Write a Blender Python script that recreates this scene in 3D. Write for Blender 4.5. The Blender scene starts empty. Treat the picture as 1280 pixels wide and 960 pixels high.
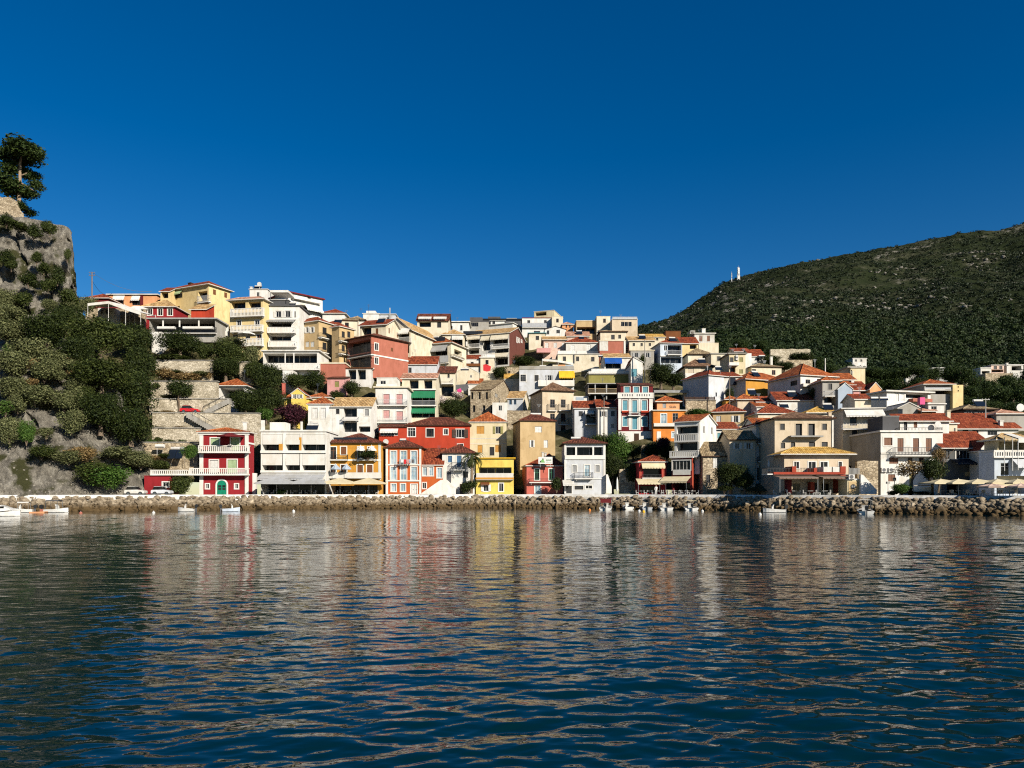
import bpy, math, random
import numpy as np
from mathutils import Vector, Matrix, noise
from mathutils.geometry import tessellate_polygon
RND = random.Random(11)
F = 924.44; HY = 614.0; CH = 3.0; CX = 640.0     # lens in pixels, horizon row, eye height
CAM = Vector((0, 0, CH))
SC = bpy.context.scene
COL = SC.collection
rad = math.radians

# ---------------------------------------------------------------- places
def interp(t, xs, ys):
    return float(np.interp(t, xs, ys))
WX = [-150, 0, 200, 400, 600, 760, 900, 1000, 1100, 1280, 1450]
WY = [101, 107, 115, 126, 132, 126, 115.5, 106.6, 99, 89, 83]
def Yw(px): return interp(px, WX, WY)                 # where the water meets the rocks
def Yf(px): return Yw(px) + 7.0                       # front line of the houses
def slope(px): return interp(px, [0, 460, 580, 800, 900, 1280], [.8, .8, .5, .5, .42, .38])
QZ = 2.4
def ground_Y(px, py):
    t = (HY - py) / F; s = slope(px)
    t = min(t, s - .12)
    return (-(CH - QZ) + s * Yf(px)) / (s - t) if t > 0.0 else max(Yf(px) - 3, min(Yf(px) + 1.0, (CH - QZ) * F / max(py - HY, .5)))
TX = [-200, 100, 200, 330, 450, 560, 700, 800, 900, 1000, 1100, 1280, 1500]
TY = [392, 394, 396, 402, 408, 404, 408, 428, 446, 462, 488, 515, 530]
def ground_z(px, Y):
    s = slope(px); y1 = ground_Y(px, interp(px, TX, TY))
    return QZ + s * max(0.0, min(Y, y1) - Yf(px)) - (0.0 if Y < Yf(px) + 4 else .6)
def P(px, py, Y):
    return Vector(((px - CX) / F * Y, Y, CH - (py - HY) / F * Y))
def ray(px, py):
    return Vector(((px - CX) / F, 1.0, -(py - HY) / F))
CROP = {3: (100, 340), 4: (300, 340), 5: (180, 490), 6: (380, 490), 7: (500, 370), 8: (560, 490), 9: (680, 370), 10: (740, 490),
        11: (860, 390), 12: (900, 490), 13: (1060, 390), 14: (1060, 490)}
def cp(c, x, y):
    ox, oy = CROP[c]
    return ox + x / 5.818, oy + y / 5.818

# ---------------------------------------------------------------- materials
COLS = dict(darkbrick=(.15, .050, .036), slate=(.13, .135, .135), white=(.80, .78, .73), offwhite=(.70, .68, .63), cream=(.74, .64, .42), yellow=(.80, .62, .31), lemon=(.84, .63, .14), ochre=(.62, .30, .045),  # slate: grey with the red roofed taverna's shade in it
    orange=(.80, .27, .05), orangered=(.55, .12, .025), red=(.50, .055, .022), crimson=(.31, .016, .022), salmon=(.44, .15, .10), rose=(.58, .15, .11), pink=(.66, .34, .32),
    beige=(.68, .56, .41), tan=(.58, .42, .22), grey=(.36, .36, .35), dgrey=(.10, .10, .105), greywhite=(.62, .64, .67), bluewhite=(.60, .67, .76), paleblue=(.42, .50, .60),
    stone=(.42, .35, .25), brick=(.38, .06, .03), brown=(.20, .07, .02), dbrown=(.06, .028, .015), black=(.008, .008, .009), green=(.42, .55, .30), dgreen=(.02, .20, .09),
    emerald=(.0, .22, .12), blue=(.06, .16, .30), royal=(.01, .09, .40), teal=(.10, .32, .36), aqua=(.12, .36, .44), navy=(.012, .018, .03), olive=(.30, .27, .08), gold=(.85, .50, .03),
    peach=(.80, .38, .18), sand=(.76, .68, .52), maroon=(.16, .015, .018), palepink=(.72, .52, .42), iron=(.02, .02, .02), steel=(.45, .46, .47), magenta=(.7, .02, .2), scarlet=(.6, .01, .015), concrete=(.40, .38, .34), mocha=(.22, .15, .11))
for _k in list(COLS):
    COLS[_k] = tuple(v * .78 for v in COLS[_k])
MATS = {}
def newmat(name):
    m = bpy.data.materials.new(name); m.use_nodes = True
    nt = m.node_tree; b = nt.nodes['Principled BSDF']
    return m, nt, b
def lk(nt, a, b): nt.links.new(a, b)
def plaster(col, rough=.85, stain=.5, scale=1.0, name='plaster'):
    key = ('pl', col, rough, stain, scale)
    if key in MATS: return MATS[key]
    c = COLS[col] if isinstance(col, str) else col
    m, nt, b = newmat('%s_%s' % (name, col if isinstance(col, str) else 'mixed'))
    N = nt.nodes
    geo = N.new('ShaderNodeNewGeometry')
    mp = N.new('ShaderNodeMapping'); mp.inputs['Scale'].default_value = (.9 * scale, .9 * scale, .30 * scale); lk(nt, geo.outputs['Position'], mp.inputs[0])
    n1 = N.new('ShaderNodeTexNoise'); n1.inputs['Scale'].default_value = 1.3; n1.inputs['Detail'].default_value = 6; n1.inputs['Roughness'].default_value = .65; lk(nt, mp.outputs[0], n1.inputs['Vector'])
    n2 = N.new('ShaderNodeTexNoise'); n2.inputs['Scale'].default_value = .35; n2.inputs['Detail'].default_value = 3; lk(nt, geo.outputs['Position'], n2.inputs['Vector'])
    r1 = N.new('ShaderNodeValToRGB'); r1.color_ramp.elements[0].position = .36; r1.color_ramp.elements[1].position = .62
    k = 1 - .30 * stain
    r1.color_ramp.elements[0].color = (k, k * .98, k * .93, 1); r1.color_ramp.elements[1].color = (1, 1, 1, 1); lk(nt, n1.outputs['Fac'], r1.inputs[0])
    r2 = N.new('ShaderNodeValToRGB'); r2.color_ramp.elements[0].position = .3; r2.color_ramp.elements[1].position = .7
    r2.color_ramp.elements[0].color = (.86, .84, .80, 1); r2.color_ramp.elements[1].color = (1.0, 1.0, 1.0, 1); lk(nt, n2.outputs['Fac'], r2.inputs[0])
    mx = N.new('ShaderNodeMix'); mx.data_type = 'RGBA'; mx.blend_type = 'MULTIPLY'; mx.inputs[0].default_value = 1.0
    mx.inputs[6].default_value = (*c, 1); lk(nt, r1.outputs[0], mx.inputs[7])
    my = N.new('ShaderNodeMix'); my.data_type = 'RGBA'; my.blend_type = 'MULTIPLY'; my.inputs[0].default_value = .8
    lk(nt, mx.outputs[2], my.inputs[6]); lk(nt, r2.outputs[0], my.inputs[7])
    n4 = N.new('ShaderNodeTexNoise'); n4.inputs['Scale'].default_value = .42; n4.inputs['Detail'].default_value = 5; n4.inputs['Roughness'].default_value = .6; lk(nt, geo.outputs['Position'], n4.inputs['Vector'])
    r4 = N.new('ShaderNodeValToRGB'); r4.color_ramp.elements[0].position = .575; r4.color_ramp.elements[1].position = .60; q = 1 - .20 * stain
    r4.color_ramp.elements[0].color = (1, 1, 1, 1); r4.color_ramp.elements[1].color = (q, q * .985, q * .95, 1); lk(nt, n4.outputs['Fac'], r4.inputs[0])
    mz = N.new('ShaderNodeMix'); mz.data_type = 'RGBA'; mz.blend_type = 'MULTIPLY'; mz.inputs[0].default_value = 1; lk(nt, my.outputs[2], mz.inputs[6]); lk(nt, r4.outputs[0], mz.inputs[7])
    lk(nt, mz.outputs[2], b.inputs['Base Color'])
    b.inputs['Roughness'].default_value = rough; b.inputs['Specular IOR Level'].default_value = .25
    n3 = N.new('ShaderNodeTexNoise'); n3.inputs['Scale'].default_value = 9; n3.inputs['Detail'].default_value = 4; lk(nt, geo.outputs['Position'], n3.inputs['Vector'])
    bp = N.new('ShaderNodeBump'); bp.inputs['Strength'].default_value = .25; bp.inputs['Distance'].default_value = .03; lk(nt, n3.outputs['Fac'], bp.inputs['Height']); lk(nt, bp.outputs[0], b.inputs['Normal'])
    MATS[key] = m
    return m
def paint(col, rough=.5, metal=0.0):
    key = ('pt', col, rough, metal)
    if key in MATS: return MATS[key]
    c = COLS[col] if isinstance(col, str) else col
    m, nt, b = newmat('paint_%s' % (col if isinstance(col, str) else 'mixed'))
    N = nt.nodes; geo = N.new('ShaderNodeNewGeometry')
    n = N.new('ShaderNodeTexNoise'); n.inputs['Scale'].default_value = 2.2; n.inputs['Detail'].default_value = 5; lk(nt, geo.outputs['Position'], n.inputs['Vector'])
    r = N.new('ShaderNodeValToRGB'); r.color_ramp.elements[0].position = .3; r.color_ramp.elements[1].position = .7
    r.color_ramp.elements[0].color = (c[0] * .78, c[1] * .77, c[2] * .74, 1); r.color_ramp.elements[1].color = (*c, 1)
    lk(nt, n.outputs['Fac'], r.inputs[0]); lk(nt, r.outputs[0], b.inputs['Base Color'])
    b.inputs['Roughness'].default_value = rough; b.inputs['Metallic'].default_value = metal
    MATS[key] = m
    return m
def glass(kind='dark'):
    key = ('gl', kind)
    if key in MATS: return MATS[key]
    m, nt, b = newmat('window_glass_' + kind)
    N = nt.nodes; geo = N.new('ShaderNodeNewGeometry')
    n = N.new('ShaderNodeTexNoise'); n.inputs['Scale'].default_value = .9; n.inputs['Detail'].default_value = 2; lk(nt, geo.outputs['Position'], n.inputs['Vector'])
    r = N.new('ShaderNodeValToRGB'); r.color_ramp.elements[0].position = .4; r.color_ramp.elements[1].position = .62
    if kind == 'dark':
        a, c = (.006, .0065, .008, 1), (.024, .024, .023, 1)
    else:
        a, c = (.16, .24, .28, 1), (.34, .42, .45, 1)       # pale net curtains behind the pane
    r.color_ramp.elements[0].color = a; r.color_ramp.elements[1].color = c
    lk(nt, n.outputs['Fac'], r.inputs[0]); lk(nt, r.outputs[0], b.inputs['Base Color'])
    b.inputs['Roughness'].default_value = .12 if kind == 'dark' else .25
    b.inputs['Specular IOR Level'].default_value = .22
    MATS[key] = m
    return m
ROOFC = dict(terra=((.36, .090, .024), (.23, .055, .02), (.46, .15, .05)), red=((.25, .050, .020), (.15, .032, .016), (.34, .085, .035)), dark=((.14, .040, .024), (.08, .026, .018), (.20, .07, .04)),
    tan=((.52, .32, .13), (.36, .21, .09), (.62, .42, .20)), gold=((.60, .34, .07), (.40, .22, .05), (.70, .46, .14)), brown=((.20, .11, .06), (.12, .065, .04), (.28, .17, .10)), old=((.30, .22, .12), (.18, .13, .075), (.40, .31, .19)),
    grey=((.34, .33, .31), (.24, .235, .22), (.42, .41, .39)), pinky=((.52, .26, .16), (.36, .17, .11), (.60, .36, .25)))
def tiles(kind):
    key = ('rf', kind)
    if key in MATS: return MATS[key]
    c0, c1, c2 = ROOFC[kind]
    m, nt, b = newmat('roof_tiles_' + kind)
    N = nt.nodes
    uv = N.new('ShaderNodeUVMap'); uv.uv_map = 'UVMap'
    sep = N.new('ShaderNodeSeparateXYZ'); lk(nt, uv.outputs[0], sep.inputs[0])
    def math_(op, a, bv):
        x = N.new('ShaderNodeMath'); x.operation = op
        if hasattr(a, 'node'): lk(nt, a, x.inputs[0])
        else: x.inputs[0].default_value = a
        if bv is not None:
            if hasattr(bv, 'node'): lk(nt, bv, x.inputs[1])
            else: x.inputs[1].default_value = bv
        return x.outputs[0]
    us = math_('MULTIPLY', sep.outputs[0], 1 / .30); vs = math_('MULTIPLY', sep.outputs[1], 1 / .42)
    fu = math_('FLOOR', us, None); fv = math_('FLOOR', vs, None)
    cmb = N.new('ShaderNodeCombineXYZ'); lk(nt, fu, cmb.inputs[0]); lk(nt, fv, cmb.inputs[1])
    wn = N.new('ShaderNodeTexWhiteNoise'); wn.noise_dimensions = '2D'; lk(nt, cmb.outputs[0], wn.inputs['Vector'])
    r = N.new('ShaderNodeValToRGB'); e = r.color_ramp.elements
    e[0].color = (*c1, 1); e[1].color = (*c2, 1); k = e.new(.5); k.color = (*c0, 1); lk(nt, wn.outputs['Value'], r.inputs[0])
    geo = N.new('ShaderNodeNewGeometry')
    n = N.new('ShaderNodeTexNoise'); n.inputs['Scale'].default_value = .8; n.inputs['Detail'].default_value = 6; n.inputs['Roughness'].default_value = .7; lk(nt, geo.outputs['Position'], n.inputs['Vector'])
    r2 = N.new('ShaderNodeValToRGB'); r2.color_ramp.elements[0].position = .35; r2.color_ramp.elements[1].position = .65
    r2.color_ramp.elements[0].color = (.42, .41, .40, 1); r2.color_ramp.elements[1].color = (1.0, 1.0, 1.0, 1); lk(nt, n.outputs['Fac'], r2.inputs[0])
    mx = N.new('ShaderNodeMix'); mx.data_type = 'RGBA'; mx.blend_type = 'MULTIPLY'; mx.inputs[0].default_value = 1
    lk(nt, r.outputs[0], mx.inputs[6]); lk(nt, r2.outputs[0], mx.inputs[7]); lk(nt, mx.outputs[2], b.inputs['Base Color'])
    b.inputs['Roughness'].default_value = .85; b.inputs['Specular IOR Level'].default_value = .15
    sn = math_('SINE', math_('MULTIPLY', us, 6.2832), None)
    fr = math_('FRACT', vs, None)
    hh = math_('ADD', sn, math_('MULTIPLY', fr, .6))
    bp = N.new('ShaderNodeBump'); bp.inputs['Strength'].default_value = .7; bp.inputs['Distance'].default_value = .045; lk(nt, hh, bp.inputs['Height']); lk(nt, bp.outputs[0], b.inputs['Normal'])
    MATS[key] = m
    return m
def stonemat(name, ca, cb, mortar, scale=2.0, bump=.10):
    key = ('st', name)
    if key in MATS: return MATS[key]
    m, nt, b = newmat(name)
    N = nt.nodes; geo = N.new('ShaderNodeNewGeometry')
    wp = N.new('ShaderNodeTexNoise'); wp.inputs['Scale'].default_value = 1.5; lk(nt, geo.outputs['Position'], wp.inputs['Vector'])
    ad = N.new('ShaderNodeMix'); ad.data_type = 'VECTOR'; ad.inputs[0].default_value = .12; lk(nt, geo.outputs['Position'], ad.inputs[4]); lk(nt, wp.outputs['Color'], ad.inputs[5])
    mp = N.new('ShaderNodeMapping'); mp.inputs['Scale'].default_value = (1, 1, 1.6); lk(nt, ad.outputs[1], mp.inputs[0])
    v = N.new('ShaderNodeTexVoronoi'); v.inputs['Scale'].default_value = scale; lk(nt, mp.outputs[0], v.inputs['Vector'])
    ve = N.new('ShaderNodeTexVoronoi'); ve.feature = 'DISTANCE_TO_EDGE'; ve.inputs['Scale'].default_value = scale; lk(nt, mp.outputs[0], ve.inputs['Vector'])
    sp = N.new('ShaderNodeSeparateColor'); lk(nt, v.outputs['Color'], sp.inputs[0])
    r = N.new('ShaderNodeValToRGB'); r.color_ramp.elements[0].color = (*ca, 1); r.color_ramp.elements[1].color = (*cb, 1); lk(nt, sp.outputs[0], r.inputs[0])
    re = N.new('ShaderNodeValToRGB'); re.color_ramp.elements[0].position = .0; re.color_ramp.elements[1].position = .07; lk(nt, ve.outputs['Distance'], re.inputs[0])
    mx = N.new('ShaderNodeMix'); mx.data_type = 'RGBA'; lk(nt, re.outputs[0], mx.inputs[0]); mx.inputs[6].default_value = (*mortar, 1); lk(nt, r.outputs[0], mx.inputs[7])
    n = N.new('ShaderNodeTexNoise'); n.inputs['Scale'].default_value = .45; n.inputs['Detail'].default_value = 8; n.inputs['Roughness'].default_value = .7; lk(nt, geo.outputs['Position'], n.inputs['Vector'])
    r2 = N.new('ShaderNodeValToRGB'); r2.color_ramp.elements[0].position = .34; r2.color_ramp.elements[1].position = .6; r2.color_ramp.elements[0].color = (.62, .60, .55, 1); lk(nt, n.outputs['Fac'], r2.inputs[0])
    my = N.new('ShaderNodeMix'); my.data_type = 'RGBA'; my.blend_type = 'MULTIPLY'; my.inputs[0].default_value = 1; lk(nt, mx.outputs[2], my.inputs[6]); lk(nt, r2.outputs[0], my.inputs[7])
    lk(nt, my.outputs[2], b.inputs['Base Color']); b.inputs['Roughness'].default_value = .95; b.inputs['Specular IOR Level'].default_value = .1
    bp = N.new('ShaderNodeBump'); bp.inputs['Strength'].default_value = .8; bp.inputs['Distance'].default_value = bump; lk(nt, re.outputs[0], bp.inputs['Height']); lk(nt, bp.outputs[0], b.inputs['Normal'])
    MATS[key] = m
    return m
def STONE(): return stonemat('rubble_stone', (.26, .20, .13), (.52, .43, .30), (.30, .25, .18), 2.2)
def TERR(): return stonemat('terrace_stone', (.36, .31, .22), (.60, .53, .41), (.36, .31, .23), 2.7, .07)
def WM(w):
    if w == 'STONE': return STONE()
    if w == 'TERR': return TERR()
    return plaster(w)

# ---------------------------------------------------------------- mesh building
class MB:
    def __init__(s): s.v = []; s.f = []; s.m = []; s.uv = []
    def face(s, pts, mi=0, uv=None):
        i = len(s.v); s.v += [tuple(p) for p in pts]; s.f.append(tuple(range(i, i + len(pts)))); s.m.append(mi)
        s.uv.append(uv if uv else [(0, 0)] * len(pts))
    def box(s, x0, y0, z0, x1, y1, z1, mi=0, T=None):
        if x1 < x0: x0, x1 = x1, x0
        if y1 < y0: y0, y1 = y1, y0
        if z1 < z0: z0, z1 = z1, z0
        c = [Vector((x, y, z)) for z in (z0, z1) for y in (y0, y1) for x in (x0, x1)]
        if T: c = [T(*p) for p in c]
        for q in ((0, 2, 3, 1), (4, 5, 7, 6), (0, 1, 5, 4), (2, 6, 7, 3), (0, 4, 6, 2), (1, 3, 7, 5)):
            s.face([c[k] for k in q], mi)
    def tube(s, pts, rs, n=8, mi=0, cap=True):
        pts = [Vector(p) for p in pts]; rings = []
        for i, p in enumerate(pts):
            d = (pts[min(i + 1, len(pts) - 1)] - pts[max(i - 1, 0)]).normalized()
            a = d.orthogonal().normalized() if abs(d.z) < .99 else Vector((1, 0, 0)); b = d.cross(a).normalized(); a = b.cross(d)
            r = rs[i] if isinstance(rs, (list, tuple)) else rs
            rings.append([p + (a * math.cos(6.2832 * k / n) + b * math.sin(6.2832 * k / n)) * r for k in range(n)])
        for i in range(len(rings) - 1):
            for k in range(n):
                s.face([rings[i][k], rings[i][(k + 1) % n], rings[i + 1][(k + 1) % n], rings[i + 1][k]], mi)
        if cap:
            s.face(list(reversed(rings[0])), mi); s.face(rings[-1], mi)
    def prism(s, poly, T, d0, d1, mi=0):
        """poly [(a, b)] extruded between depths d0 and d1 through T(a, dep, b)"""
        tri = tessellate_polygon([[Vector((a, b, 0)) for a, b in poly]])
        for t in tri:
            s.face([T(poly[k][0], d0, poly[k][1]) for k in t], mi); s.face([T(poly[k][0], d1, poly[k][1]) for k in t], mi)
        n = len(poly)
        for i in range(n):
            a, b = poly[i], poly[(i + 1) % n]
            s.face([T(a[0], d0, a[1]), T(b[0], d0, b[1]), T(b[0], d1, b[1]), T(a[0], d1, a[1])], mi)
    def build(s, name, mats, parent=None, smooth=False, fix=True):
        me = bpy.data.meshes.new(name)
        me.from_pydata(s.v, [], s.f)
        if not isinstance(mats, (list, tuple)): mats = [mats]
        for m in mats: me.materials.append(m)
        me.polygons.foreach_set('material_index', s.m)
        ul = me.uv_layers.new(name='UVMap')
        ul.data.foreach_set('uv', [c for f in s.uv for p in f for c in p])
        if smooth: me.polygons.foreach_set('use_smooth', [True] * len(s.f))
        me.update()
        o = bpy.data.objects.new(name, me); COL.objects.link(o)
        if parent is not None: o.parent = parent
        return o
def tag(o, label=None, cat=None, group=None, kind=None):
    if label: o['label'] = label
    if cat: o['category'] = cat; o['kind'] = 'thing'
    if group: o['group'] = group
    if kind: o['kind'] = kind
    return o
def empty(name, loc, rz=0.0):
    o = bpy.data.objects.new(name, None); COL.objects.link(o)
    o.location = loc; o.rotation_euler = (0, 0, rz); o.empty_display_size = .3
    return o

# ---------------------------------------------------------------- houses
class Face:
    """one wall of a house: a runs along it, b up, dep inward"""
    def __init__(s, h, A, U, N, length):
        s.h = h; s.A = Vector(A); s.U = Vector(U); s.N = Vector(N); s.len = length; s.open = []
    def T(s, a, dep, b): return s.A + s.U * a + s.N * dep + Vector((0, 0, b))
    def world(s, v): return s.h.M @ v
    def px(s, c, x, y, dep=0.0):
        qx, qy = cp(c, x, y); r = ray(qx, qy)
        O = s.world(s.T(0, dep, 0)); n = (s.h.M.to_3x3() @ s.N); u = (s.h.M.to_3x3() @ s.U)
        t = (O - CAM).dot(n) / r.dot(n)
        p = CAM + r * t
        return (p - O).dot(u), p.z - O.z
class HouseCtx: pass

def clampf(v, a, b): return max(a, min(b, v))

def win_part(h, fc, a0, b0, a1, b1, style, dep):
    """style: kind[.colour][/trim]"""
    trim = None
    if '/' in style: style, trim = style.split('/')
    kind, _, col = style.partition('.')
    w, hh = a1 - a0, b1 - b0
    fine = h.Y < 190
    mb = MB(); T = fc.T
    def box(x0, d0, z0, x1, d1, z1, mi=0, m=mb): m.box(x0, d0, z0, x1, d1, z1, mi, T=lambda a, d, b: T(a, d, b))
    z = dep - .05
    if kind in ('g', 'gl', 'o'):
        box(a0, z, b0, a1, dep - .01, b1)
        o = mb.build('window', glass('dark' if kind != 'gl' else 'pale'), h.e)
        fr = MB(); fcol = {'g': 'white', 'gl': 'white', 'o': 'white'}[kind]
        if kind == 'g' and col: fcol = col
        t = .07
        for q in ((a0, b0, a0 + t, b1), (a1 - t, b0, a1, b1), (a0 + t, b0, a1 - t, b0 + t), (a0 + t, b1 - t, a1 - t, b1)):
            box(q[0], z - .05, q[1], q[2], z, q[3], 0, fr)
        nx = max(1, round(w / .85))
        for k in range(1, nx + 1):
            x = a0 + w * k / (nx + 1) if nx > 1 else a0 + w / 2
            if nx == 1 or k <= nx: box(x - .03, z - .045, b0 + t, x + .03, z, b1 - t, 0, fr)
            if nx == 1: break
        if hh > 1.7: box(a0 + t, z - .04, b0 + hh * .68, a1 - t, z - .002, b0 + hh * .68 + .05, 0, fr)
        fm = [paint(fcol, .5)]
        if trim:
            s_ = .16
            for q in ((a0 - s_, b0, a0, b1), (a1, b0, a1 + s_, b1), (a0 - s_, b1, a1 + s_, b1 + s_), (a0 - s_ * 1.1, b0 - s_ * .8, a1 + s_ * 1.1, b0)):
                box(q[0], -.045, q[1], q[2], .02, q[3], 1, fr)
            fm.append(plaster(trim, .8, .3))
        fr.build('frame', fm, o)
        if kind == 'o':
            for sx in (-1, 1):
                sh = MB(); sw = w * .5
                x0 = a0 - sw if sx < 0 else a1
                box(x0, -.09, b0, x0 + sw, -.03, b1, 0, sh)
                n = 5 if fine else 2
                for k in range(n):
                    zb = b0 + .08 + (hh - .16) * k / n
                    box(x0 + .06, -.115, zb, x0 + sw - .06, -.09, zb + (hh - .16) / n * .6, 0, sh)
                sh.build('shutter', paint(col or 'white', .6), o)
    elif kind == 's':
        for sx in (0, 1):
            x0 = a0 + sx * w / 2 + .01; x1 = x0 + w / 2 - .02
            box(x0, z, b0, x1, dep - .01, b1)
            n = max(4, int(hh / .16)) if fine else 3
            for k in range(n):
                zb = b0 + .07 + (hh - .14) * k / n
                box(x0 + .05, z - .03, zb, x1 - .05, z, zb + (hh - .14) / n * .55)
        o = mb.build('shuttered_window', paint(col or 'white', .6), h.e)
        if trim:
            fr = MB(); s_ = .17
            for q in ((a0 - s_, b0, a0, b1), (a1, b0, a1 + s_, b1), (a0 - s_, b1, a1 + s_, b1 + s_), (a0 - s_ * 1.1, b0 - s_ * .8, a1 + s_ * 1.1, b0)):
                box(q[0], -.045, q[1], q[2], .02, q[3], 0, fr)
            fr.build('frame', plaster(trim, .8, .3), o)
    elif kind == 'k':
        box(a0, z, b0, a1, dep - .01, b1)
        o = mb.build('window', paint('black', .6), h.e)
        fr = MB()
        s_ = .10
        for q in ((a0 - s_, b0, a0, b1), (a1, b0, a1 + s_, b1), (a0 - s_, b1, a1 + s_, b1 + s_), (a0 - s_ * 1.1, b0 - s_ * .8, a1 + s_ * 1.1, b0)):
            box(q[0], -.03, q[1], q[2], .02, q[3], 0, fr)
        fr.build('frame', plaster(trim or h.wall, .8, .4) if (trim or h.wall) not in ('STONE', 'TERR') else STONE(), o)
    elif kind == 'd':
        box(a0, z, b0, a1, dep - .01, b1)
        for k in range(2):
            x0 = a0 + w * (k * .5 + .07); x1 = a0 + w * (k * .5 + .43)
            box(x0, z - .03, b0 + hh * .08, x1, z, b0 + hh * .42); box(x0, z - .03, b0 + hh * .5, x1, z, b0 + hh * .94)
        o = mb.build('door', paint(col or 'white', .5), h.e)
        if trim:
            fr = MB(); s_ = .16
            for q in ((a0 - s_, b0, a0, b1), (a1, b0, a1 + s_, b1), (a0 - s_, b1, a1 + s_, b1 + s_)):
                box(q[0], -.045, q[1], q[2], .02, q[3], 0, fr)
            fr.build('frame', plaster(trim, .8, .3), o)
        hd = MB(); box(a0 + w * .44, z - .09, b0 + hh * .42, a0 + w * .48, z - .03, b0 + hh * .5, 0, hd); hd.build('handle', paint('steel', .3, 1), o)
    return o

def railing(fc, a0, a1, zb, zt, proj, style, col, parent):
    mb = MB(); T = fc.T
    def box(x0, d0, z0, x1, d1, z1): mb.box(x0, d0, z0, x1, d1, z1, 0, T=lambda a, d, b: T(a, d, b))
    p = -proj
    if style == 'w':
        box(a0, p, zt - .13, a1, p + .2, zt); box(a0, p, zb, a1, p + .2, zb + .1)
        n = max(2, int((a1 - a0) / .34))
        for k in range(n + 1):
            x = a0 + (a1 - a0 - .14) * k / n
            wd = .22 if k in (0, n) else .14
            box(x, p + .03, zb + .1, x + wd, p + .17, zt - .13)
        for x in (a0, a1 - .2):
            if proj > .4:
                box(x, p + .2, zt - .13, x + .2, -.01, zt); box(x, p + .2, zb, x + .2, -.01, zb + .1)
                m = int(proj / .34)
                for k in range(1, m): box(x + .03, p + proj * k / m, zb + .1, x + .17, p + proj * k / m + .14, zt - .13)
    elif style == 'i':
        box(a0, p, zt - .06, a1, p + .05, zt); box(a0, p, zb + .05, a1, p + .05, zb + .1)
        n = max(2, int((a1 - a0) / .22))
        for k in range(n + 1):
            x = a0 + (a1 - a0 - .035) * k / n; box(x, p + .005, zb, x + .035, p + .04, zt - .05)
        for x in (a0, a1 - .05):
            if proj > .3:
                box(x, p + .05, zt - .06, x + .05, -.01, zt)
                m = max(1, int(proj / .25))
                for k in range(1, m + 1): box(x, p + proj * k / (m + 1), zb, x + .035, p + proj * k / (m + 1) + .035, zt - .05)
    elif style == 's':
        box(a0, p, zb, a1, p + .12, zt)
        for x in (a0, a1 - .12):
            if proj > .3: box(x, p + .12, zb, x + .12, -.01, zt)
    elif style == 'g':
        box(a0, p, zt - .06, a1, p + .06, zt)
        n = max(2, int((a1 - a0) / 1.4))
        for k in range(n + 1):
            x = a0 + (a1 - a0 - .06) * k / n; box(x, p, zb, x + .06, p + .06, zt - .05)
        box(a0, p + .02, zb + .12, a1, p + .035, zt - .12)
    return mb.build('railing', plaster(col, .8, .3) if style in 'ws' else paint(col, .45), parent)

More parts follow.
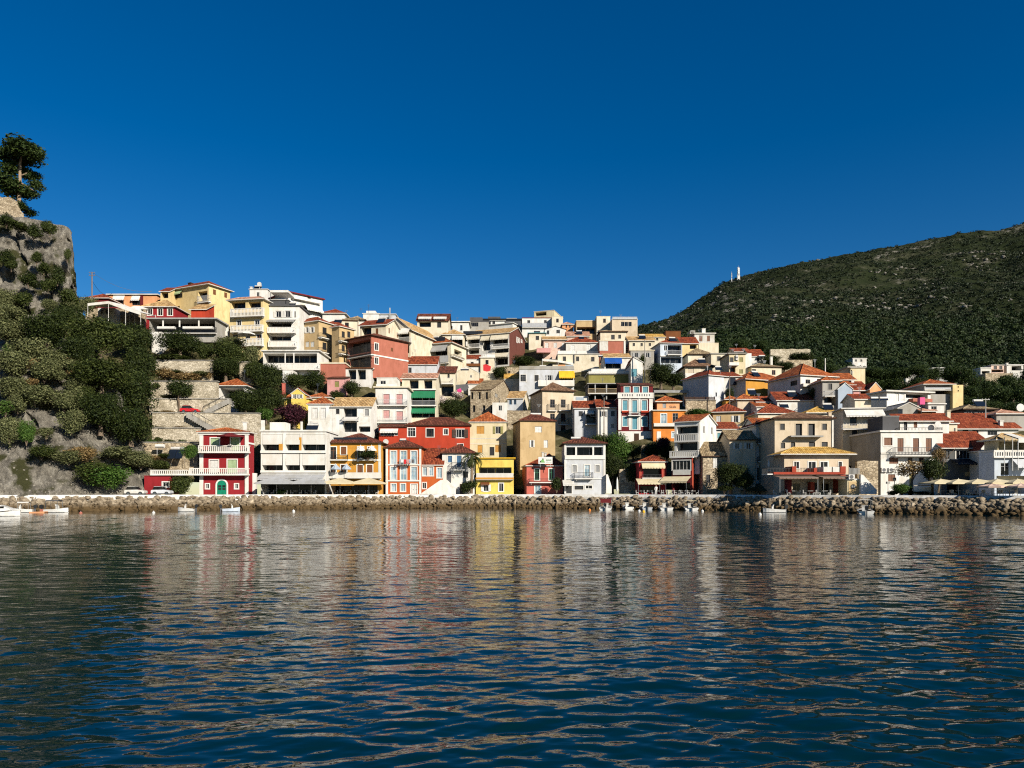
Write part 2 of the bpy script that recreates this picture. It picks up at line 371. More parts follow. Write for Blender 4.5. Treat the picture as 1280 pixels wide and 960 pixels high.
def do_items(h, fc, items, c):
    """openings were already cut; add the parts that stand on the wall"""
    T = fc.T
    W = fc.len
    for it in items:
        k = it[0]
        if k == 'auto':
            for r_ in fc.winrects[id(it)]: win_part(h, fc, *r_, it[2], .16)
        elif k == 'w':
            for (a0, b0, a1, b1) in fc.winrects[id(it)]:
                win_part(h, fc, a0, b0, a1, b1, it[5], it[6] if len(it) > 6 else .16)
        elif k == 'log':
            a0, b0, a1, b1 = fc.logrects[id(it)]; dep = it[5]
            # dark glazed doors at the back, widened to deepen the recess shade
            n = max(1, round((a1 - a0) / 2.6))
            for q in range(n):
                x0 = a0 + (a1 - a0) * (q + .03) / n; x1 = a0 + (a1 - a0) * (q + .97) / n; zt = b0 + (b1 - b0) * .97
                mb = MB(); mb.box(x0, dep - .06, b0 + .02, x1, dep - .01, zt, 0, T=lambda a, d, b: T(a, d, b))
                o = mb.build('glazed_door', glass('dark'), h.e)
                fr = MB()
                xm = (x0 + x1) / 2 - .03
                for x in (x0, xm, x1 - .06): fr.box(x, dep - .10, b0 + .02, x + .06, dep - .06, zt, 0, T=lambda a, d, b: T(a, d, b))
                for xa, xb in ((x0 + .06, xm), (xm + .06, x1 - .06)): fr.box(xa, dep - .10, zt - .06, xb, dep - .06, zt, 0, T=lambda a, d, b: T(a, d, b))
                fr.build('frame', paint(it[6] if len(it) > 6 else 'dgrey', .5), o)
        elif k == 'arch':
            a0, b0, a1, b1 = fc.logrects[id(it)]; w = a1 - a0; r = w / 2; zc = b1 - r
            poly = [(a0, b0), (a1, b0)] + [(a0 + r + r * math.cos(t), zc + r * math.sin(t)) for t in np.linspace(0, math.pi, 13)]
            mb = MB(); mb.prism(poly, T, -.05, .01)
            for s_ in (0, 1):
                x0 = a0 + w * (.06 + .5 * s_); x1 = x0 + w * .38
                mb.box(x0, -.08, b0 + .15, x1, -.05, b0 + (zc - b0) * .45, 0, T=lambda a, d, b: T(a, d, b))
            o = mb.build('arched_door', paint(it[5], .45), h.e)
            ri, ro = r, r + .24
            fr = MB()
            ts = np.linspace(0, math.pi, 13)
            for i in range(12):
                q = [(a0 + r + rr * math.cos(t), zc + rr * math.sin(t)) for rr, t in ((ri, ts[i]), (ro, ts[i]), (ro, ts[i + 1]), (ri, ts[i + 1]))]
                fr.prism(q, T, -.12, .02)
            for x0, x1 in ((a0 - .24, a0), (a1, a1 + .24)): fr.box(x0, -.12, b0, x1, .02, zc, 0, T=lambda a, d, b: T(a, d, b))
            fr.build('frame', plaster('white', .8, .2), o)
            gl = MB()
            for s_ in (0, 1):
                for j in (0, 1):
                    x0 = a0 + w * (.12 + .44 * s_); gl.box(x0, -.07, b0 + (zc - b0) * (.55 + .24 * j), x0 + w * .32, -.05, b0 + (zc - b0) * (.75 + .24 * j), 0, T=lambda a, d, b: T(a, d, b))
            gl.build('door_pane', glass('dark'), o)
        elif k == 'bal':
            _, x0, x1, yt, yb, proj, style, col = it[:8]
            a0, zt = fc.px(c, x0, yt, -proj); a1, zb = fc.px(c, x1, yb, -proj)
            zs = zb + .17
            if zt < zs + .5: zt = zs + .5
            mb = MB(); mb.box(a0, -proj, zb, a1, -.005, zs, 0, T=lambda a, d, b: T(a, d, b))
            o = mb.build('balcony', plaster('white' if style != 's' else col, .8, .4), h.e)
            railing(fc, a0, a1, zs, zt, proj - .02, style, col, o)
            if proj > .8 and (a1 - a0) < 9:
                for x in (a0 + .3, a1 - .5):
                    br = MB(); br.box(x, -proj * .7, zb - .22, x + .2, -.005, zb, 0, T=lambda a, d, b: T(a, d, b))
                    br.build('bracket', plaster('white', .8, .4), o)
        elif k == 'awn':
            _, x0, x1, yt, yb, proj, col = it[:7]
            a0, zt = fc.px(c, x0, yt); a1, _z = fc.px(c, x1, yt); _a, zb = fc.px(c, x0, yb, -proj)
            val = min(.28, max(.12, (zt - zb) * .3)); zf = zb + val
            if zt < zf + .12: zt = zf + .12
            mb = MB()
            mb.prism([(0, zt), (-proj, zf), (-proj, zf - .03), (0, zt - .03)], lambda d, a, b: T(a, d - .012, b), a0, a1)
            n = max(2, int((a1 - a0) / .5))
            for q in range(n):
                xa, xb = a0 + (a1 - a0) * q / n, a0 + (a1 - a0) * (q + 1) / n
                mb.face([T(xa, -proj - .012, zf), T(xb, -proj - .012, zf), T(xb - .03, -proj - .015, zb + .02), T((xa + xb) / 2, -proj - .02, zb - .02), T(xa + .03, -proj - .015, zb + .02)])
            o = mb.build('awning', plaster(col, .9, .45, name='canvas'), h.e)
            arm = MB(); arm.tube([T(a0 + .1, -.05, zf - .15), T(a0 + .1, -proj, zf - .04), T(a1 - .1, -proj, zf - .04), T(a1 - .1, -.05, zf - .15)], .025, 5)
            if len(it) > 7 and it[7]:
                m_ = max(1, round((a1 - a0) / 4))
                for q in range(m_ + 1):
                    x = a0 + .1 + (a1 - a0 - .2) * q / m_; arm.tube([T(x, -proj + .05, it[7]), T(x, -proj + .05, zf - .03)], .04, 6)
            arm.build('awning_arm', paint('steel', .4, 1), o)
        elif k == 'bli':
            _, x0, y0, x1, y1, col = it[:6]
            a0, b1 = fc.px(c, x0, y0); a1, b0 = fc.px(c, x1, y1)
            mb = MB(); n = 6
            for q in range(n):
                za, zb = b0 + (b1 - b0) * q / n, b0 + (b1 - b0) * (q + 1) / n
                da, db = .03 - .10 * (1 - q / n), .03 - .10 * (1 - (q + 1) / n)
                mb.face([T(a0, da, za), T(a1, da, za), T(a1, db, zb), T(a0, db, zb)])
            mb.box(a0, -.09, b0 - .05, a1, -.05, b0, 0, T=lambda a, d, b: T(a, d, b)); mb.box(a0, -.04, b1 - .08, a1, .06, b1, 0, T=lambda a, d, b: T(a, d, b))
            mb.build('blind', plaster(col, .9, .3, name='canvas'), h.e)
        elif k == 'box':
            _, x0, y0, x1, y1, proj, col, nm = it[:8]
            a0, b1 = fc.px(c, x0, y0); a1, b0 = fc.px(c, x1, y1)
            mb = MB(); mb.box(a0, -proj, b0, a1, .0 if proj > 0 else -.3, b1, 0, T=lambda a, d, b: T(a, d, b))
            mb.build(nm, WM(col), h.e)
        elif k == 'band':
            _, x0, y, hpx, proj, col = it[:6]
            _a, b1 = fc.px(c, x0, y); _a, b0 = fc.px(c, x0, y + hpx)
            mb = MB(); mb.box(-.02, -proj, b0, W + .02, .0, b1, 0, T=lambda a, d, b: T(a, d, b))
            mb.build('string_course', plaster(col, .8, .3), h.e)
        elif k == 'poly':
            _, pts, proj, col, nm = it[:5]
            poly = [fc.px(c, x, y) for x, y in pts]
            mb = MB(); mb.prism(poly, T, -proj, -.004)
            mb.build(nm, WM(col), h.e)
        elif k == 'ac':
            _, x0, y0, x1, y1 = it[:5]
            a0, b1 = fc.px(c, x0, y0); a1, b0 = fc.px(c, x1, y1)
            mb = MB(); mb.box(a0, -.35, b0, a1, -.05, b1, 0, T=lambda a, d, b: T(a, d, b))
            for x in (a0 + .05, a1 - .1): mb.box(x, -.3, b0 - .08, x + .05, .0, b0, 0, T=lambda a, d, b: T(a, d, b))
            o = mb.build('air_conditioner', paint('offwhite', .5), h.e)
            g = MB(); r = min(b1 - b0, a1 - a0) * .42; ca, cb = a0 + (a1 - a0) * .45, (b0 + b1) / 2
            g.prism([(ca + r * math.cos(t), cb + r * math.sin(t)) for t in np.linspace(0, 6.2832, 17)[:-1]], T, -.37, -.352)
            g.build('fan_grille', paint('dgrey', .5), o)
        elif k == 'text':
            _, x0, y0, x1, y1, s_, col, dep = it[:8]
            a0, b1 = fc.px(c, x0, y0); a1, b0 = fc.px(c, x1, y1)
            text_part(s_, (a1 - a0), (b1 - b0), lambda u, v, w_: T(a0 + u, dep - w_, b0 + v), paint(col, .5), h.e, 'lettering')
        elif k == 'slits':    # a row of short dark openings pierced through a parapet
            _, x0, y0, x1, y1, n, dep = it[:7]
            a0, b1 = fc.px(c, x0, y0, -dep); a1, b0 = fc.px(c, x1, y1, -dep); mb = MB()
            for q in range(n):
                if q == n // 2 - 1: continue
                x = a0 + (a1 - a0) * q / (n - 1)
                mb.box(x - .10, -dep - .006, b0, x + .10, -dep - .002, b1, 0, T=lambda a, d, b: T(a, d, b))
            mb.build('pierced_opening', paint('dgrey', .8), h.e)
        elif k == 'disc':
            _, x, y, r, proj, col, nm = it[:7]
            a, b = fc.px(c, x, y); a2, _b = fc.px(c, x + r, y); rr = a2 - a
            mb = MB(); mb.prism([(a + rr * math.cos(t), b + rr * math.sin(t)) for t in np.linspace(0, 6.2832, 25)[:-1]], T, -proj, -.004 if proj > .01 else -.002)
            mb.build(nm, paint(col, .5), h.e)
def text_part(s_, w, hh, T, m, parent, nm):
    cu = bpy.data.curves.new('lettering', 'FONT'); cu.body = s_; cu.extrude = .012; cu.size = 1.0
    to = bpy.data.objects.new('lettering', cu); COL.objects.link(to)
    dg = bpy.context.evaluated_depsgraph_get(); me = bpy.data.meshes.new_from_object(to.evaluated_get(dg))
    bpy.data.objects.remove(to)
    xs = [v.co.x for v in me.vertices]; ys = [v.co.y for v in me.vertices]
    sx = w / max(1e-6, max(xs) - min(xs)); sy = hh / max(1e-6, max(ys) - min(ys))
    x0, y0 = min(xs), min(ys)
    for v in me.vertices: v.co = T((v.co.x - x0) * sx, (v.co.y - y0) * sy, v.co.z + .012)
    me.materials.clear(); me.materials.append(m)
    o = bpy.data.objects.new(nm, me); COL.objects.link(o); o.parent = parent
    return o

def wall_face(mb, fc, z0, z1, mi=0):
    W = fc.len; ops = fc.open
    xs = sorted({0.0, W} | {clampf(v, 0, W) for o in ops for v in (o[0], o[2])}); zs = sorted({z0, z1} | {clampf(v, z0, z1) for o in ops for v in (o[1], o[3])})
    def merge(l):
        r = [l[0]]
        for v in l[1:]:
            if v - r[-1] > .015: r.append(v)
        return r
    xs, zs = merge(xs), merge(zs)
    D = [[0.0] * (len(zs) - 1) for _ in range(len(xs) - 1)]
    for i in range(len(xs) - 1):
        for j in range(len(zs) - 1):
            cx, cz = (xs[i] + xs[i + 1]) / 2, (zs[j] + zs[j + 1]) / 2
            for o in ops:
                if o[0] < cx < o[2] and o[1] < cz < o[3]: D[i][j] = max(D[i][j], o[4])
    T = fc.T
    for i in range(len(xs) - 1):
        for j in range(len(zs) - 1):
            d = D[i][j]
            mb.face([T(xs[i], d, zs[j]), T(xs[i + 1], d, zs[j]), T(xs[i + 1], d, zs[j + 1]), T(xs[i], d, zs[j + 1])], mi)
            if i + 1 < len(xs) - 1 and abs(D[i + 1][j] - d) > 1e-4:
                e = D[i + 1][j]; x = xs[i + 1]; mb.face([T(x, d, zs[j]), T(x, e, zs[j]), T(x, e, zs[j + 1]), T(x, d, zs[j + 1])], mi)
            if j + 1 < len(zs) - 1 and abs(D[i][j + 1] - d) > 1e-4:
                e = D[i][j + 1]; z = zs[j + 1]; mb.face([T(xs[i], d, z), T(xs[i + 1], d, z), T(xs[i + 1], e, z), T(xs[i], e, z)], mi)
    # close openings that touch the wall's own edge
    for i in range(len(xs) - 1):
        for j, z in ((0, zs[0]), (len(zs) - 2, zs[-1])):
            d = D[i][j]
            if d > 1e-4: mb.face([T(xs[i], 0, z), T(xs[i + 1], 0, z), T(xs[i + 1], d, z), T(xs[i], d, z)], mi)
    for j in range(len(zs) - 1):
        for i, x in ((0, xs[0]), (len(xs) - 2, xs[-1])):
            d = D[i][j]
            if d > 1e-4: mb.face([T(x, 0, zs[j]), T(x, d, zs[j]), T(x, d, zs[j + 1]), T(x, 0, zs[j + 1])], mi)

HOUSES = []
AR = random.Random(77)
def H(c, x0, x1, ye, yb, label, wall='white', roof=('flat',), F_=(), S=(), L=(), rot=0.0, xr=None, Y=None, dY=0.0, d=8.5, side=None, into=None,
      name='house', cat='house', ext=None, part='wall', group=None, top=()):
    h = HouseCtx()
    p0 = cp(c, x0, yb); p1 = cp(c, x1, yb); pe0 = cp(c, x0, ye); pm = ((p0[0] + p1[0]) / 2, p0[1])
    yv = (Y if Y is not None else (into.Y if into is not None else ground_Y(pm[0], min(p0[1], 617.0)))) + dY
    th = rad(rot)
    O = P(p0[0], p0[1], yv)
    if rot < 0:      # the right corner is the near one: put that at yv
        wguess = (p1[0] - p0[0]) / F * yv / math.cos(th)
        O = P(p0[0], p0[1], yv + wguess * math.sin(-th))
    h.Y = yv; h.wall = wall; h.rot = th
    h.M = Matrix.Translation(O) @ Matrix.Rotation(th, 4, 'Z')
    front = Face(h, (0, 0, 0), (1, 0, 0), (0, 1, 0), 1.0)
    W, _ = front.px(c, x1, yb); front.len = W
    _, ze = front.px(c, (x0 + x1) / 2 if rot == 0 else x0, ye)
    if xr is not None:
        qx, _q = cp(c, xr, yb); r = ray(qx, HY); C0 = h.M @ Vector((W, 0, 0)); v = h.M.to_3x3() @ Vector((0, 1, 0))
        # CAM + t r = C0 + s v   (plan view)
        det = r.x * (-v.y) - r.y * (-v.x)
        s_ = (r.x * (C0.y - CAM.y) - r.y * (C0.x - CAM.x)) / det if abs(det) > 1e-6 else 8
        if s_ > .5: d = min(s_, 22)
    h.W, h.d, h.ze = W, d, ze
    right = Face(h, (W, 0, 0), (0, 1, 0), (-1, 0, 0), d)
    left = Face(h, (0, 0, 0), (0, 1, 0), (1, 0, 0), d)
    if ext is None: ext = .35 if p0[1] > 610 else 5.0
    if into is None:
        e = empty(name, O, th); tag(e, label, cat, group); h.e = e; h.inv = None
        e['category'] = cat
        HOUSES.append((label, p0[0], p1[0], pe0[1], p0[1], round(yv, 1), round(W, 1), round(ze, 1)))
    else:
        # a wing of an earlier house: same thing, its own small frame turned into a part
        h.e = None
    # houses drawn without openings still get a few small windows
    F_, S = list(F_), list(S)
    if name == 'house' and into is None and not any(i[0] in ('w', 'log') for i in F_) and W > 3.5 and ze > 2.2:
        n = 1 if W < 6 else (2 if W < 10 else 3); st = AR.choice(['s.brown', 'o.grey', 'g.white', 's.olive', 'g.dbrown', 'k'])
        F_.append(('auto', n, st))
    if name == 'house' and into is None and not S and rot < 0 and d > 5 and ze > 2.4 and AR.random() < .6: S.append(('auto', 2, AR.choice(['s.brown', 'g.white', 'k'])))
    for fc, items in ((front, F_), (right, S), (left, L)):
        fc.winrects = {}; fc.logrects = {}
        for it in items:
            if it[0] == 'w':
                lst = []
                for yy in it[2]:
                    for xx in it[1]:
                        a0, b1 = fc.px(c, xx, yy); a1, b0 = fc.px(c, xx + it[3], yy + it[4])
                        if a0 > a1: a0, a1 = a1, a0
                        if fc is not front:
                            ww = a1 - a0
                        a0, a1 = clampf(a0, .05, fc.len - .3), clampf(a1, .3, fc.len - .05); b1 = min(b1, ze - .05)
                        if a1 - a0 < .2 or b1 - b0 < .2: continue
                        lst.append((a0, b0, a1, b1)); fc.open.append((a0, b0, a1, b1, it[6] if len(it) > 6 else .16))
                fc.winrects[id(it)] = lst
            elif it[0] == 'auto':
                lst = []; q = it[1]
                for k in range(q):
                    ca = fc.len * (k + .5 + AR.uniform(-.08, .08)) / q; b1 = ze - AR.uniform(.45, .7); b0 = max(b1 - 1.25, .3); wd = AR.uniform(.38, .5)
                    if b1 - b0 > .5: lst.append((ca - wd, b0, ca + wd, b1)); fc.open.append((ca - wd, b0, ca + wd, b1, .16))
                fc.winrects[id(it)] = lst
            elif it[0] in ('log', 'arch'):
                a0, b1 = fc.px(c, it[1], it[2]); a1, b0 = fc.px(c, it[3], it[4])
                a0, a1 = clampf(min(a0, a1), .05, fc.len - .3), clampf(max(a0, a1), .3, fc.len - .05); b1 = min(b1, ze - .05)
                fc.logrects[id(it)] = (a0, b0, a1, b1)
                if it[0] == 'log': fc.open.append((a0, b0, a1, b1, min(it[5], d - .4)))
    if into is not None:
        e2 = empty(part, (0, 0, 0)); e2.parent = into.e
        e2.matrix_local = into.M.inverted() @ h.M
        # parts hang directly on the house: bake the wing's frame into the meshes afterwards
        h.e = e2
    mats = [WM(wall), WM(side or wall)]
    mb = MB()
    wall_face(mb, front, -ext, ze, 0); wall_face(mb, right, -ext, ze, 1); wall_face(mb, left, -ext, ze, 1)
    mb.face([(W, d, -ext), (0, d, -ext), (0, d, ze), (W, d, ze)], 1)
    kind = roof[0]
    if kind == 'none' or kind == 'flat': mb.face([(0, 0, ze - .01), (W, 0, ze - .01), (W, d, ze - .01), (0, d, ze - .01)], 0)
    rm = None
    def zpix(yr, y):
        qx, qy = cp(c, (x0 + x1) / 2, yr)
        fa = Face(h, (0, y, 0), (1, 0, 0), (0, 1, 0), W); _, b = fa.px(c, (x0 + x1) / 2, yr)
        return b
    if kind in ('hip', 'gx', 'gy', 'shed'):
        yr, mt = roof[1], roof[2]; o = roof[3] if len(roof) > 3 else .45
        rb = MB(); t = .16
        if kind == 'hip':
            zr = max(zpix(yr, d * .5), ze + .22 * min(W, d) * .5 + t)
            zr = min(zr, ze + .75 * min(W, d) * .5)
            if len(roof) > 4 and roof[4] is not None:
                ra, _z = Face(h, (0, d / 2, 0), (1, 0, 0), (0, 1, 0), W).px(c, roof[4], yr); r1 = r2 = Vector((clampf(ra, .5, W - .5), d / 2, zr))
            elif W >= d: r1, r2 = Vector((d / 2, d / 2, zr)), Vector((W - d / 2, d / 2, zr))
            else: r1, r2 = Vector((W / 2, W / 2, zr)), Vector((W / 2, d - W / 2, zr))
            c4 = [Vector((-o, -o, ze + t)), Vector((W + o, -o, ze + t)), Vector((W + o, d + o, ze + t)), Vector((-o, d + o, ze + t))]
            def rf(pts, eu):
                eu = Vector(eu); a = pts[0]; n = (pts[1] - pts[0]).cross(pts[2] - pts[0])
                ev = n.cross(eu).normalized() if n.length > 0 else Vector((0, 0, 1))
                rb.face(pts, 0, [((p - a).dot(eu) + 50, (p - a).dot(ev) + 50) for p in pts])
            if W >= d or (len(roof) > 4 and roof[4] is not None):
                rf([c4[0], c4[1], r2, r1] if (r1 - r2).length > .01 else [c4[0], c4[1], r1], (1, 0, 0)); rf([c4[2], c4[3], r1, r2] if (r1 - r2).length > .01 else [c4[2], c4[3], r1], (1, 0, 0))
                rf([c4[1], c4[2], r2], (0, 1, 0)); rf([c4[3], c4[0], r1], (0, 1, 0))
            else:
                rf([c4[0], c4[1], r1], (1, 0, 0)); rf([c4[2], c4[3], r2], (1, 0, 0)); rf([c4[1], c4[2], r2, r1], (0, 1, 0)); rf([c4[3], c4[0], r1, r2], (0, 1, 0))
            lo = [Vector((p.x, p.y, ze + .005)) for p in c4]
            for i in range(4): rb.face([lo[i], lo[(i + 1) % 4], c4[(i + 1) % 4], c4[i]], 1)
            rb.face(list(reversed(lo)), 1)
            for pa, pb in ((c4[0], r1), (c4[1], r2), (r1, r2)):
                if (pa - pb).length > .3: rb.tube([pa, pb], .09, 5, 0, False)
            h.rz = lambda y, ov=o, zr=zr, t=t: ze + t + (zr - ze - t) * min(1, max(0, (y + ov) / (d / 2 + ov)))
        elif kind in ('gx', 'shed'):
            yy = d * .5 if kind == 'gx' else d
            zr = zpix(yr, yy); zr = clampf(zr, ze + .2 * yy, ze + .8 * yy)
            sl = (zr - ze) / yy
            fr_ = [Vector((-o, -o, ze - sl * o + t)), Vector((W + o, -o, ze - sl * o + t)), Vector((W + o, yy, zr + t)), Vector((-o, yy, zr + t))]
            def slab(q, ev):
                L_ = [(0, 0), (W + 2 * o, 0), (W + 2 * o, math.hypot(yy + o, zr - ze)), (0, math.hypot(yy + o, zr - ze))]
                rb.face(q, 0, [(a + 50, b + 50) for a, b in L_])
                lo = [p - Vector((0, 0, t)) for p in q]
                rb.face(list(reversed(lo)), 1)
                for i in range(4): rb.face([lo[i], lo[(i + 1) % 4], q[(i + 1) % 4], q[i]], 1)
            slab(fr_, 1)
            if kind == 'gx':
                bk = [Vector((W + o, d + o, ze - sl * o + t)), Vector((-o, d + o, ze - sl * o + t)), Vector((-o, yy, zr + t - .004)), Vector((W + o, yy, zr + t - .004))]
                slab(bk, 1)
                for x in (0, W): mb.face([(x, 0, ze), (x, d, ze), (x, d / 2, zr)], 1)
                rb.tube([(-o, yy, zr + t), (W + o, yy, zr + t)], .1, 5, 0, False)
            else:
                for x in (0, W): mb.face([(x, 0, ze), (x, d, ze), (x, d, zr)], 1)
                mb.face([(0, d, ze), (W, d, ze), (W, d, zr), (0, d, zr)], 1)
            h.rz = lambda y, sl=sl, yy=yy, t=t: ze + sl * min(y, yy) + t
        else:  # gy: ridge runs back
            ra = W / 2
            if len(roof) > 4 and roof[4] is not None: ra, _z = front.px(c, roof[4], yr)
            ra = clampf(ra, .6, W - .6)
            zr = zpix(yr, 0); zr = clampf(zr, ze + .4, ze + W * .6)
            mb.face([(0, 0, ze), (W, 0, ze), (ra, 0, zr)], 0); mb.face([(W, d, ze), (0, d, ze), (ra, d, zr)], 0)
            for x_, sg in ((0, -1), (W, 1)):
                run = abs(ra - x_); sl = (zr - ze) / run; xe = x_ + sg * o; zz = ze - sl * o
                q = [Vector((xe, -o * .6, zz + t)), Vector((xe, d + o * .6, zz + t)), Vector((ra, d + o * .6, zr + t + .003 * sg)), Vector((ra, -o * .6, zr + t + .003 * sg))]
                lv = math.hypot(run + o, zr - zz)
                rb.face(q, 0, [(50, 50), (50 + d + o, 50), (50 + d + o, 50 + lv), (50, 50 + lv)])
                lo = [p - Vector((0, 0, t)) for p in q]; rb.face(list(reversed(lo)), 1)
                for i in range(4): rb.face([lo[i], lo[(i + 1) % 4], q[(i + 1) % 4], q[i]], 1)
            rb.tube([(ra, -o * .6, zr + t), (ra, d, zr + t)], .09, 5, 0, False)
            h.rz = lambda y, zr=zr: zr
        fas = roof[5] if len(roof) > 5 else ('dbrown' if mt in ('brown', 'old', 'dark') else 'offwhite')
        rm = rb.build('roof', [tiles(mt), plaster(fas, .8, .5)], h.e)
    elif kind == 'flat':
        col = roof[1] if len(roof) > 1 else wall; o = roof[2] if len(roof) > 2 else .15; th_ = roof[3] if len(roof) > 3 else .22
        if col in ('STONE', 'TERR'): pass
        rb = MB(); rb.box(-o, -o, ze + .003, W + o, d + o, ze + th_)
        if len(roof) > 4:
            pz = roof[4]
            for q in ((-.02, -.02, W + .02, .16), (-.02, .16, .16, d), (W - .16, .16, W + .02, d)): rb.box(q[0], q[1], ze + th_, q[2], q[3], ze + th_ + pz)
        rb.build('roof', [WM(col)], h.e)
        h.rz = lambda y: ze + th_
    else:
        h.rz = lambda y: ze
    mb.build('wall', mats, h.e)
    h.front, h.right, h.left = front, right, left
    do_items(h, front, F_, c); do_items(h, right, S, c); do_items(h, left, L, c)
    for it in top:
        k = it[0]
        if k == 'ch':         # chimney: x0, y0, x1, y1, depth, colour
            _, qx0, qy0, qx1, qy1, yy, col = it[:7]
            fa = Face(h, (0, yy, 0), (1, 0, 0), (0, 1, 0), W); a0, b1 = fa.px(c, qx0, qy0); a1, b0 = fa.px(c, qx1, qy1)
            b0 = min(b0, h.rz(yy) - .3)
            m2 = MB(); m2.box(a0, yy, b0, a1, yy + (a1 - a0), b1); m2.box(a0 - .08, yy - .08, b1, a1 + .08, yy + (a1 - a0) + .08, b1 + .12)
            m2.build('chimney', plaster(col, .85, .6), h.e)
        elif k == 'sol':      # solar water heater
            _, qx0, qy0, qx1, qy1, yy = it[:6]
            fa = Face(h, (0, yy, 0), (1, 0, 0), (0, 1, 0), W); a0, b1 = fa.px(c, qx0, qy0); a1, b0 = fa.px(c, qx1, qy1)
            b0 = max(b0, h.rz(yy) + .02); b1 = max(b1, b0 + .4)
            m2 = MB(); dd = (b1 - b0) * .9
            m2.face([(a0, yy, b0), (a1, yy, b0), (a1, yy + dd, b1), (a0, yy + dd, b1)]); m2.face([(a0, yy, b0 - .08), (a1, yy, b0 - .08), (a1, yy + dd, b1 - .08), (a0, yy + dd, b1 - .08)])
            m2.face([(a0, yy, b0 - .08), (a1, yy, b0 - .08), (a1, yy, b0), (a0, yy, b0)])
            for x in (a0, a1): m2.face([(x, yy, b0 - .08), (x, yy, b0), (x, yy + dd, b1), (x, yy + dd, b1 - .08)])
            o = m2.build('solar_panel', paint('navy', .12), h.e)
            m3 = MB(); m3.tube([(a0 + .1, yy + dd + .1, b1), (a1 - .1, yy + dd + .1, b1)], .24, 8)
            for x in (a0 + .2, a1 - .2): m3.tube([(x, yy + dd, h.rz(yy + dd) - .3), (x, yy + dd, b1)], .03, 4)
            m3.build('water_tank', paint('offwhite', .35), o)
        elif k == 'rb':       # a box on the roof: x0, y0, x1, y1, depth, thickness, colour, name
            _, qx0, qy0, qx1, qy1, yy, thk, col, nm = it[:9]
            fa = Face(h, (0, yy, 0), (1, 0, 0), (0, 1, 0), W); a0, b1 = fa.px(c, qx0, qy0); a1, b0 = fa.px(c, qx1, qy1)
            m2 = MB(); m2.box(a0, yy, b0, a1, yy + thk, b1); m2.build(nm, WM(col), h.e)
        elif k == 'ant':
            _, qx, qy0, qy1, yy = it[:5]
            fa = Face(h, (0, yy, 0), (1, 0, 0), (0, 1, 0), W); a, b1 = fa.px(c, qx, qy0); _a, b0 = fa.px(c, qx, qy1)
            m2 = MB(); m2.tube([(a, yy, min(b0, h.rz(yy))), (a, yy, b1)], .035, 5)
            for q in range(3): m2.tube([(a - .5 + .1 * q, yy, b1 - .15 - .22 * q), (a + .5 - .1 * q, yy, b1 - .15 - .22 * q)], .02, 4)
            m2.build('antenna', paint('steel', .4, 1), h.e)
        elif k == 'dish':
            _, qx, qy, r, yy = it[:5]
            fa = Face(h, (0, yy, 0), (1, 0, 0), (0, 1, 0), W); a, b = fa.px(c, qx, qy)
            m2 = MB(); m2.prism([(a + r * math.cos(t), b + r * math.sin(t)) for t in np.linspace(0, 6.2832, 17)[:-1]], lambda p, q, z: Vector((p, yy + q, z)), 0, .08)
            m2.tube([(a, yy + .1, b), (a, yy + .3, b - r - .8)], .04, 5); m2.build('satellite_dish', paint('offwhite', .4), h.e)
        elif k == 'perg':     # posts and a light roof over a roof terrace: x0, x1, ytop, ybot, depth0, depth1, colour, slab thickness
            _, qx0, qx1, qyt, qyb, y0_, y1_, col, tk = it[:9]
            fa = Face(h, (0, y0_, 0), (1, 0, 0), (0, 1, 0), W); a0, b1 = fa.px(c, qx0, qyt); a1, b0 = fa.px(c, qx1, qyb)
            m2 = MB(); m2.box(a0, y0_, b1 - tk, a1, y1_, b1)
            n = max(1, round((a1 - a0) / 3.5))
            o = m2.build('terrace_roof', WM(col), h.e)
            m3 = MB()
            for q in range(n + 1):
                for yq in (y0_ + .1, y1_ - .2):
                    x = a0 + .05 + (a1 - a0 - .2) * q / n; m3.box(x, yq, b0, x + .1, yq + .1, b1 - tk)
            m3.build('post', paint('white' if len(it) < 10 else it[9], .5), o)
    if into is None and not any(t[0] == 'ant' for t in top) and AR.random() < .34 and 120 < yv < 235:
        m2 = MB(); ax, ay, ah = W * AR.uniform(.2, .8), d * AR.uniform(.3, .7), AR.uniform(1.2, 2.6); az = h.rz(ay)
        m2.tube([(ax, ay, az - .3), (ax, ay, az + ah)], .03, 5)
        for q in range(4): m2.tube([(ax - .45 + .08 * q, ay, az + ah - .1 - .16 * q), (ax + .45 - .08 * q, ay, az + ah - .1 - .16 * q)], .018, 4)
        m2.build('antenna', paint('steel', .4, 1), h.e)
    if into is None and name in ('house', 'hotel') and not any(t[0] == 'sol' for t in top) and roof[0] in ('flat', 'gx', 'hip') and AR.random() < .30 and not any(q in label for q in ('orange house', 'pink shutters', 'large white', 'striped hotel')) and 128 < yv < 235 and W > 4.5 and d > 5:
        sx, sy = W * AR.uniform(.25, .6), d * (.12 if roof[0] != 'flat' else AR.uniform(.2, .5)); sz = h.rz(sy) + .25
        m2 = MB(); m2.face([(sx, sy, sz), (sx + 1.9, sy, sz), (sx + 1.9, sy + 1.1, sz + 1.1), (sx, sy + 1.1, sz + 1.1)]); m2.face([(sx, sy + .02, sz - .08), (sx + 1.9, sy + .02, sz - .08), (sx + 1.9, sy + 1.12, sz + 1.02), (sx, sy + 1.12, sz + 1.02)]); m2.face([(sx, sy, sz), (sx + 1.9, sy, sz), (sx + 1.9, sy + .02, sz - .08), (sx, sy + .02, sz - .08)])
        o = m2.build('solar_panel', paint('navy', .15), h.e); m3 = MB(); m3.tube([(sx + .1, sy + 1.25, sz + 1.15), (sx + 1.8, sy + 1.25, sz + 1.15)], .25, 9); m3.build('water_tank', paint('offwhite', .35), o)
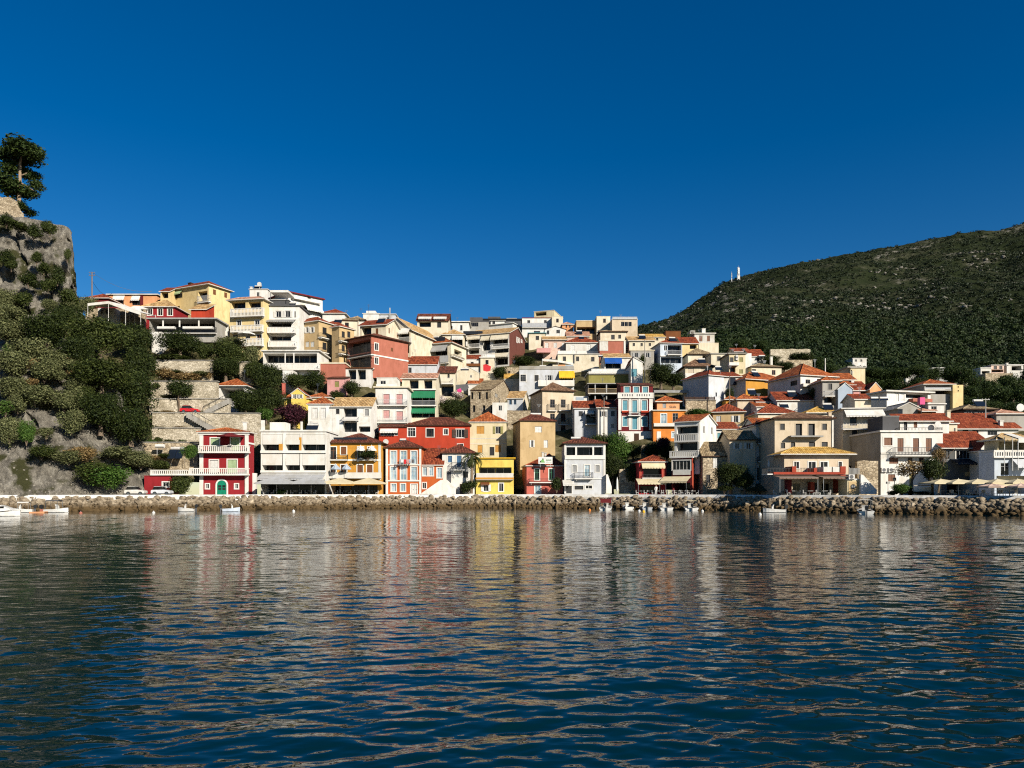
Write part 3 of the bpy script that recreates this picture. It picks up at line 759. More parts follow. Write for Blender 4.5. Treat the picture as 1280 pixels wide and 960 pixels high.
        m4 = MB(); m4.tube([(sx + .15, sy + 1.2, sz - .6), (sx + .15, sy + 1.2, sz + 1.0), (sx + 1.75, sy + 1.2, sz + 1.0), (sx + 1.75, sy + 1.2, sz - .6)], .03, 4); m4.build('stand', paint('steel', .4, 1), o)
    if into is not None:
        # hang the wing's meshes straight on the house
        L2 = h.e.matrix_local.copy() if False else into.M.inverted() @ h.M
        for ch in [o for o in bpy.data.objects if o.parent == h.e]:
            ch.parent = into.e; bake(ch, L2)
        bpy.data.objects.remove(h.e); h.e = into.e
    return h
def bake(o, M):
    if o.type == 'MESH': o.data.transform(M)
    for ch in [q for q in bpy.data.objects if q.parent == o]: bake(ch, M)
# ================================================================ the houses on the waterfront
H(5, 405, 760, 298, 757, 'crimson three-storey house with white balustrades and a green arched door', 'crimson', ('hip', 205, 'terra', .45, 600), xr=800, d=8, F_=[
    ('w', [485], [335], 62, 105, 's.green/white'), ('w', [632], [335], 62, 105, 's.green/white'), ('w', [478], [495], 62, 110, 'd.offwhite/white'), ('w', [608], [492], 68, 112, 's.green/white'),
    ('arch', 532, 642, 602, 757, 'emerald'), ('w', [449, 661], [669], 25, 34, 'g/white'),
    ('box', 405, 300, 432, 757, .12, 'white', 'corner_pilaster'), ('box', 735, 300, 761, 757, .12, 'white', 'corner_pilaster'), ('box', 398, 293, 768, 312, .22, 'white', 'cornice'),
    ('bal', 392, 755, 388, 443, 1.25, 'w', 'white'), ('bal', 328, 750, 553, 606, 1.25, 'w', 'white')],
  S=[('band', 405, 300, 14, .1, 'white')], top=[('ch', 718, 222, 740, 292, 1.2, 'white')])
H(5, 850, 1325, 288, 752, 'white apartment hotel with beige roller blinds on every balcony', 'white', ('flat', 'white', .2, .3), d=9, name='hotel', cat='hotel', F_=[
    ('log', 862, 303, 1010, 425, 2.0), ('log', 1032, 303, 1135, 425, 2.0), ('log', 1152, 303, 1318, 425, 2.0), ('log', 862, 447, 1010, 570, 2.0), ('log', 1032, 447, 1135, 570, 2.0), ('log', 1152, 447, 1318, 570, 2.0),
    ('awn', 845, 1320, 598, 640, 2.0, 'steel'), ('log', 850, 640, 1315, 750, 4.0), ('bli', 863, 303, 1008, 380, 'offwhite'), ('bli', 1033, 303, 1133, 380, 'offwhite'), ('bli', 1153, 303, 1316, 380, 'offwhite'),
    ('bli', 861, 447, 1006, 530, 'offwhite'), ('bli', 1031, 447, 1131, 530, 'offwhite'), ('bli', 1153, 447, 1316, 530, 'offwhite'),
    ('box', 985, 378, 1010, 425, -.3, 'ochre', 'painted_panel'), ('box', 1128, 330, 1146, 425, .03, 'ochre', 'painted_panel'), ('band', 850, 426, 18, .25, 'white'), ('band', 850, 570, 16, .25, 'white')],
  top=[('rb', 915, 220, 1028, 285, 1.5, 3, 'white', 'roof_room'), ('rb', 850, 205, 876, 285, .2, .3, 'white', 'roof_post'), ('rb', 1138, 215, 1152, 285, .2, .3, 'white', 'roof_post'), ('sol', 1175, 235, 1260, 285, 1.0)])
H(6, 180, 560, 374, 745, 'ochre house with dark red roof and cream canopy over its cafe', 'ochre', ('hip', 303, 'dark', .5), d=9, F_=[
    ('w', [190], [400], 44, 88, 'g.brown/white'), ('w', [268], [398], 40, 56, 's.brown/white'), ('w', [392, 465], [400], 40, 86, 'g.brown/white'), ('w', [190, 268], [530], 42, 72, 'g.brown/white'), ('w', [388, 458], [530], 40, 58, 's.brown/white'),
    ('band', 180, 489, 12, .12, 'white'), ('bal', 180, 315, 455, 498, .8, 'i', 'iron'), ('bal', 372, 528, 440, 498, .9, 'i', 'iron'), ('box', 158, 300, 180, 745, .3, 'white', 'corner_pilaster'), ('box', 541, 374, 560, 640, .06, 'offwhite', 'corner_pilaster'),
    ('log', 190, 680, 535, 744, 4.0, 'dbrown'), ('bal', 178, 556, 585, 628, 1.0, 's', 'offwhite')],
  top=[('rb', 215, 330, 460, 346, 1.0, .15, 'navy', 'solar_panel')])
H(6, 595, 852, 408, 742, 'orange red three-storey house striped with white trim and laundry on its railing', 'orangered', ('hip', 352, 'dark', .4), d=9, F_=[
    ('w', [630, 703, 778], [430], 42, 95, 'gl/white'), ('w', [630, 703, 778], [545], 42, 95, 'gl/white'), ('w', [635, 703], [668], 34, 55, 'gl/white'), ('w', [778], [672], 44, 70, 'd.offwhite/white'),
    ('box', 595, 408, 611, 742, .1, 'white', 'corner_pilaster'), ('box', 838, 408, 853, 742, .1, 'white', 'corner_pilaster'), ('band', 595, 525, 9, .12, 'white'), ('band', 595, 641, 9, .12, 'white'), ('bal', 690, 765, 500, 533, .5, 'i', 'iron')],
  top=[('sol', 690, 345, 742, 380, 2.5)])
H(6, 858, 1008, 528, 740, 'low orange red annex with steep red roof behind white stairs', 'orangered', ('shed', 412, 'red', .3), d=5, F_=[
    ('w', [864, 910], [547], 30, 62, 'gl/white'), ('w', [968], [552], 34, 72, 'gl/white'), ('w', [860], [660], 28, 42, 'g/white')])
BIGRED = H(6, 745, 1205, 246, 440, 'big bright red house with a long dark red roof and white window surrounds', 'red', ('hip', 186, 'dark', .35), d=9, ext=9, F_=[
    ('w', [755], [262], 54, 62, 'g/white'), ('w', [890], [266], 54, 60, 'g.dbrown/white'), ('w', [1016], [270], 30, 40, 'g/white'), ('w', [1106], [272], 58, 60, 'o.dbrown/white'), ('w', [1116], [378], 42, 38, 'k/white')])
H(6, 545, 742, 255, 440, '', 'red', ('shed', 232, 'dark', .3), d=7, ext=9, into=BIGRED, dY=-.6, part='wing_wall', F_=[('w', [556], [270], 128, 48, 'g.white'), ('awn', 556, 686, 266, 298, 1.0, 'white')], top=[('dish', 595, 362, .55, -.6)])
H(6, 1005, 1240, 448, 742, 'white cottage with blue shutters, dark red roof and a white outdoor staircase', 'white', ('hip', 383, 'dark', .4), d=8, F_=[
    ('w', [1047], [464], 30, 48, 's.blue/white'), ('w', [1112], [462], 34, 82, 's.blue/white'), ('w', [1157], [578], 36, 46, 'g.dgrey/white'), ('w', [1036], [578], 34, 86, 'd.dgrey'), ('w', [1132], [668], 34, 74, 'd.dbrown'),
    ('bal', 1072, 1168, 512, 570, 1.0, 'i', 'iron'), ('poly', [(852, 742), (1000, 640), (1040, 638), (1108, 700), (1108, 742)], 1.6, 'white', 'staircase')])
CREAMT = H(8, 157, 425, 222, 480, 'tall pale cream house with ochre shutters and an orange red roof', 'cream', ('hip', 148, 'terra', .25), d=9, ext=10, F_=[
    ('w', [208], [248], 56, 56, 's.ochre'), ('w', [346], [250], 36, 54, 'o.olive'), ('w', [215], [386], 36, 56, 's.ochre'), ('w', [343], [386], 42, 52, 's.ochre'), ('w', [303], [400], 34, 62, 'k'), ('band', 157, 337, 3, .05, 'offwhite'), ('band', 157, 375, 3, .05, 'offwhite')])
H(8, 203, 478, 484, 738, 'lemon yellow house with a deep balcony, flat roof and palm at its corner', 'lemon', ('flat', 'gold', .35, .18), d=7, F_=[
    ('log', 225, 548, 462, 614, 1.6, 'white'), ('w', [258], [672], 36, 50, 'o.white/white'), ('w', [370], [665], 32, 58, 'g/white'), ('awn', 238, 302, 655, 678, .6, 'brown'), ('bal', 205, 476, 590, 640, .7, 's', 'offwhite'), ('band', 203, 622, 14, .75, 'ochre')])
H(8, 525, 780, 212, 520, 'tall plain tan house with white shutters and a solar heater on its red roof', 'tan', ('hip', 158, 'dark', .3), rot=9, d=9, ext=9, F_=[
    ('w', [632], [250], 50, 44, 's.white'), ('w', [602], [350], 18, 52, 'o.white'), ('w', [696], [350], 30, 55, 's.white')], top=[('sol', 600, 158, 682, 192, 2.5)])
SAL = H(8, 572, 835, 540, 738, 'rose red guesthouse with two tall dark doors and a white sign on its roof', 'rose', ('hip', 410, 'red', .3, 735), d=8, rot=5, F_=[
    ('w', [631, 735], [560], 33, 80, 'g.dgreen/white'), ('w', [632], [682], 40, 56, 'gl/white'), ('bal', 592, 770, 630, 662, .9, 'i', 'iron')],
  top=[('ch', 683, 440, 697, 475, 2.5, 'offwhite'), ('ch', 703, 446, 716, 475, 2.5, 'offwhite')])
H(8, 850, 1142, 378, 738, 'pale grey three-storey guesthouse with white corners and open top veranda', 'greywhite', ('hip', 328, 'dark', .5), d=9, F_=[
    ('log', 862, 400, 1125, 460, 2.2), ('w', [905, 1072], [533], 30, 48, 's.grey/white'), ('w', [992], [530], 38, 84, 'gl/white'), ('bal', 920, 1056, 585, 634, .9, 'i', 'iron'), ('awn', 832, 915, 640, 682, 1.6, 'offwhite'), ('w', [920], [682], 64, 28, 'k/white'), ('w', [1000], [680], 48, 24, 'g/white'), ('w', [850], [682], 50, 56, 'k/white'),
    ('box', 846, 378, 859, 738, .1, 'white', 'corner_pilaster'), ('box', 1129, 378, 1145, 738, .1, 'white', 'corner_pilaster'), ('band', 850, 460, 30, .2, 'white'), ('band', 850, 628, 6, .12, 'white'), ('box', 925, 400, 938, 460, .02, 'white', 'column'), ('box', 1050, 400, 1062, 460, .02, 'white', 'column'),
    ('poly', [(1146, 738), (1146, 600), (1158, 600), (1186, 690), (1186, 738)], .9, 'white', 'staircase')], top=[('sol', 892, 335, 970, 362, 1.8)])
H(10, 342, 540, 512, 735, 'small dark red cafe house with a cream blind, cream awning and pyramid roof', 'crimson', ('hip', 455, 'red', .3, 455), d=7, name='cafe', cat='cafe', F_=[
    ('log', 372, 556, 506, 628, 1.4), ('w', [344], [560], 22, 62, 's.red'), ('w', [508], [560], 24, 62, 's.red'), ('awn', 360, 528, 515, 556, .7, 'cream'), ('bal', 366, 510, 600, 630, .3, 'i', 'iron'), ('awn', 318, 522, 630, 672, 2.2, 'cream', .1), ('log', 350, 680, 500, 734, 3.0, 'dbrown')])
W4 = H(10, 600, 782, 222, 475, 'white four-storey house with balustraded verandas, orange roof and blank white gable', 'white', ('gx', 176, 'terra', .25), rot=-33, xr=903, Y=Yf(860) + 1.5, ext=3, F_=[
    ('log', 617, 253, 770, 303, 1.6), ('bal', 597, 770, 306, 360, .35, 'w', 'white'), ('log', 617, 370, 768, 430, 1.6), ('bal', 562, 772, 430, 474, .9, 'w', 'white')])
H(10, 580, 728, 482, 735, '', 'maroon', ('flat', 'white', .2, .2), into=W4, rot=-33, xr=803, Y=Yf(860) + 1.0, side='brick', part='lower_wall', F_=[
    ('w', [585], [500], 130, 66, 'g.white/white'), ('box', 590, 568, 715, 602, .12, 'white', 'window_box'), ('log', 590, 660, 715, 734, 3.0), ('awn', 522, 722, 615, 662, 2.2, 'cream', .1)])
STN = H(10, 806, 990, 462, 690, 'low rubble stone house with sagging tan roof and a white shutter', 'STONE', ('gx', 372, 'old', .3), d=6.5, Y=Yf(890) + 2.7, F_=[('w', [880], [475], 34, 78, 's.white'), ('w', [830], [600], 30, 60, 'k')])
H(10, 1000, 1190, 345, 600, 'cream cottage with tan roof, two windows and a diagonal shadow over it', 'beige', ('gx', 290, 'old', .35), d=6.5, Y=Yf(925) + 4.2, F_=[('w', [1040, 1122], [370], 32, 46, 'o.offwhite')])
H(10, 880, 1106, 152, 262, 'mustard yellow house with white shutters under a wide red hip roof', 'tan', ('hip', 88, 'red', .5), xr=1188, rot=-12, F_=[('w', [903], [174], 34, 48, 's.white'), ('w', [1030], [172], 32, 48, 'o.white')], S=[('w', [1120], [180], 26, 45, 's.white')])
H(10, 903, 1068, 270, 345, 'low white house with teal shutters and a dark red roof', 'white', ('gx', 226, 'red', .4), F_=[('w', [912, 950], [298], 28, 40, 's.teal')])
H(12, 262, 398, 246, 640, 'white shuttered house with iron balconies wedged in shadow beside the beige house', 'white', ('hip', 198, 'red', .45), d=9, Y=Yf(957) + 8, F_=[('w', [305, 372], [286], 26, 68, 'g.dbrown'), ('w', [305, 372], [424], 30, 66, 'g.dbrown'), ('bal', 280, 396, 332, 378, .9, 'i', 'iron'), ('bal', 280, 396, 470, 510, .9, 'i', 'iron'), ('log', 270, 550, 385, 639, 2.0, 'dbrown')])
BEI = H(12, 398, 820, 196, 470, 'big beige house with black unglazed window openings and a brown tiled roof', 'beige', ('hip', 147, 'brown', .45), xr=850, d=9, Y=Yf(1008) + 5, ext=8, F_=[
    ('w', [437, 743], [230], 34, 46, 'k'), ('w', [549, 642], [230], 48, 90, 'k', .3), ('w', [443], [368], 30, 42, 'k'), ('w', [515], [366], 32, 38, 'k'), ('w', [646], [365], 45, 38, 'k'), ('w', [739], [363], 44, 40, 'k'),
    ('box', 497, 320, 730, 331, 1.2, 'grey', 'balcony_slab'), ('box', 812, 170, 824, 400, .12, 'white', 'downpipe')], top=[('ch', 790, 150, 812, 180, 3, 'beige')])
H(12, 467, 935, 458, 735, 'two-storey beige taverna with golden tile roof, brick pillars and brown awnings', 'beige', ('hip', 402, 'gold', .9), d=4.4, Y=Yf(1015) + .4, name='taverna', cat='restaurant', F_=[
    ('w', [538], [508], 36, 48, 'g/white'), ('w', [643, 730], [508], 52, 72, 'g/white'), ('w', [862], [508], 24, 48, 'k/white'), ('w', [526], [662], 58, 60, 'g.tan/beige'), ('w', [672], [660], 32, 75, 'k/beige'), ('w', [737], [662], 58, 72, 'g.tan/beige'),
    ('bal', 345, 855, 552, 602, 2.6, 'i', 'iron'), ('box', 345, 585, 855, 602, 2.72, 'brick', 'terrace_edge'), ('box', 475, 545, 505, 590, 2.75, 'brick', 'terrace_pillar'), ('box', 630, 556, 652, 590, 2.75, 'brick', 'terrace_pillar'), ('box', 818, 545, 856, 590, 2.75, 'brick', 'terrace_pillar'),
    ('box', 700, 548, 758, 585, 2.66, 'white', 'banner'), ('box', 766, 548, 812, 585, 2.66, 'white', 'banner'), ('awn', 342, 615, 598, 632, 5.2, 'mocha', .1), ('awn', 645, 850, 598, 632, 5.2, 'mocha', .1), ('awn', 855, 932, 600, 655, 2.2, 'navy'),
    ('box', 636, 655, 664, 735, 1.2, 'brick', 'pillar'), ('box', 822, 605, 858, 735, 2.6, 'brick', 'pillar'), ('box', 470, 640, 500, 735, 1.2, 'maroon', 'pillar')])
KIO = H(12, 927, 1012, 638, 742, 'small white service block with an ochre panel, round black emblem and rooftop fan', 'cream', ('flat', 'white', .1, .15), d=3, Y=Yf(1066) - 1.0, name='service_block', cat='building', F_=[
    ('box', 935, 650, 1008, 742, .05, 'tan', 'painted_panel'), ('disc', 967, 688, 18, .10, 'black', 'emblem'), ('text', 954, 681, 980, 693, 'ss', 'steel', -.11), ('ac', 930, 600, 972, 634), ('poly', [(1012, 742), (1012, 600), (1030, 604), (1128, 712), (1128, 742)], .5, 'white', 'staircase')])
WH = H(14, 238, 690, 292, 750, 'large white three-storey house with brown shutters and bare side wall painted grey for its shade', 'white', ('flat', 'white', .25, .28), d=10, Y=Yf(1138) + 10 + 1.0, side='concrete', F_=[  # the side colour holds the shade on this white house's flank
    ('w', [262], [332], 60, 56, 's.brown/white'), ('w', [360, 473, 566], [336], 44, 98, 's.brown'), ('bal', 346, 652, 402, 468, 1.1, 'i', 'iron'), ('w', [300], [476], 66, 46, 's.brown'), ('w', [434, 516], [476], 36, 46, 'g.brown'), ('w', [292], [598], 52, 52, 's.brown'), ('w', [446], [600], 28, 78, 'd.olive'),
    ('ac', 237, 552, 276, 582), ('ac', 290, 552, 328, 582), ('box', 238, 440, 690, 452, .08, 'offwhite', 'string_course')])
H(14, 378, 735, 208, 294, '', 'white', ('gx', 170, 'red', .5), into=WH, Y=Yf(1138) + 10 + 4.5, d=5, part='upper_wall', F_=[('w', [405], [214], 26, 72, 'k'), ('w', [478], [218], 26, 42, 's.brown'), ('bal', 378, 690, 258, 294, 2.6, 'i', 'iron')], top=[('dish', 655, 235, .5, -.8)])
H(14, 252, 372, 178, 294, '', 'dgrey', ('flat', 'grey', .05, .1), into=WH, Y=Yf(1138) + 10 + 3.0, d=5, part='metal_shed')
H(14, 716, 795, 234, 420, 'narrow cream house end behind the white house, with grilled slit windows', 'sand', ('flat', 'offwhite', .25, .2), Y=Yf(1190) + 19, d=8, F_=[('w', [770], [262], 12, 60, 'g.dgrey')])
RR = H(14, 690, 1058, 402, 742, 'red roofed taverna with long windows behind the cream parasols', 'slate', ('gx', 298, 'red', .5), d=10, Y=Yf(1210) + 14, name='taverna', cat='restaurant', F_=[  # slate puts the shade lying on this front into its wall colour
    ('w', [702], [424], 40, 66, 'g.grey'), ('w', [786], [424], 104, 62, 'g.grey/white'), ('w', [932], [515], 72, 60, 'k'), ('box', 850, 580, 935, 612, .1, 'tan', 'wood_panel'), ('log', 720, 640, 1050, 741, 4, 'dbrown'), ('awn', 742, 1050, 486, 530, 2.0, 'navy')])
H(14, 962, 1078, 420, 500, '', 'white', ('gy', 338, 'red', .25), into=RR, Y=Yf(1230) + 12.5, d=6, part='gable_wall')
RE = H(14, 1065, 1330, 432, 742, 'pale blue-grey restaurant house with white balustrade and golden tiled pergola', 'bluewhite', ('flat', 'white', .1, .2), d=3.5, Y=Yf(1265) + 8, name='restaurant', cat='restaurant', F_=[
    ('bal', 1062, 1328, 428, 478, .5, 'w', 'white'), ('w', [1110], [515], 60, 90, 'g.grey'), ('awn', 1182, 1328, 478, 552, 1.6, 'greywhite'), ('log', 1080, 610, 1320, 741, 4, 'dbrown')])
H(14, 1088, 1330, 352, 432, '', 'cream', ('hip', 222, 'tan', .7), into=RE, Y=Yf(1265) + 9, d=3, part='upper_wall', F_=[('log', 1095, 358, 1325, 428, 3, 'dbrown'), ('awn', 1078, 1328, 318, 352, 1.6, 'tan')])
LR = H(14, 750, 1115, 262, 420, 'wide low house with a long bright red roof and white back wall', 'white', ('gx', 163, 'red', .5), Y=126, d=10, F_=[('w', [905], [276], 44, 40, 'g.dgrey'), ('w', [1015], [284], 70, 30, 'g.dgrey'), ('w', [832], [275], 44, 30, 'k')], top=[('ch', 1106, 210, 1130, 270, .5, 'white'), ('ch', 722, 140, 746, 200, 1, 'sand')])
H(14, 1116, 1240, 262, 420, '', 'white', ('gx', 163, 'red', .5), Y=127, d=10, into=LR, part='wing_wall')
H(5, 2, 192, 612, 728, 'red painted lean-to shed behind parked cars', 'crimson', ('flat', 'crimson', .05, .1), d=4, Y=Yf(198) - .2, name='shed', cat='shed', F_=[('w', [136], [656], 44, 34, 'g.white/white'), ('bal', 45, 325, 566, 606, .3, 'w', 'white')])

# ================================================================ second and third rows, left half
WL = H(6, 30, 205, 92, 292, 'long white terrace house with orange and tan tiled roofs and a small balcony', 'white', ('hip', 10, 'terra', .3), d=8, ext=6, F_=[('w', [62, 122], [116], 36, 76, 's.white/offwhite'), ('w', [60], [225], 40, 40, 'g')])
H(6, 206, 490, 106, 292, '', 'white', ('gx', 48, 'tan', .35), into=WL, d=8, ext=6, part='wing_wall', F_=[('w', [232], [122], 26, 38, 'k/white'), ('log', 288, 118, 385, 182, 1.4), ('w', [442], [125], 30, 48, 's.grey/white'), ('bal', 280, 392, 180, 208, 1.0, 'i', 'steel'), ('log', 285, 218, 385, 290, 1.4), ('log', 398, 250, 482, 290, 2.0)])
YD = H(4, 318, 500, 922, 1010, 'little yellow house with orange roof and an arched gable window', 'lemon', ('hip', 842, 'terra', .35), d=7, top=[('ch', 305, 812, 325, 850, 2, 'rose')])
H(4, 372, 470, 886, 1000, '', 'lemon', ('gy', 848, 'red', .2), into=YD, dY=-1.5, d=4, part='gable_wall', F_=[('w', [384, 410, 434], [890], 18, 30, 'o.white')])
H(4, 500, 655, 915, 1000, 'low orange roofed house between the yellow dormer and white terrace', 'cream', ('hip', 885, 'terra', .35), d=7)
H(4, 634, 757, 775, 872, 'small pink house with a thin dark roof below the salmon wall', 'pink', ('shed', 765, 'dark', .25), d=6)
H(4, 582, 765, 668, 735, 'salmon pink terrace wall block with pale coping', 'salmon', ('flat', 'sand', .15, .3), d=5, name='terrace_block', cat='building')
SALM = H(4, 780, 955, 500, 700, 'salmon house with dark shaded balconies and a long sunlit side wall', 'salmon', ('hip', 482, 'dark', .6), rot=-40, xr=1222, F_=[
    ('log', 787, 520, 948, 578, 1.5, 'dbrown'), ('bal', 778, 952, 556, 602, 1.0, 'i', 'iron'), ('log', 792, 614, 948, 690, 1.5, 'dbrown'), ('bal', 780, 952, 655, 700, 1.0, 'i', 'iron')],
  S=[('w', [980], [516], 26, 56, 'g/white'), ('w', [980], [620], 26, 52, 'g/white'), ('w', [1097], [550], 16, 30, 's.brown'), ('band', 960, 596, 10, .12, 'white')], ext=3)
H(4, 642, 955, 702, 800, '', 'offwhite', ('flat', 'brown', .3, .16), into=SALM, dY=-2.5, d=5, part='porch_wall', F_=[('log', 788, 710, 845, 782, 2.0), ('log', 855, 710, 915, 782, 2.0), ('w', [662], [740], 20, 30, 'g')])
BH = H(4, 412, 572, 380, 556, 'tan house with red roof, white shuttered windows and side balconies', 'tan', ('hip', 338, 'red', .4), rot=-28, xr=668, F_=[('w', [446, 480, 516], [404], 18, 36, 'o.white/white'), ('w', [437, 475, 512], [508], 28, 36, 's.white')],
  S=[('bal', 590, 655, 440, 492, 1.0, 'i', 'iron'), ('bal', 590, 655, 545, 598, 1.0, 'i', 'iron'), ('w', [600], [400], 30, 60, 'k'), ('w', [600], [510], 30, 60, 'k')], ext=8)
H(4, 668, 722, 408, 640, 'tan house with stacked shaded balconies receding up the lane', 'tan', ('hip', 372, 'red', .4), rot=-34, xr=830, dY=1.5, S=[('bal', 735, 815, 470, 520, 1.0, 'i', 'iron'), ('bal', 735, 815, 560, 612, 1.0, 'i', 'iron'), ('w', [740, 780], [430], 22, 50, 'k'), ('w', [740, 780], [530], 22, 50, 'k')])
H(4, 608, 745, 390, 470, 'cream house with sagging red hip roof above the tan house', 'sand', ('hip', 330, 'red', .4), Y=182)
W5 = H(4, 207, 432, 250, 560, 'tall white house with two deep verandas and grey shutters at the top', 'white', ('flat', 'dgrey', .3, .3), F_=[
    ('w', [263], [287], 36, 42, 'o.offwhite/grey'), ('w', [331], [285], 34, 44, 'o.offwhite/grey'), ('w', [393], [285], 14, 48, 'g'), ('awn', 203, 408, 345, 362, 1.6, 'grey'), ('log', 215, 366, 372, 405, 1.8), ('bal', 198, 398, 400, 442, 1.4, 'w', 'white'), ('log', 215, 460, 372, 506, 1.8), ('bal', 203, 402, 500, 543, 1.4, 'w', 'white')])
H(4, 218, 352, 205, 252, '', 'dgrey', ('flat', 'white', .2, .12), into=W5, dY=2.5, d=6, part='roof_bar', F_=[('log', 225, 160, 345, 204, 3, 'dbrown')], top=[('perg', 218, 350, 132, 205, -1, 4, 'white', .5, 'dgrey')])
H(4, 168, 572, 578, 702, 'white hillside taverna with one long dark glass front and slender columns', 'white', ('flat', 'offwhite', .4, .3), d=9, ext=1.5, name='taverna', cat='restaurant', F_=[('log', 174, 592, 560, 662, 3.0), ('bal', 170, 572, 664, 712, 1.6, 'w', 'white'), ('box', 325, 590, 333, 664, .06, 'white', 'column'), ('box', 388, 590, 396, 664, .06, 'white', 'column')])
H(4, 310, 385, 715, 780, 'blank white basement block under the hillside taverna', 'white', ('none',), d=4, name='basement_block', cat='building')
H(4, 352, 600, 150, 330, 'white apartment block with red roof edge stepping back uphill', 'white', ('flat', 'maroon', .5, .3), rot=46, Y=186, d=9, F_=[('w', [385, 440, 490, 535, 570], [182], 24, 18, 'k'), ('bal', 380, 592, 205, 232, .9, 's', 'white'), ('log', 440, 236, 590, 300, 2.0, 'dbrown'), ('awn', 470, 590, 236, 272, 1.4, 'white')], L=[])
YH = H(4, -75, 168, 212, 545, 'yellow four-storey house with white balconies and a plain sunny side', 'yellow', ('hip', 172, 'pinky', .6), rot=-10, xr=216, F_=[
    ('log', -64, 218, 40, 270, 1.4), ('log', 62, 218, 152, 270, 1.4), ('bal', -72, 165, 268, 318, 1.1, 'w', 'white'), ('w', [-22], [352], 30, 42, 'g/white'), ('w', [108], [352], 34, 42, 'g/white'), ('bal', -72, 158, 390, 430, 1.1, 'w', 'white'), ('w', [124], [455], 34, 40, 'g.brown/white'), ('w', [-50, 40], [455], 34, 40, 'g.dgrey'), ('bal', -72, 160, 488, 535, 1.1, 'w', 'white')])
H(4, 70, 200, 128, 190, 'white rooftop flat with solar heaters behind the yellow house', 'white', ('flat', 'offwhite', .2, .2), Y=200, d=7, top=[('sol', 95, 95, 150, 128, 1), ('dish', 140, 88, .6, .5), ('ch', 72, 110, 88, 130, 2, 'white')])
BY = H(3, 648, 935, 140, 345, 'broad yellow house with red hip roof and green window awning', 'yellow', ('hip', 92, 'red', .7), rot=-25, xr=1092, Y=178, F_=[('w', [680], [160], 66, 26, 'k'), ('awn', 678, 748, 140, 166, .8, 'green'), ('log', 860, 146, 926, 205, 1.3), ('bal', 850, 935, 178, 216, .9, 'i', 'steel'), ('w', [884], [236], 28, 44, 'k'), ('w', [700], [250], 26, 40, 'k')], top=[('ch', 785, 82, 805, 100, 3, 'dbrown')], ext=3)
H(3, 585, 648, 142, 240, '', 'yellow', ('shed', 118, 'red', .3), into=BY, Y=178, d=4, part='porch_wall', F_=[('log', 592, 146, 642, 190, 1.6)])
H(3, 460, 690, 258, 332, 'red walled bar with broad tan roof and white framed windows', 'crimson', ('hip', 198, 'tan', .5), Y=170, d=7, ext=5, dY=.6, name='bar', cat='bar', F_=[('w', [492, 566, 638], [266], 34, 50, 'g/white'), ('box', 455, 250, 468, 332, .12, 'white', 'corner_pilaster')])
H(3, 808, 912, 272, 330, 'small red garden room with sloping tan roof below the yellow house', 'red', ('shed', 240, 'tan', .4), Y=170, d=5, ext=5)
H(3, 205, 560, 168, 260, 'orange flat roofed villa with white shop blinds', 'peach', ('flat', 'offwhite', .4, .25), Y=182, d=8, ext=6, name='villa', F_=[('w', [246, 380], [200], 72, 42, 'g.dgrey'), ('awn', 244, 328, 168, 204, .7, 'white'), ('awn', 378, 440, 172, 208, .7, 'white'), ('box', 440, 158, 460, 260, .15, 'maroon', 'chimney_breast')])
H(3, 62, 205, 195, 250, 'low house with a small red pyramid roof at the cliff foot', 'maroon', ('hip', 150, 'red', .5), Y=176, d=7, ext=6)
H(3, 130, 250, 262, 360, 'white kitchen block under the sloping white canopy', 'white', ('none',), Y=166, d=4, name='kitchen_block', cat='building', F_=[('w', [150, 185], [270], 22, 36, 'g/white')])
PAV = H(3, 505, 985, 345, 445, 'long open dining pavilion with grey flat roof and white flower boxes', 'concrete', ('flat', 'grey', .5, .3), d=6, dY=-4.0, name='dining_pavilion', cat='restaurant', ext=2.0, F_=[('log', 508, 347, 982, 441, 4.0, 'dbrown'), ('bal', 500, 985, 400, 447, .9, 'i', 'iron'), ('box', 575, 402, 700, 418, .95, 'white', 'flower_box'), ('box', 760, 402, 975, 418, .95, 'white', 'flower_box'), ('box', 600, 345, 610, 400, .1, 'white', 'column'), ('box', 720, 345, 730, 400, .1, 'white', 'column'), ('box', 860, 345, 870, 400, .1, 'white', 'column')])
H(3, 522, 595, 435, 515, 'bare white wall block beneath the dining pavilion, nearest the dark scrub', 'white', ('none',), d=3, name='wall_block', cat='building')
H(3, 868, 960, 462, 512, 'bare white wall block beneath the dining pavilion, nearest the yellow house', 'offwhite', ('none',), d=3, name='wall_block', cat='building')
H(3, 1000, 1080, 392, 470, 'white stepped terrace beside the yellow four-storey house', 'white', ('none',), d=4, name='terrace_block', cat='building', F_=[('poly', [(1000, 468), (1000, 395), (1030, 395), (1078, 445), (1078, 468)], .8, 'white', 'staircase')])
GAZ = H(3, 1005, 1205, 832, 925, 'open red tiled shelter on white pillars above the terraces', 'white', ('hip', 778, 'terra', .5), d=6, name='shelter', cat='shelter', F_=[('log', 1020, 842, 1190, 924, 5.0, 'dbrown')])
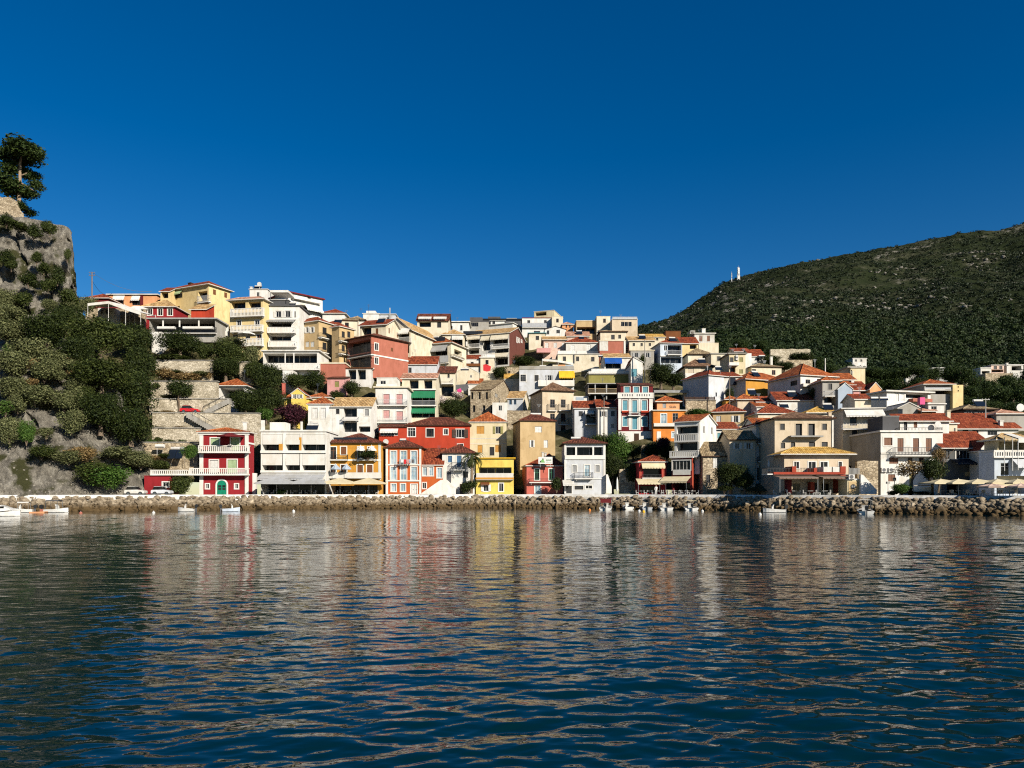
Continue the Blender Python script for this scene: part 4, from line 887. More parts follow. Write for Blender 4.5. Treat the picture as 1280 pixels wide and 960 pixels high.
# green awnings
GA = H(6, 520, 750, -30, 240, 'white apartment house with pink shutters beside green balcony awnings', 'white', ('flat', 'sand', .4, .3), d=9, ext=4, F_=[
    ('w', [577, 672], [15], 46, 76, 's.pink/white'), ('w', [577], [132], 46, 60, 's.pink/white'), ('w', [672], [140], 48, 62, 's.pink/white'), ('bal', 525, 748, 55, 100, .9, 'i', 'steel'), ('bal', 525, 748, 180, 226, .9, 'i', 'steel')], L=[])
H(4, 995, 1140, 770, 850, '', 'white', ('flat', 'offwhite', .1, .1), into=GA, dY=3, d=5, part='roof_room_wall', F_=[('w', [1020], [790], 40, 40, 'g'), ('bal', 990, 1140, 815, 850, 2.0, 's', 'white')])
H(7, 15, 262, 600, 890, 'cream apartment house with brown roof and green balcony awnings', 'sand', ('gx', 568, 'pinky', .4), d=8, dY=.5, F_=[
    ('log', 70, 612, 135, 680, 1.6, 'dbrown'), ('log', 175, 612, 235, 680, 1.6, 'dbrown'), ('log', 60, 690, 255, 795, 1.6), ('log', 60, 812, 255, 885, 1.6), ('awn', 54, 258, 684, 742, 1.2, 'dgreen'), ('awn', 54, 258, 808, 854, 1.2, 'dgreen'), ('bal', 50, 262, 760, 800, 1.0, 'i', 'steel'), ('band', 15, 676, 10, .5, 'white')])

# ================================================================ the top of the town, centre
H(4, 600, 760, 305, 350, 'white house with low red roof beside the uphill apartment block', 'white', ('hip', 280, 'red', .5), Y=192)
H(4, 700, 850, 350, 440, 'cream house with blank gable and olive tarpaulin roof', 'sand', ('shed', 335, 'old', .3), Y=188, rot=8)
H(4, 785, 905, 352, 415, 'pale house with vertical boarded front under a drooping olive roof', 'offwhite', ('hip', 322, 'old', .5), Y=196, d=9)
H(4, 895, 1010, 305, 360, 'white rooftop room with dark plants and antenna', 'white', ('flat', 'offwhite', .2, .2), Y=205, d=6, top=[('rb', 918, 282, 985, 305, 1, 3, 'white', 'roof_room'), ('ant', 935, 235, 300, 1), ('ant', 880, 262, 310, 1)])
H(4, 872, 1062, 392, 470, 'cream house with brown porch roof and an arched white doorway', 'sand', ('gx', 358, 'red', .5), Y=176, rot=-15, F_=[('log', 885, 400, 955, 460, 1.5, 'dbrown'), ('w', [985], [410], 20, 50, 's.brown')])
H(4, 1020, 1130, 310, 400, 'white block with a tall thin flue', 'greywhite', ('flat', 'offwhite', .25, .2), Y=192, d=7, top=[('rb', 1086, 260, 1094, 350, -.3, .2, 'steel', 'flue')])
CG = H(4, 1052, 1240, 430, 600, 'cream gabled house with broad tan roof, white awning and blank side', 'sand', ('gy', 336, 'tan', .6), rot=-20, xr=1455, F_=[('w', [1140], [360], 20, 52, 'g.dbrown'), ('log', 1062, 452, 1230, 508, 2.2), ('log', 1062, 535, 1230, 590, 2.2), ('awn', 1048, 1240, 420, 462, 1.3, 'white'), ('bal', 1050, 1238, 485, 515, 1.0, 'i', 'white')], S=[('w', [1275], [420], 18, 44, 's.white'), ('w', [1320], [425], 18, 40, 's.white')])
H(7, 125, 350, 180, 260, 'cream house with weathered brown double roof against the sky', 'sand', ('gx', 135, 'dark', .4), F_=[('awn', 135, 230, 150, 168, .8, 'offwhite'), ('awn', 245, 340, 150, 168, .8, 'offwhite'), ('log', 140, 185, 225, 225, 1.5, 'dbrown'), ('w', [270], [190], 30, 40, 'k')], top=[('ant', 370, 100, 175, 1)])
H(7, 325, 500, 190, 255, 'white flat roofed house with a pair of small square windows', 'white', ('flat', 'white', .5, .25), d=8, F_=[('w', [354], [218], 28, 28, 'g.dgrey'), ('w', [438], [212], 16, 38, 'k')])
H(7, 502, 645, 188, 262, 'grey concrete block with dark rooftop plant and glass', 'concrete', ('flat', 'dgrey', .1, .4), d=8, F_=[('w', [510], [192], 60, 30, 'g.dgrey')], top=[('rb', 508, 155, 600, 185, 2, 2, 'dgrey', 'roof_room')])
H(7, 560, 880, 176, 200, 'dark roofed hotel whose black rooftop edge meets the sky', 'dgrey', ('flat', 'black', .3, .5), d=10, name='hotel', cat='hotel', top=[('rb', 640, 150, 730, 168, 3, 3, 'dgrey', 'roof_room'), ('rb', 775, 160, 850, 178, 2, 3, 'steel', 'roof_room')])
H(7, 660, 760, 182, 215, 'white stair house with flat projecting roof and dark door', 'white', ('flat', 'concrete', .4, .2), d=6, F_=[('w', [672], [184], 20, 28, 'k')])
H(7, 645, 820, 215, 265, 'white house with thin projecting roof slab and shaded gallery', 'white', ('flat', 'white', .4, .2), rot=-24, xr=908, F_=[('w', [688], [240], 26, 18, 'g.dgrey'), ('w', [755], [236], 26, 14, 'g.dgrey')], S=[('w', [826], [240], 10, 22, 'k'), ('w', [860], [250], 12, 22, 'k')])
WCB = H(7, 888, 1110, 162, 240, 'white block with faded red parapet below a pale roof shelter', 'white', ('flat', 'maroon', .1, .25), d=9, F_=[('bal', 890, 1090, 195, 232, .6, 'g', 'steel')])
H(7, 975, 1120, 116, 165, '', 'cream', ('flat', 'sand', .1, .15), into=WCB, rot=-18, xr=1185, dY=5, part='upper_wall', F_=[('log', 985, 120, 1065, 140, 3, 'dgrey')])
H(7, 1105, 1185, 150, 245, 'bare cream side block standing beside the pale roof shelter', 'sand', ('flat', 'sand', .05, .1), d=6)
H(7, 1180, 1260, 210, 245, 'small golden house in the gap on the skyline', 'peach', ('hip', 198, 'pinky', .4), Y=235, F_=[('w', [1205, 1230], [215], 10, 16, 'k')])
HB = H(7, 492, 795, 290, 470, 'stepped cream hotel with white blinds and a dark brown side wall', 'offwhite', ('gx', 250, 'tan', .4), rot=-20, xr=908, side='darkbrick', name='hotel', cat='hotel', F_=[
    ('log', 500, 300, 575, 368, 1.8), ('log', 598, 300, 655, 395, 1.8), ('log', 672, 300, 785, 358, 1.8), ('awn', 492, 585, 288, 320, 1.0, 'sand'), ('awn', 592, 655, 292, 326, 1.0, 'sand'), ('awn', 662, 792, 285, 322, 1.0, 'sand'), ('log', 690, 380, 820 - 30, 420, 1.8), ('bal', 490, 578, 350, 375, .8, 'i', 'white'), ('bal', 665, 790, 352, 378, .8, 'i', 'white'), ('log', 500, 392, 575, 418, 1.8), ('awn', 672, 795, 418, 448, 2.4, 'sand'), ('log', 690, 448, 785, 498, 2.5, 'dbrown')],
  S=[('w', [848, 862, 880], [300], 8, 40, 's.white/white')], ext=6)
H(7, 310, 465, 285, 400, 'cream house with tan hip roof and half drawn blinds', 'sand', ('hip', 248, 'tan', .5), F_=[('log', 380, 290, 455, 365, 1.6), ('awn', 378, 460, 282, 318, .9, 'offwhite')], top=[('rb', 460, 255, 600, 278, 4, 1.5, 'navy', 'solar_panel')])
RH = H(7, 130, 372, 362, 490, 'cream house with bright terracotta hip roof and grey awnings on one long veranda', 'sand', ('hip', 305, 'terra', .6), rot=-22, xr=482, F_=[('log', 140, 380, 345, 470, 2.0), ('awn', 132, 350, 366, 415, 1.6, 'grey'), ('bal', 140, 350, 445, 488, .8, 'g', 'steel')], S=[('log', 395, 385, 450, 440, 1.3), ('bal', 390, 470, 440, 470, .8, 'i', 'iron')], top=[('rb', 195, 308, 325, 335, 1.0, .2, 'navy', 'solar_panel')], ext=5)
H(7, -10, 268, 498, 580, 'white house with crumbled red roof sheets and loose white stones', 'greywhite', ('gx', 445, 'red', .3), d=8, F_=[('w', [60], [520], 24, 40, 'g.grey')])
H(7, 472, 582, 462, 525, 'small white house with two strips of rust red roof', 'white', ('shed', 432, 'red', .1), d=5, F_=[('box', 478, 492, 580, 512, .4, 'brown', 'porch_roof')])
H(7, 585, 685, 450, 530, 'small cream and white block beside the scarlet tarpaulin', 'sand', ('flat', 'white', .3, .3), d=5)
MOD = H(7, 395, 575, 560, 640, 'cream modern house with steep blank gable and leaning solar heater', 'sand', ('gy', 512, 'tan', .1), d=9, ext=4, F_=[('w', [508], [575], 14, 20, 'g')])
H(7, 280, 400, 560, 700, 'cream house with brown lean-to roof and white plant balcony', 'sand', ('shed', 515, 'dark', .3), d=6, F_=[('w', [345], [568], 16, 30, 'k'), ('bal', 285, 385, 595, 640, 1.2, 'i', 'white'), ('log', 300, 650, 390, 730, 2.0, 'dbrown')], top=[('sol', 440, 555, 500, 640, 2)])
H(7, 582, 722, 560, 612, 'sunlit blank cream wall house below the scarlet tarpaulin', 'sand', ('none',), d=5)
RUIN = H(7, 512, 662, 688, 845, 'old rubble stone ruin with empty windows and mossy tiled roof', 'STONE', ('gx', 622, 'old', .15), rot=-15, xr=898, d=9, ext=4, F_=[('w', [516, 570, 622], [700], 17, 50, 'k', .3), ('w', [528, 600], [795], 20, 48, 'k', .3)], S=[('w', [690], [705], 22, 38, 's.concrete')])
H(7, 496, 600, 640, 660, 'rust red tile roof on a little white house behind the stone ruin', 'white', ('gx', 606, 'terra', .2), d=5)
H(7, 672, 782, 775, 860, 'blinding white garden wall house with stepped top', 'white', ('none',), d=4)
H(7, 782, 895, 745, 830, 'white cottage with twin small dark windows and sloping tan roof', 'greywhite', ('gx', 700, 'tan', .3), d=7, xr=935, rot=-10, side='sand', F_=[('w', [795, 828], [755], 18, 34, 'g.blue')])
H(7, 760, 870, 520, 610, 'grey rubble house with single window and tan roof corner', 'STONE', ('none',), d=7, F_=[('w', [785], [545], 16, 26, 'k')])
H(7, 760, 880, 605, 640, 'low shed with a slanting golden tile roof', 'sand', ('shed', 525, 'gold', .2), d=7, name='shed', cat='shed')
H(7, 868, 1265, 535, 660, 'pale grey house with yellow awnings and a long flat roof terrace', 'greywhite', ('flat', 'concrete', .1, .2, .7), d=9, F_=[('w', [875], [572], 40, 50, 'g.grey/white'), ('w', [978], [575], 30, 44, 'k/white'), ('w', [1072], [575], 28, 42, 'o.grey'), ('awn', 1155, 1268, 545, 598, 1.4, 'gold'), ('log', 1160, 570, 1260, 615, 1.5), ('bal', 1005, 1268, 612, 655, 1.0, 's', 'white')])
H(7, 1110, 1265, 500, 530, 'roof terrace strip hung with yellow and blue cloths', 'sand', ('none',), d=2, name='roof_terrace', cat='terrace', F_=[('box', 1150, 500, 1200, 528, .05, 'peach', 'cloth'), ('box', 1205, 502, 1258, 530, .05, 'paleblue', 'cloth')])
BT = H(7, 1035, 1262, 690, 905, 'tall beige house with iron balconies, brown roof and dark shaded side', 'beige', ('hip', 636, 'brown', .5), rot=14, d=10, F_=[('w', [1092, 1170], [752], 34, 60, 'g.dbrown'), ('w', [1092, 1170], [855], 34, 60, 'g.dbrown'), ('w', [1170], [940], 34, 50, 'g.dbrown'), ('bal', 1078, 1140, 785, 838, .6, 'i', 'iron'), ('bal', 1158, 1232, 785, 838, .6, 'i', 'iron'), ('bal', 1158, 1232, 890, 940, .6, 'i', 'iron')], ext=8)
# the side streets between the two halves
H(9, 235, 382, 182, 300, 'long cream block stepping up with a shaded gallery under it', 'tan', ('flat', 'sand', .1, .2), d=9, F_=[('log', 240, 225, 375, 275, 2.5, 'dgrey')])
H(9, 383, 482, 150, 300, 'tall plain cream tower block under a small roof antenna', 'sand', ('flat', 'sand', .05, .15), d=9, top=[('ant', 410, 105, 145, 1)])
H(9, 495, 680, 172, 310, 'cream block with a triple dark window and white roof rail', 'beige', ('flat', 'white', .1, .25), d=9, F_=[('w', [560, 586, 613], [188], 24, 32, 'g.dgrey'), ('bal', 498, 678, 150, 172, .1, 'g', 'steel')])
H(9, 410, 598, 262, 330, 'small cream house with flat tan roof and flowering window', 'sand', ('hip', 246, 'old', .5), d=7, F_=[('w', [488], [282], 26, 34, 'k'), ('w', [540], [282], 20, 28, 'k')])
H(9, 405, 592, 328, 425, 'brick pink house with white gridded window', 'salmon', ('flat', 'sand', .15, .25), d=8, F_=[('w', [412], [350], 46, 44, 'g.white/white'), ('box', 404, 328, 466, 398, .05, 'offwhite', 'plaster_panel'), ('box', 580, 328, 593, 425, .1, 'white', 'corner_pilaster')])
H(9, 170, 330, 292, 330, 'low pale house with pinkish tile roof behind the red hip roof', 'palepink', ('gx', 265, 'pinky', .4))
H(9, 160, 392, 342, 408, 'white house with red hip roof and a dark heater at its peak', 'offwhite', ('hip', 297, 'red', .4), d=8, F_=[('w', [192], [356], 28, 46, 's.white'), ('w', [310], [352], 28, 46, 's.white'), ('bal', 100, 400, 398, 420, 1.2, 's', 'white')], top=[('sol', 255, 290, 292, 318, 2.2)])
H(9, 100, 400, 425, 490, 'broad cream house front with a slim dark pole before it', 'sand', ('flat', 'offwhite', .2, .2), d=7, F_=[('box', 216, 425, 222, 490, .3, 'dgrey', 'flue')])
H(9, -2, 155, 318, 410, 'pale pink house with tan roof and three closed shutters', 'palepink', ('gx', 300, 'tan', .5), F_=[('w', [8, 70], [340], 24, 38, 's.offwhite'), ('box', -55, 388, 45, 420, 2.0, 'pink', 'terrace_wall'), ('w', [130], [340], 20, 34, 's.offwhite')])
H(9, 5, 160, 245, 300, 'white gabled house with a blue awning beside it', 'white', ('gy', 222, 'dark', .2), F_=[('w', [20], [250], 18, 30, 'g.grey'), ('w', [90], [245], 26, 26, 'k')])
H(9, -110, 10, 272, 330, 'cream house with flat turquoise canopy roof', 'sand', ('flat', 'teal', .4, .2), d=6, F_=[('w', [-60], [290], 24, 30, 'k')])
H(9, 620, 805, 325, 395, 'stone walled house with low tan roof and three little windows', 'sand', ('gx', 300, 'tan', .4), F_=[('w', [645, 702, 762], [342], 16, 22, 'k')])
H(9, 630, 800, 398, 470, 'grey walled terrace house with cream base below the stone house', 'concrete', ('flat', 'sand', .2, .2), d=6)
H(9, 712, 880, 300, 330, 'long golden tan roof on a low house at the ridge', 'sand', ('gx', 282, 'gold', .3), F_=[('w', [815], [302], 16, 22, 'k')])
WBL = H(9, 440, 628, 448, 545, 'white house with royal blue blind over its roof terrace', 'white', ('gx', 425, 'tan', .3), d=8, F_=[('awn', 440, 565, 446, 492, 1.0, 'royal'), ('log', 448, 460, 560, 535, 1.6), ('bal', 345, 628, 528, 560, 1.5, 'g', 'white')], top=[('sol', 395, 455, 430, 490, 0)])
H(9, 325, 630, 562, 622, 'olive green terrace house with pale slab edges', 'olive', ('flat', 'offwhite', .3, .25), d=8, F_=[('bal', 325, 628, 545, 568, .4, 'g', 'white')])
H(9, 322, 555, 640, 760, 'dark timber framed restaurant terraces with plant filled rails', 'dgrey', ('flat', 'concrete', .3, .2), d=7, name='restaurant', cat='restaurant', F_=[('log', 326, 645, 550, 700, 4, 'dbrown'), ('bal', 322, 556, 672, 712, .9, 'i', 'tan'), ('log', 326, 712, 550, 768, 4, 'dbrown'), ('box', 368, 645, 376, 770, .2, 'steel', 'post'), ('box', 450, 645, 458, 770, .2, 'steel', 'post')])
H(9, 632, 718, 482, 625, 'narrow white house with teal shutter and red gable roof', 'white', ('gy', 445, 'terra', .25, 640), F_=[('w', [634], [530], 42, 56, 's.aqua')])
FAC = H(9, 540, 790, 742, 975, 'maroon and white striped hotel with tall blue windows and white parapet', 'maroon', ('flat', 'white', .15, .12), d=9, name='hotel', cat='hotel', ext=6, F_=[
    ('box', 541, 984, 789, 1075, .10, 'white', 'base_storey'), ('box', 655, 1000, 690, 1074, .14, 'dbrown', 'entrance_door'), ('w', [572, 712], [758], 36, 72, 's.aqua/white'), ('w', [642], [758], 36, 90, 's.aqua/white'), ('w', [572, 712], [878], 36, 68, 's.aqua/white'), ('w', [642], [878], 36, 92, 's.aqua/white'),
    ('box', 540, 742, 562, 975, .12, 'white', 'corner_pilaster'), ('box', 764, 742, 790, 975, .12, 'white', 'corner_pilaster'), ('box', 618, 742, 634, 975, .1, 'white', 'pilaster'), ('box', 686, 742, 702, 975, .1, 'white', 'pilaster'),
    ('box', 535, 704, 795, 744, .3, 'white', 'parapet'), ('box', 565, 836, 615, 848, .35, 'red', 'window_box'), ('box', 705, 836, 760, 848, .35, 'red', 'window_box'), ('bal', 612, 705, 840, 872, .7, 'i', 'iron'), ('slits', 572, 713, 766, 729, 12, .305)])
H(9, 558, 792, 652, 742, '', 'maroon', ('shed', 638, 'dark', .2), into=FAC, dY=2, d=6, part='attic_wall', F_=[('w', [585, 652, 718], [660], 38, 44, 's.aqua/white')])
ORH = H(9, 795, 1030, 835, 975, 'orange house with grey double door and flat balcony canopy', 'orange', ('flat', 'offwhite', .3, .2), d=8, ext=6, F_=[('box', 820, 985, 850, 1050, .05, 'white', 'entrance_door'), ('w', [930], [990], 36, 40, 'gl.grey/white'), ('w', [850], [858], 40, 78, 'gl.grey/white'), ('w', [935], [852], 40, 70, 'g.grey'), ('bal', 800, 1000, 930, 948, .7, 's', 'white')])
H(9, 822, 985, 772, 820, '', 'peach', ('hip', 728, 'terra', .5), into=ORH, dY=2.5, d=5, part='upper_wall', F_=[('w', [862], [780], 26, 36, 's.grey'), ('text', 912, 797, 962, 814, 'Skala', 'black', -.01)])
H(8, 1090, 1235, 112, 290, 'white house with small shuttered windows under a red roof, nearest the striped hotel', 'white', ('gx', 62, 'red', .4), d=8, xr=None, F_=[('w', [1118], [140], 26, 38, 'o.grey'), ('w', [1185], [138], 28, 38, 'g.dgrey'), ('w', [1185], [232], 24, 30, 's.grey')])
H(8, 920, 1085, 118, 290, 'shaded white house with iron balconies and faded red roof by a thin pole', 'greywhite', ('gx', 72, 'red', .3), d=8, dY=2, F_=[('w', [950, 1040], [140], 30, 36, 'k'), ('log', 1005, 165, 1080, 225, 1.5), ('awn', 995, 1060, 132, 162, 1.0, 'white'), ('bal', 1000, 1082, 200, 240, .8, 'i', 'iron')])
H(8, 912, 1020, 30, 75, 'white terrace strip with pale blue panel under dark pergola', 'white', ('none',), d=4, name='terrace_block', cat='terrace', F_=[('box', 930, 38, 990, 58, .05, 'paleblue', 'banner')])

# ================================================================ right half, upper rows
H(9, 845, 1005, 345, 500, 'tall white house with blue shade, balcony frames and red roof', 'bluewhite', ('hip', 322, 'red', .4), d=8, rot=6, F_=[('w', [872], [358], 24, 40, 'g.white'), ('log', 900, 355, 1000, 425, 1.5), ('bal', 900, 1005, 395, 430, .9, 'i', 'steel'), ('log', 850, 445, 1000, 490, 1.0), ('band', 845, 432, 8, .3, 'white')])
H(9, 1000, 1120, 345, 420, 'yellow house with dark red roof and shadowed porch', 'yellow', ('gx', 305, 'red', .4), F_=[('log', 1060, 352, 1110, 385, 1.5, 'dbrown')])
H(9, 1095, 1240, 275, 340, 'white house with brown shutters and chimney at the wood edge', 'offwhite', ('flat', 'white', .4, .25), d=7, F_=[('w', [1128], [288], 24, 42, 's.brown'), ('w', [1185], [288], 22, 42, 's.brown')], top=[('perg', 1065, 1100, 252, 275, 0, 4, 'white', .2), ('ch', 1150, 238, 1175, 270, 2, 'white')])
H(9, 1125, 1270, 340, 390, 'pale rubble terrace wall house hung with plants', 'sand', ('none',), d=5)
H(9, 885, 995, 255, 305, 'dark brown timber roof platform before the mountain', 'brown', ('flat', 'dbrown', .1, .1), d=5, name='shed', cat='shed')
CT = H(11, 0, 170, 310, 395, 'cream house with broad tan roof and dark recessed loggia', 'sand', ('hip', 265, 'old', .5), F_=[('log', 105, 312, 168, 370, 1.8, 'brown')])
H(11, 168, 300, 305, 450, 'tall cream house with plain sunny front', 'sand', ('flat', 'concrete', .3, .2), d=8)
H(11, 300, 418, 305, 540, 'cream house with three green windows and a small balcony', 'cream', ('flat', 'concrete', .4, .2), d=8, F_=[('w', [372], [330], 28, 34, 's.olive'), ('w', [372], [418], 28, 30, 's.olive'), ('w', [374], [506], 26, 32, 's.olive'), ('w', [305], [330], 26, 54, 'k'), ('bal', 300, 372, 365, 388, 1.2, 's', 'white'), ('log', 305, 400, 345, 440, 1.0, 'brown'), ('ac', 345, 315, 362, 350)])
H(11, 418, 462, 300, 480, 'narrow white house end beside the green windowed house', 'white', ('none',), d=6)
H(11, 340, 455, 290, 330, 'low house with rust red roof and dark panels, nearest the wood', 'offwhite', ('gx', 268, 'red', .3), top=[('rb', 385, 272, 440, 285, 1, .2, 'navy', 'solar_panel')])
H(11, 455, 560, 322, 385, 'white house with bright red roof and leaning panels', 'white', ('gx', 278, 'red', .3), F_=[('w', [500], [335], 20, 30, 'k')], top=[('sol', 515, 335, 565, 372, -1)])
H(11, 462, 680, 400, 475, 'cream house with flat tan roof and white chimney', 'sand', ('hip', 375, 'old', .4), rot=6, F_=[('w', [610], [422], 26, 36, 'g.brown'), ('w', [465], [415], 28, 50, 'k')], top=[('ch', 600, 328, 616, 380, 2, 'white'), ('ant', 555, 350, 380, 2)])
BRN = H(11, -20, 178, 400, 480, 'low house with wide brown hip roof and cream shuttered veranda', 'sand', ('hip', 338, 'brown', .7), F_=[('w', [0], [405], 42, 60, 's.beige'), ('w', [95], [405], 38, 55, 's.beige'), ('bal', -20, 175, 445, 480, 1.2, 's', 'white')])
RW = H(11, 150, 262, 462, 690, 'tall white house with red roof, heater and jutting side balconies', 'greywhite', ('hip', 412, 'red', .4), rot=26, d=9, F_=[('w', [200], [585], 10, 30, 'k')], S=[])
H(11, 262, 380, 470, 600, 'white house with dark canvas shade and red eave beside the tall one', 'white', ('shed', 440, 'red', .4), d=7, F_=[('awn', 300, 345, 480, 530, 1.0, 'navy'), ('w', [350], [510], 10, 40, 'g.grey')], top=[('sol', 200, 395, 250, 420, 2)])
H(11, 420, 722, 492, 590, 'dark ochre and white house with orange roof and green shutters', 'ochre', ('hip', 447, 'terra', .6), rot=20, d=8, side='white', F_=[('box', 592, 490, 722, 590, .05, 'white', 'plaster_panel'), ('w', [606, 630], [502], 18, 66, 'g.dgreen'), ('w', [672], [502], 20, 62, 's.dgreen')])
WR = H(11, 818, 1078, 462, 640, 'big white house with red hip roof and one grey shaded side', 'white', ('hip', 386, 'terra', .5), rot=18, d=11, F_=[('w', [855], [490], 34, 34, 'g.dgrey'), ('w', [938], [485], 16, 50, 'g.dgrey'), ('bal', 840, 905, 520, 545, .8, 's', 'offwhite'), ('w', [860], [585], 24, 30, 'g.grey')], L=[('w', [745], [505], 50, 26, 'g.dgrey')])
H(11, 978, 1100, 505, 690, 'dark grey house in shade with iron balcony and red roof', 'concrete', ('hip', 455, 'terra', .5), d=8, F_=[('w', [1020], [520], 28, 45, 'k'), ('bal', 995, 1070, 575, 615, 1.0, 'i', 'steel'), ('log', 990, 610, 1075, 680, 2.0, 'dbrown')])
H(11, 1100, 1212, 492, 560, 'yellow house under a long red roof slope', 'yellow', ('gx', 452, 'terra', .4), d=7)
H(11, 1092, 1195, 560, 680, 'pale blue-grey gable end house with thin slate roof', 'paleblue', ('gy', 518, 'grey', .2), d=8)
H(11, 650, 915, 640, 690, 'white wall house with long low scarlet red roof', 'white', ('gx', 588, 'red', .4), d=7)
H(11, 500, 650, 655, 700, 'yellow walled house under overlapping orange roofs', 'yellow', ('gx', 620, 'red', .3), d=7)
H(11, 360, 500, 640, 720, 'pale house with ruffled terracotta roof and white ridge stones', 'beige', ('hip', 570, 'terra', .5), d=8, F_=[('w', [470], [660], 12, 30, 's.white')], top=[('sol', 440, 560, 500, 598, 3)])
H(11, 275, 372, 640, 690, 'dark eaved house with steep orange roof beside the stone wall', 'ochre', ('hip', 555, 'terra', .5), d=7)
H(11, 500, 640, 690, 735, 'small white house with slotted windows under a brown eave', 'white', ('gx', 655, 'terra', .3), F_=[('w', [535, 580], [698], 24, 20, 'k')])
H(11, 510, 790, 742, 800, 'low cream house with worn red roof, skylight panel and white gable', 'sand', ('hip', 668, 'red', .4), d=8, top=[('sol', 670, 665, 735, 708, 2.2)])
H(11, 870, 1120, 738, 790, 'house with golden tan hip roof behind the big beige house', 'sand', ('hip', 690, 'gold', .5), d=8)
H(11, 482, 628, 820, 860, 'white house corner with bright orange roof edge', 'white', ('gx', 780, 'terra', .3), Y=Yf(955) + 11, d=6)
H(12, 895, 1185, 125, 320, 'cream house with white canopy, wide dark windows and flat grey roof', 'sand', ('flat', 'offwhite', .4, .2), rot=-8, xr=1290, Y=Yf(1080) + 17, F_=[('awn', 900, 1182, 125, 182, 1.4, 'white'), ('w', [945, 1108], [182], 50, 62, 'g.dbrown'), ('bal', 895, 1180, 232, 272, 1.0, 'i', 'steel'), ('w', [960], [275], 40, 40, 'k')], S=[('w', [1215], [140], 10, 30, 'k'), ('w', [1250], [150], 10, 26, 's.brown')])
H(13, 50, 168, 635, 690, 'cream roof room with rust roof and leaning solar panels', 'sand', ('gx', 605, 'red', .3), Y=Yf(1080) + 24, d=5, top=[('sol', 170, 635, 230, 688, -1), ('sol', 235, 625, 295, 682, -1)])
H(13, 40, 160, 570, 610, 'pink walled house with bright red roof and white trim', 'pink', ('gx', 512, 'red', .3), F_=[('log', 90, 575, 155, 605, 1.0, 'brown')])
H(13, 160, 242, 560, 605, 'peach gable end house edged in cream', 'peach', ('gy', 514, 'red', .15), d=8)
H(13, -60, 45, 535, 600, 'white house with red hip roof and tall white chimney', 'bluewhite', ('hip', 470, 'terra', .4), top=[('ch', 25, 500, 45, 560, 1, 'white')])
H(13, 282, 600, 580, 660, 'modern white villa with long slanting roof slab and pink base', 'white', ('flat', 'offwhite', .6, .3), d=9, rot=14, name='villa', F_=[('log', 420, 590, 580, 630, 2.0, 'dgrey'), ('w', [340, 380], [595], 30, 55, 's.white'), ('box', 440, 632, 580, 660, 1.2, 'salmon', 'terrace_wall')])
H(13, 365, 525, 700, 755, 'blank grey plaster gable house with dark roof', 'concrete', ('gy', 660, 'grey', .2), d=8)
H(13, 585, 700, 672, 735, 'white flat topped house beside the red pole lamp', 'white', ('flat', 'white', .3, .2), d=6, F_=[('w', [605], [685], 40, 26, 'g.grey')])
H(13, 535, 640, 722, 750, 'low house with rusty orange tile roof behind the white house', 'brown', ('gx', 690, 'pinky', .3), d=6)
H(13, 845, 1060, 712, 750, 'low house with brown hip roof, white cowl and blue glass', 'dgrey', ('hip', 680, 'old', .6), F_=[('w', [860, 940], [716], 60, 26, 'g.grey')], top=[('rb', 912, 672, 965, 688, 3, 1, 'white', 'vent_cowl')])
H(13, 1080, 1300, 745, 770, 'house with dark grey roof and a round white tank', 'concrete', ('hip', 715, 'pinky', .4), top=[('dish', 1255, 695, .7, 2)])
H(13, 555, 762, 530, 605, 'grey balconied apartment house with red roof below the pines', 'concrete', ('hip', 495, 'terra', .5), d=8, name='apartment_house', F_=[('log', 565, 535, 755, 560, 2, 'dgrey'), ('log', 565, 572, 755, 598, 2, 'dgrey'), ('bal', 560, 758, 552, 570, .8, 'g', 'steel')])
H(13, 762, 838, 530, 600, 'cream yellow apartment end wall with tiny vents', 'yellow', ('none',), d=8, name='apartment_house', F_=[('w', [798], [540], 8, 10, 'k'), ('w', [798], [568], 8, 10, 'k')])
H(13, 608, 700, 412, 485, 'white modern villa half hidden among the pines', 'white', ('flat', 'white', .3, .3), rot=-15, Y=250, d=8, name='villa', F_=[('log', 620, 420, 660, 445, 2), ('log', 615, 458, 690, 475, 2)])
H(13, 420, 575, 446, 470, 'low villa with faded pink roof in the wood', 'offwhite', ('hip', 425, 'pinky', .5), Y=255, d=8, name='villa')
H(13, 35, 135, 340, 370, 'tiny white villa alone on the wooded slope', 'white', ('flat', 'white', .2, .3), Y=330, d=8, name='villa', F_=[('w', [50, 90], [345], 14, 16, 'k')])
H(13, 0, 60, 405, 470, 'grey concrete box house beside the cream one at the wood', 'beige', ('flat', 'concrete', .2, .3), d=8)
H(13, 20, 125, 408, 470, 'cream box house with flat roof at the wood edge', 'cream', ('flat', 'concrete', .2, .2), d=8, F_=[('w', [5], [420], 10, 40, 'k')])
H(13, 965, 1040, 412, 450, 'white low garage beside the hillside villa', 'white', ('flat', 'white', .2, .4), Y=262, d=7, name='garage', cat='garage', F_=[('log', 972, 428, 1030, 449, 2, 'dgrey')])
H(13, 1042, 1135, 388, 440, 'pinkish villa with arched dark windows on the wooded hill', 'palepink', ('flat', 'offwhite', .2, .2), Y=262, d=8, name='villa', F_=[('w', [1060, 1100], [392], 22, 26, 'k'), ('log', 1045, 418, 1130, 438, 2, 'brown')])
H(13, 1155, 1275, 385, 440, 'white hillside villa with pergola beam and tall chimney', 'offwhite', ('flat', 'white', .2, .2), Y=262, d=8, name='villa', F_=[('log', 1190, 392, 1260, 425, 3)], top=[('ch', 1152, 372, 1166, 390, 0, 'white')])
H(13, 1000, 1200, 445, 495, 'pale stone terrace wall under the hillside villas', 'STONE', ('none',), Y=255, d=4, name='terrace_wall', cat='wall')
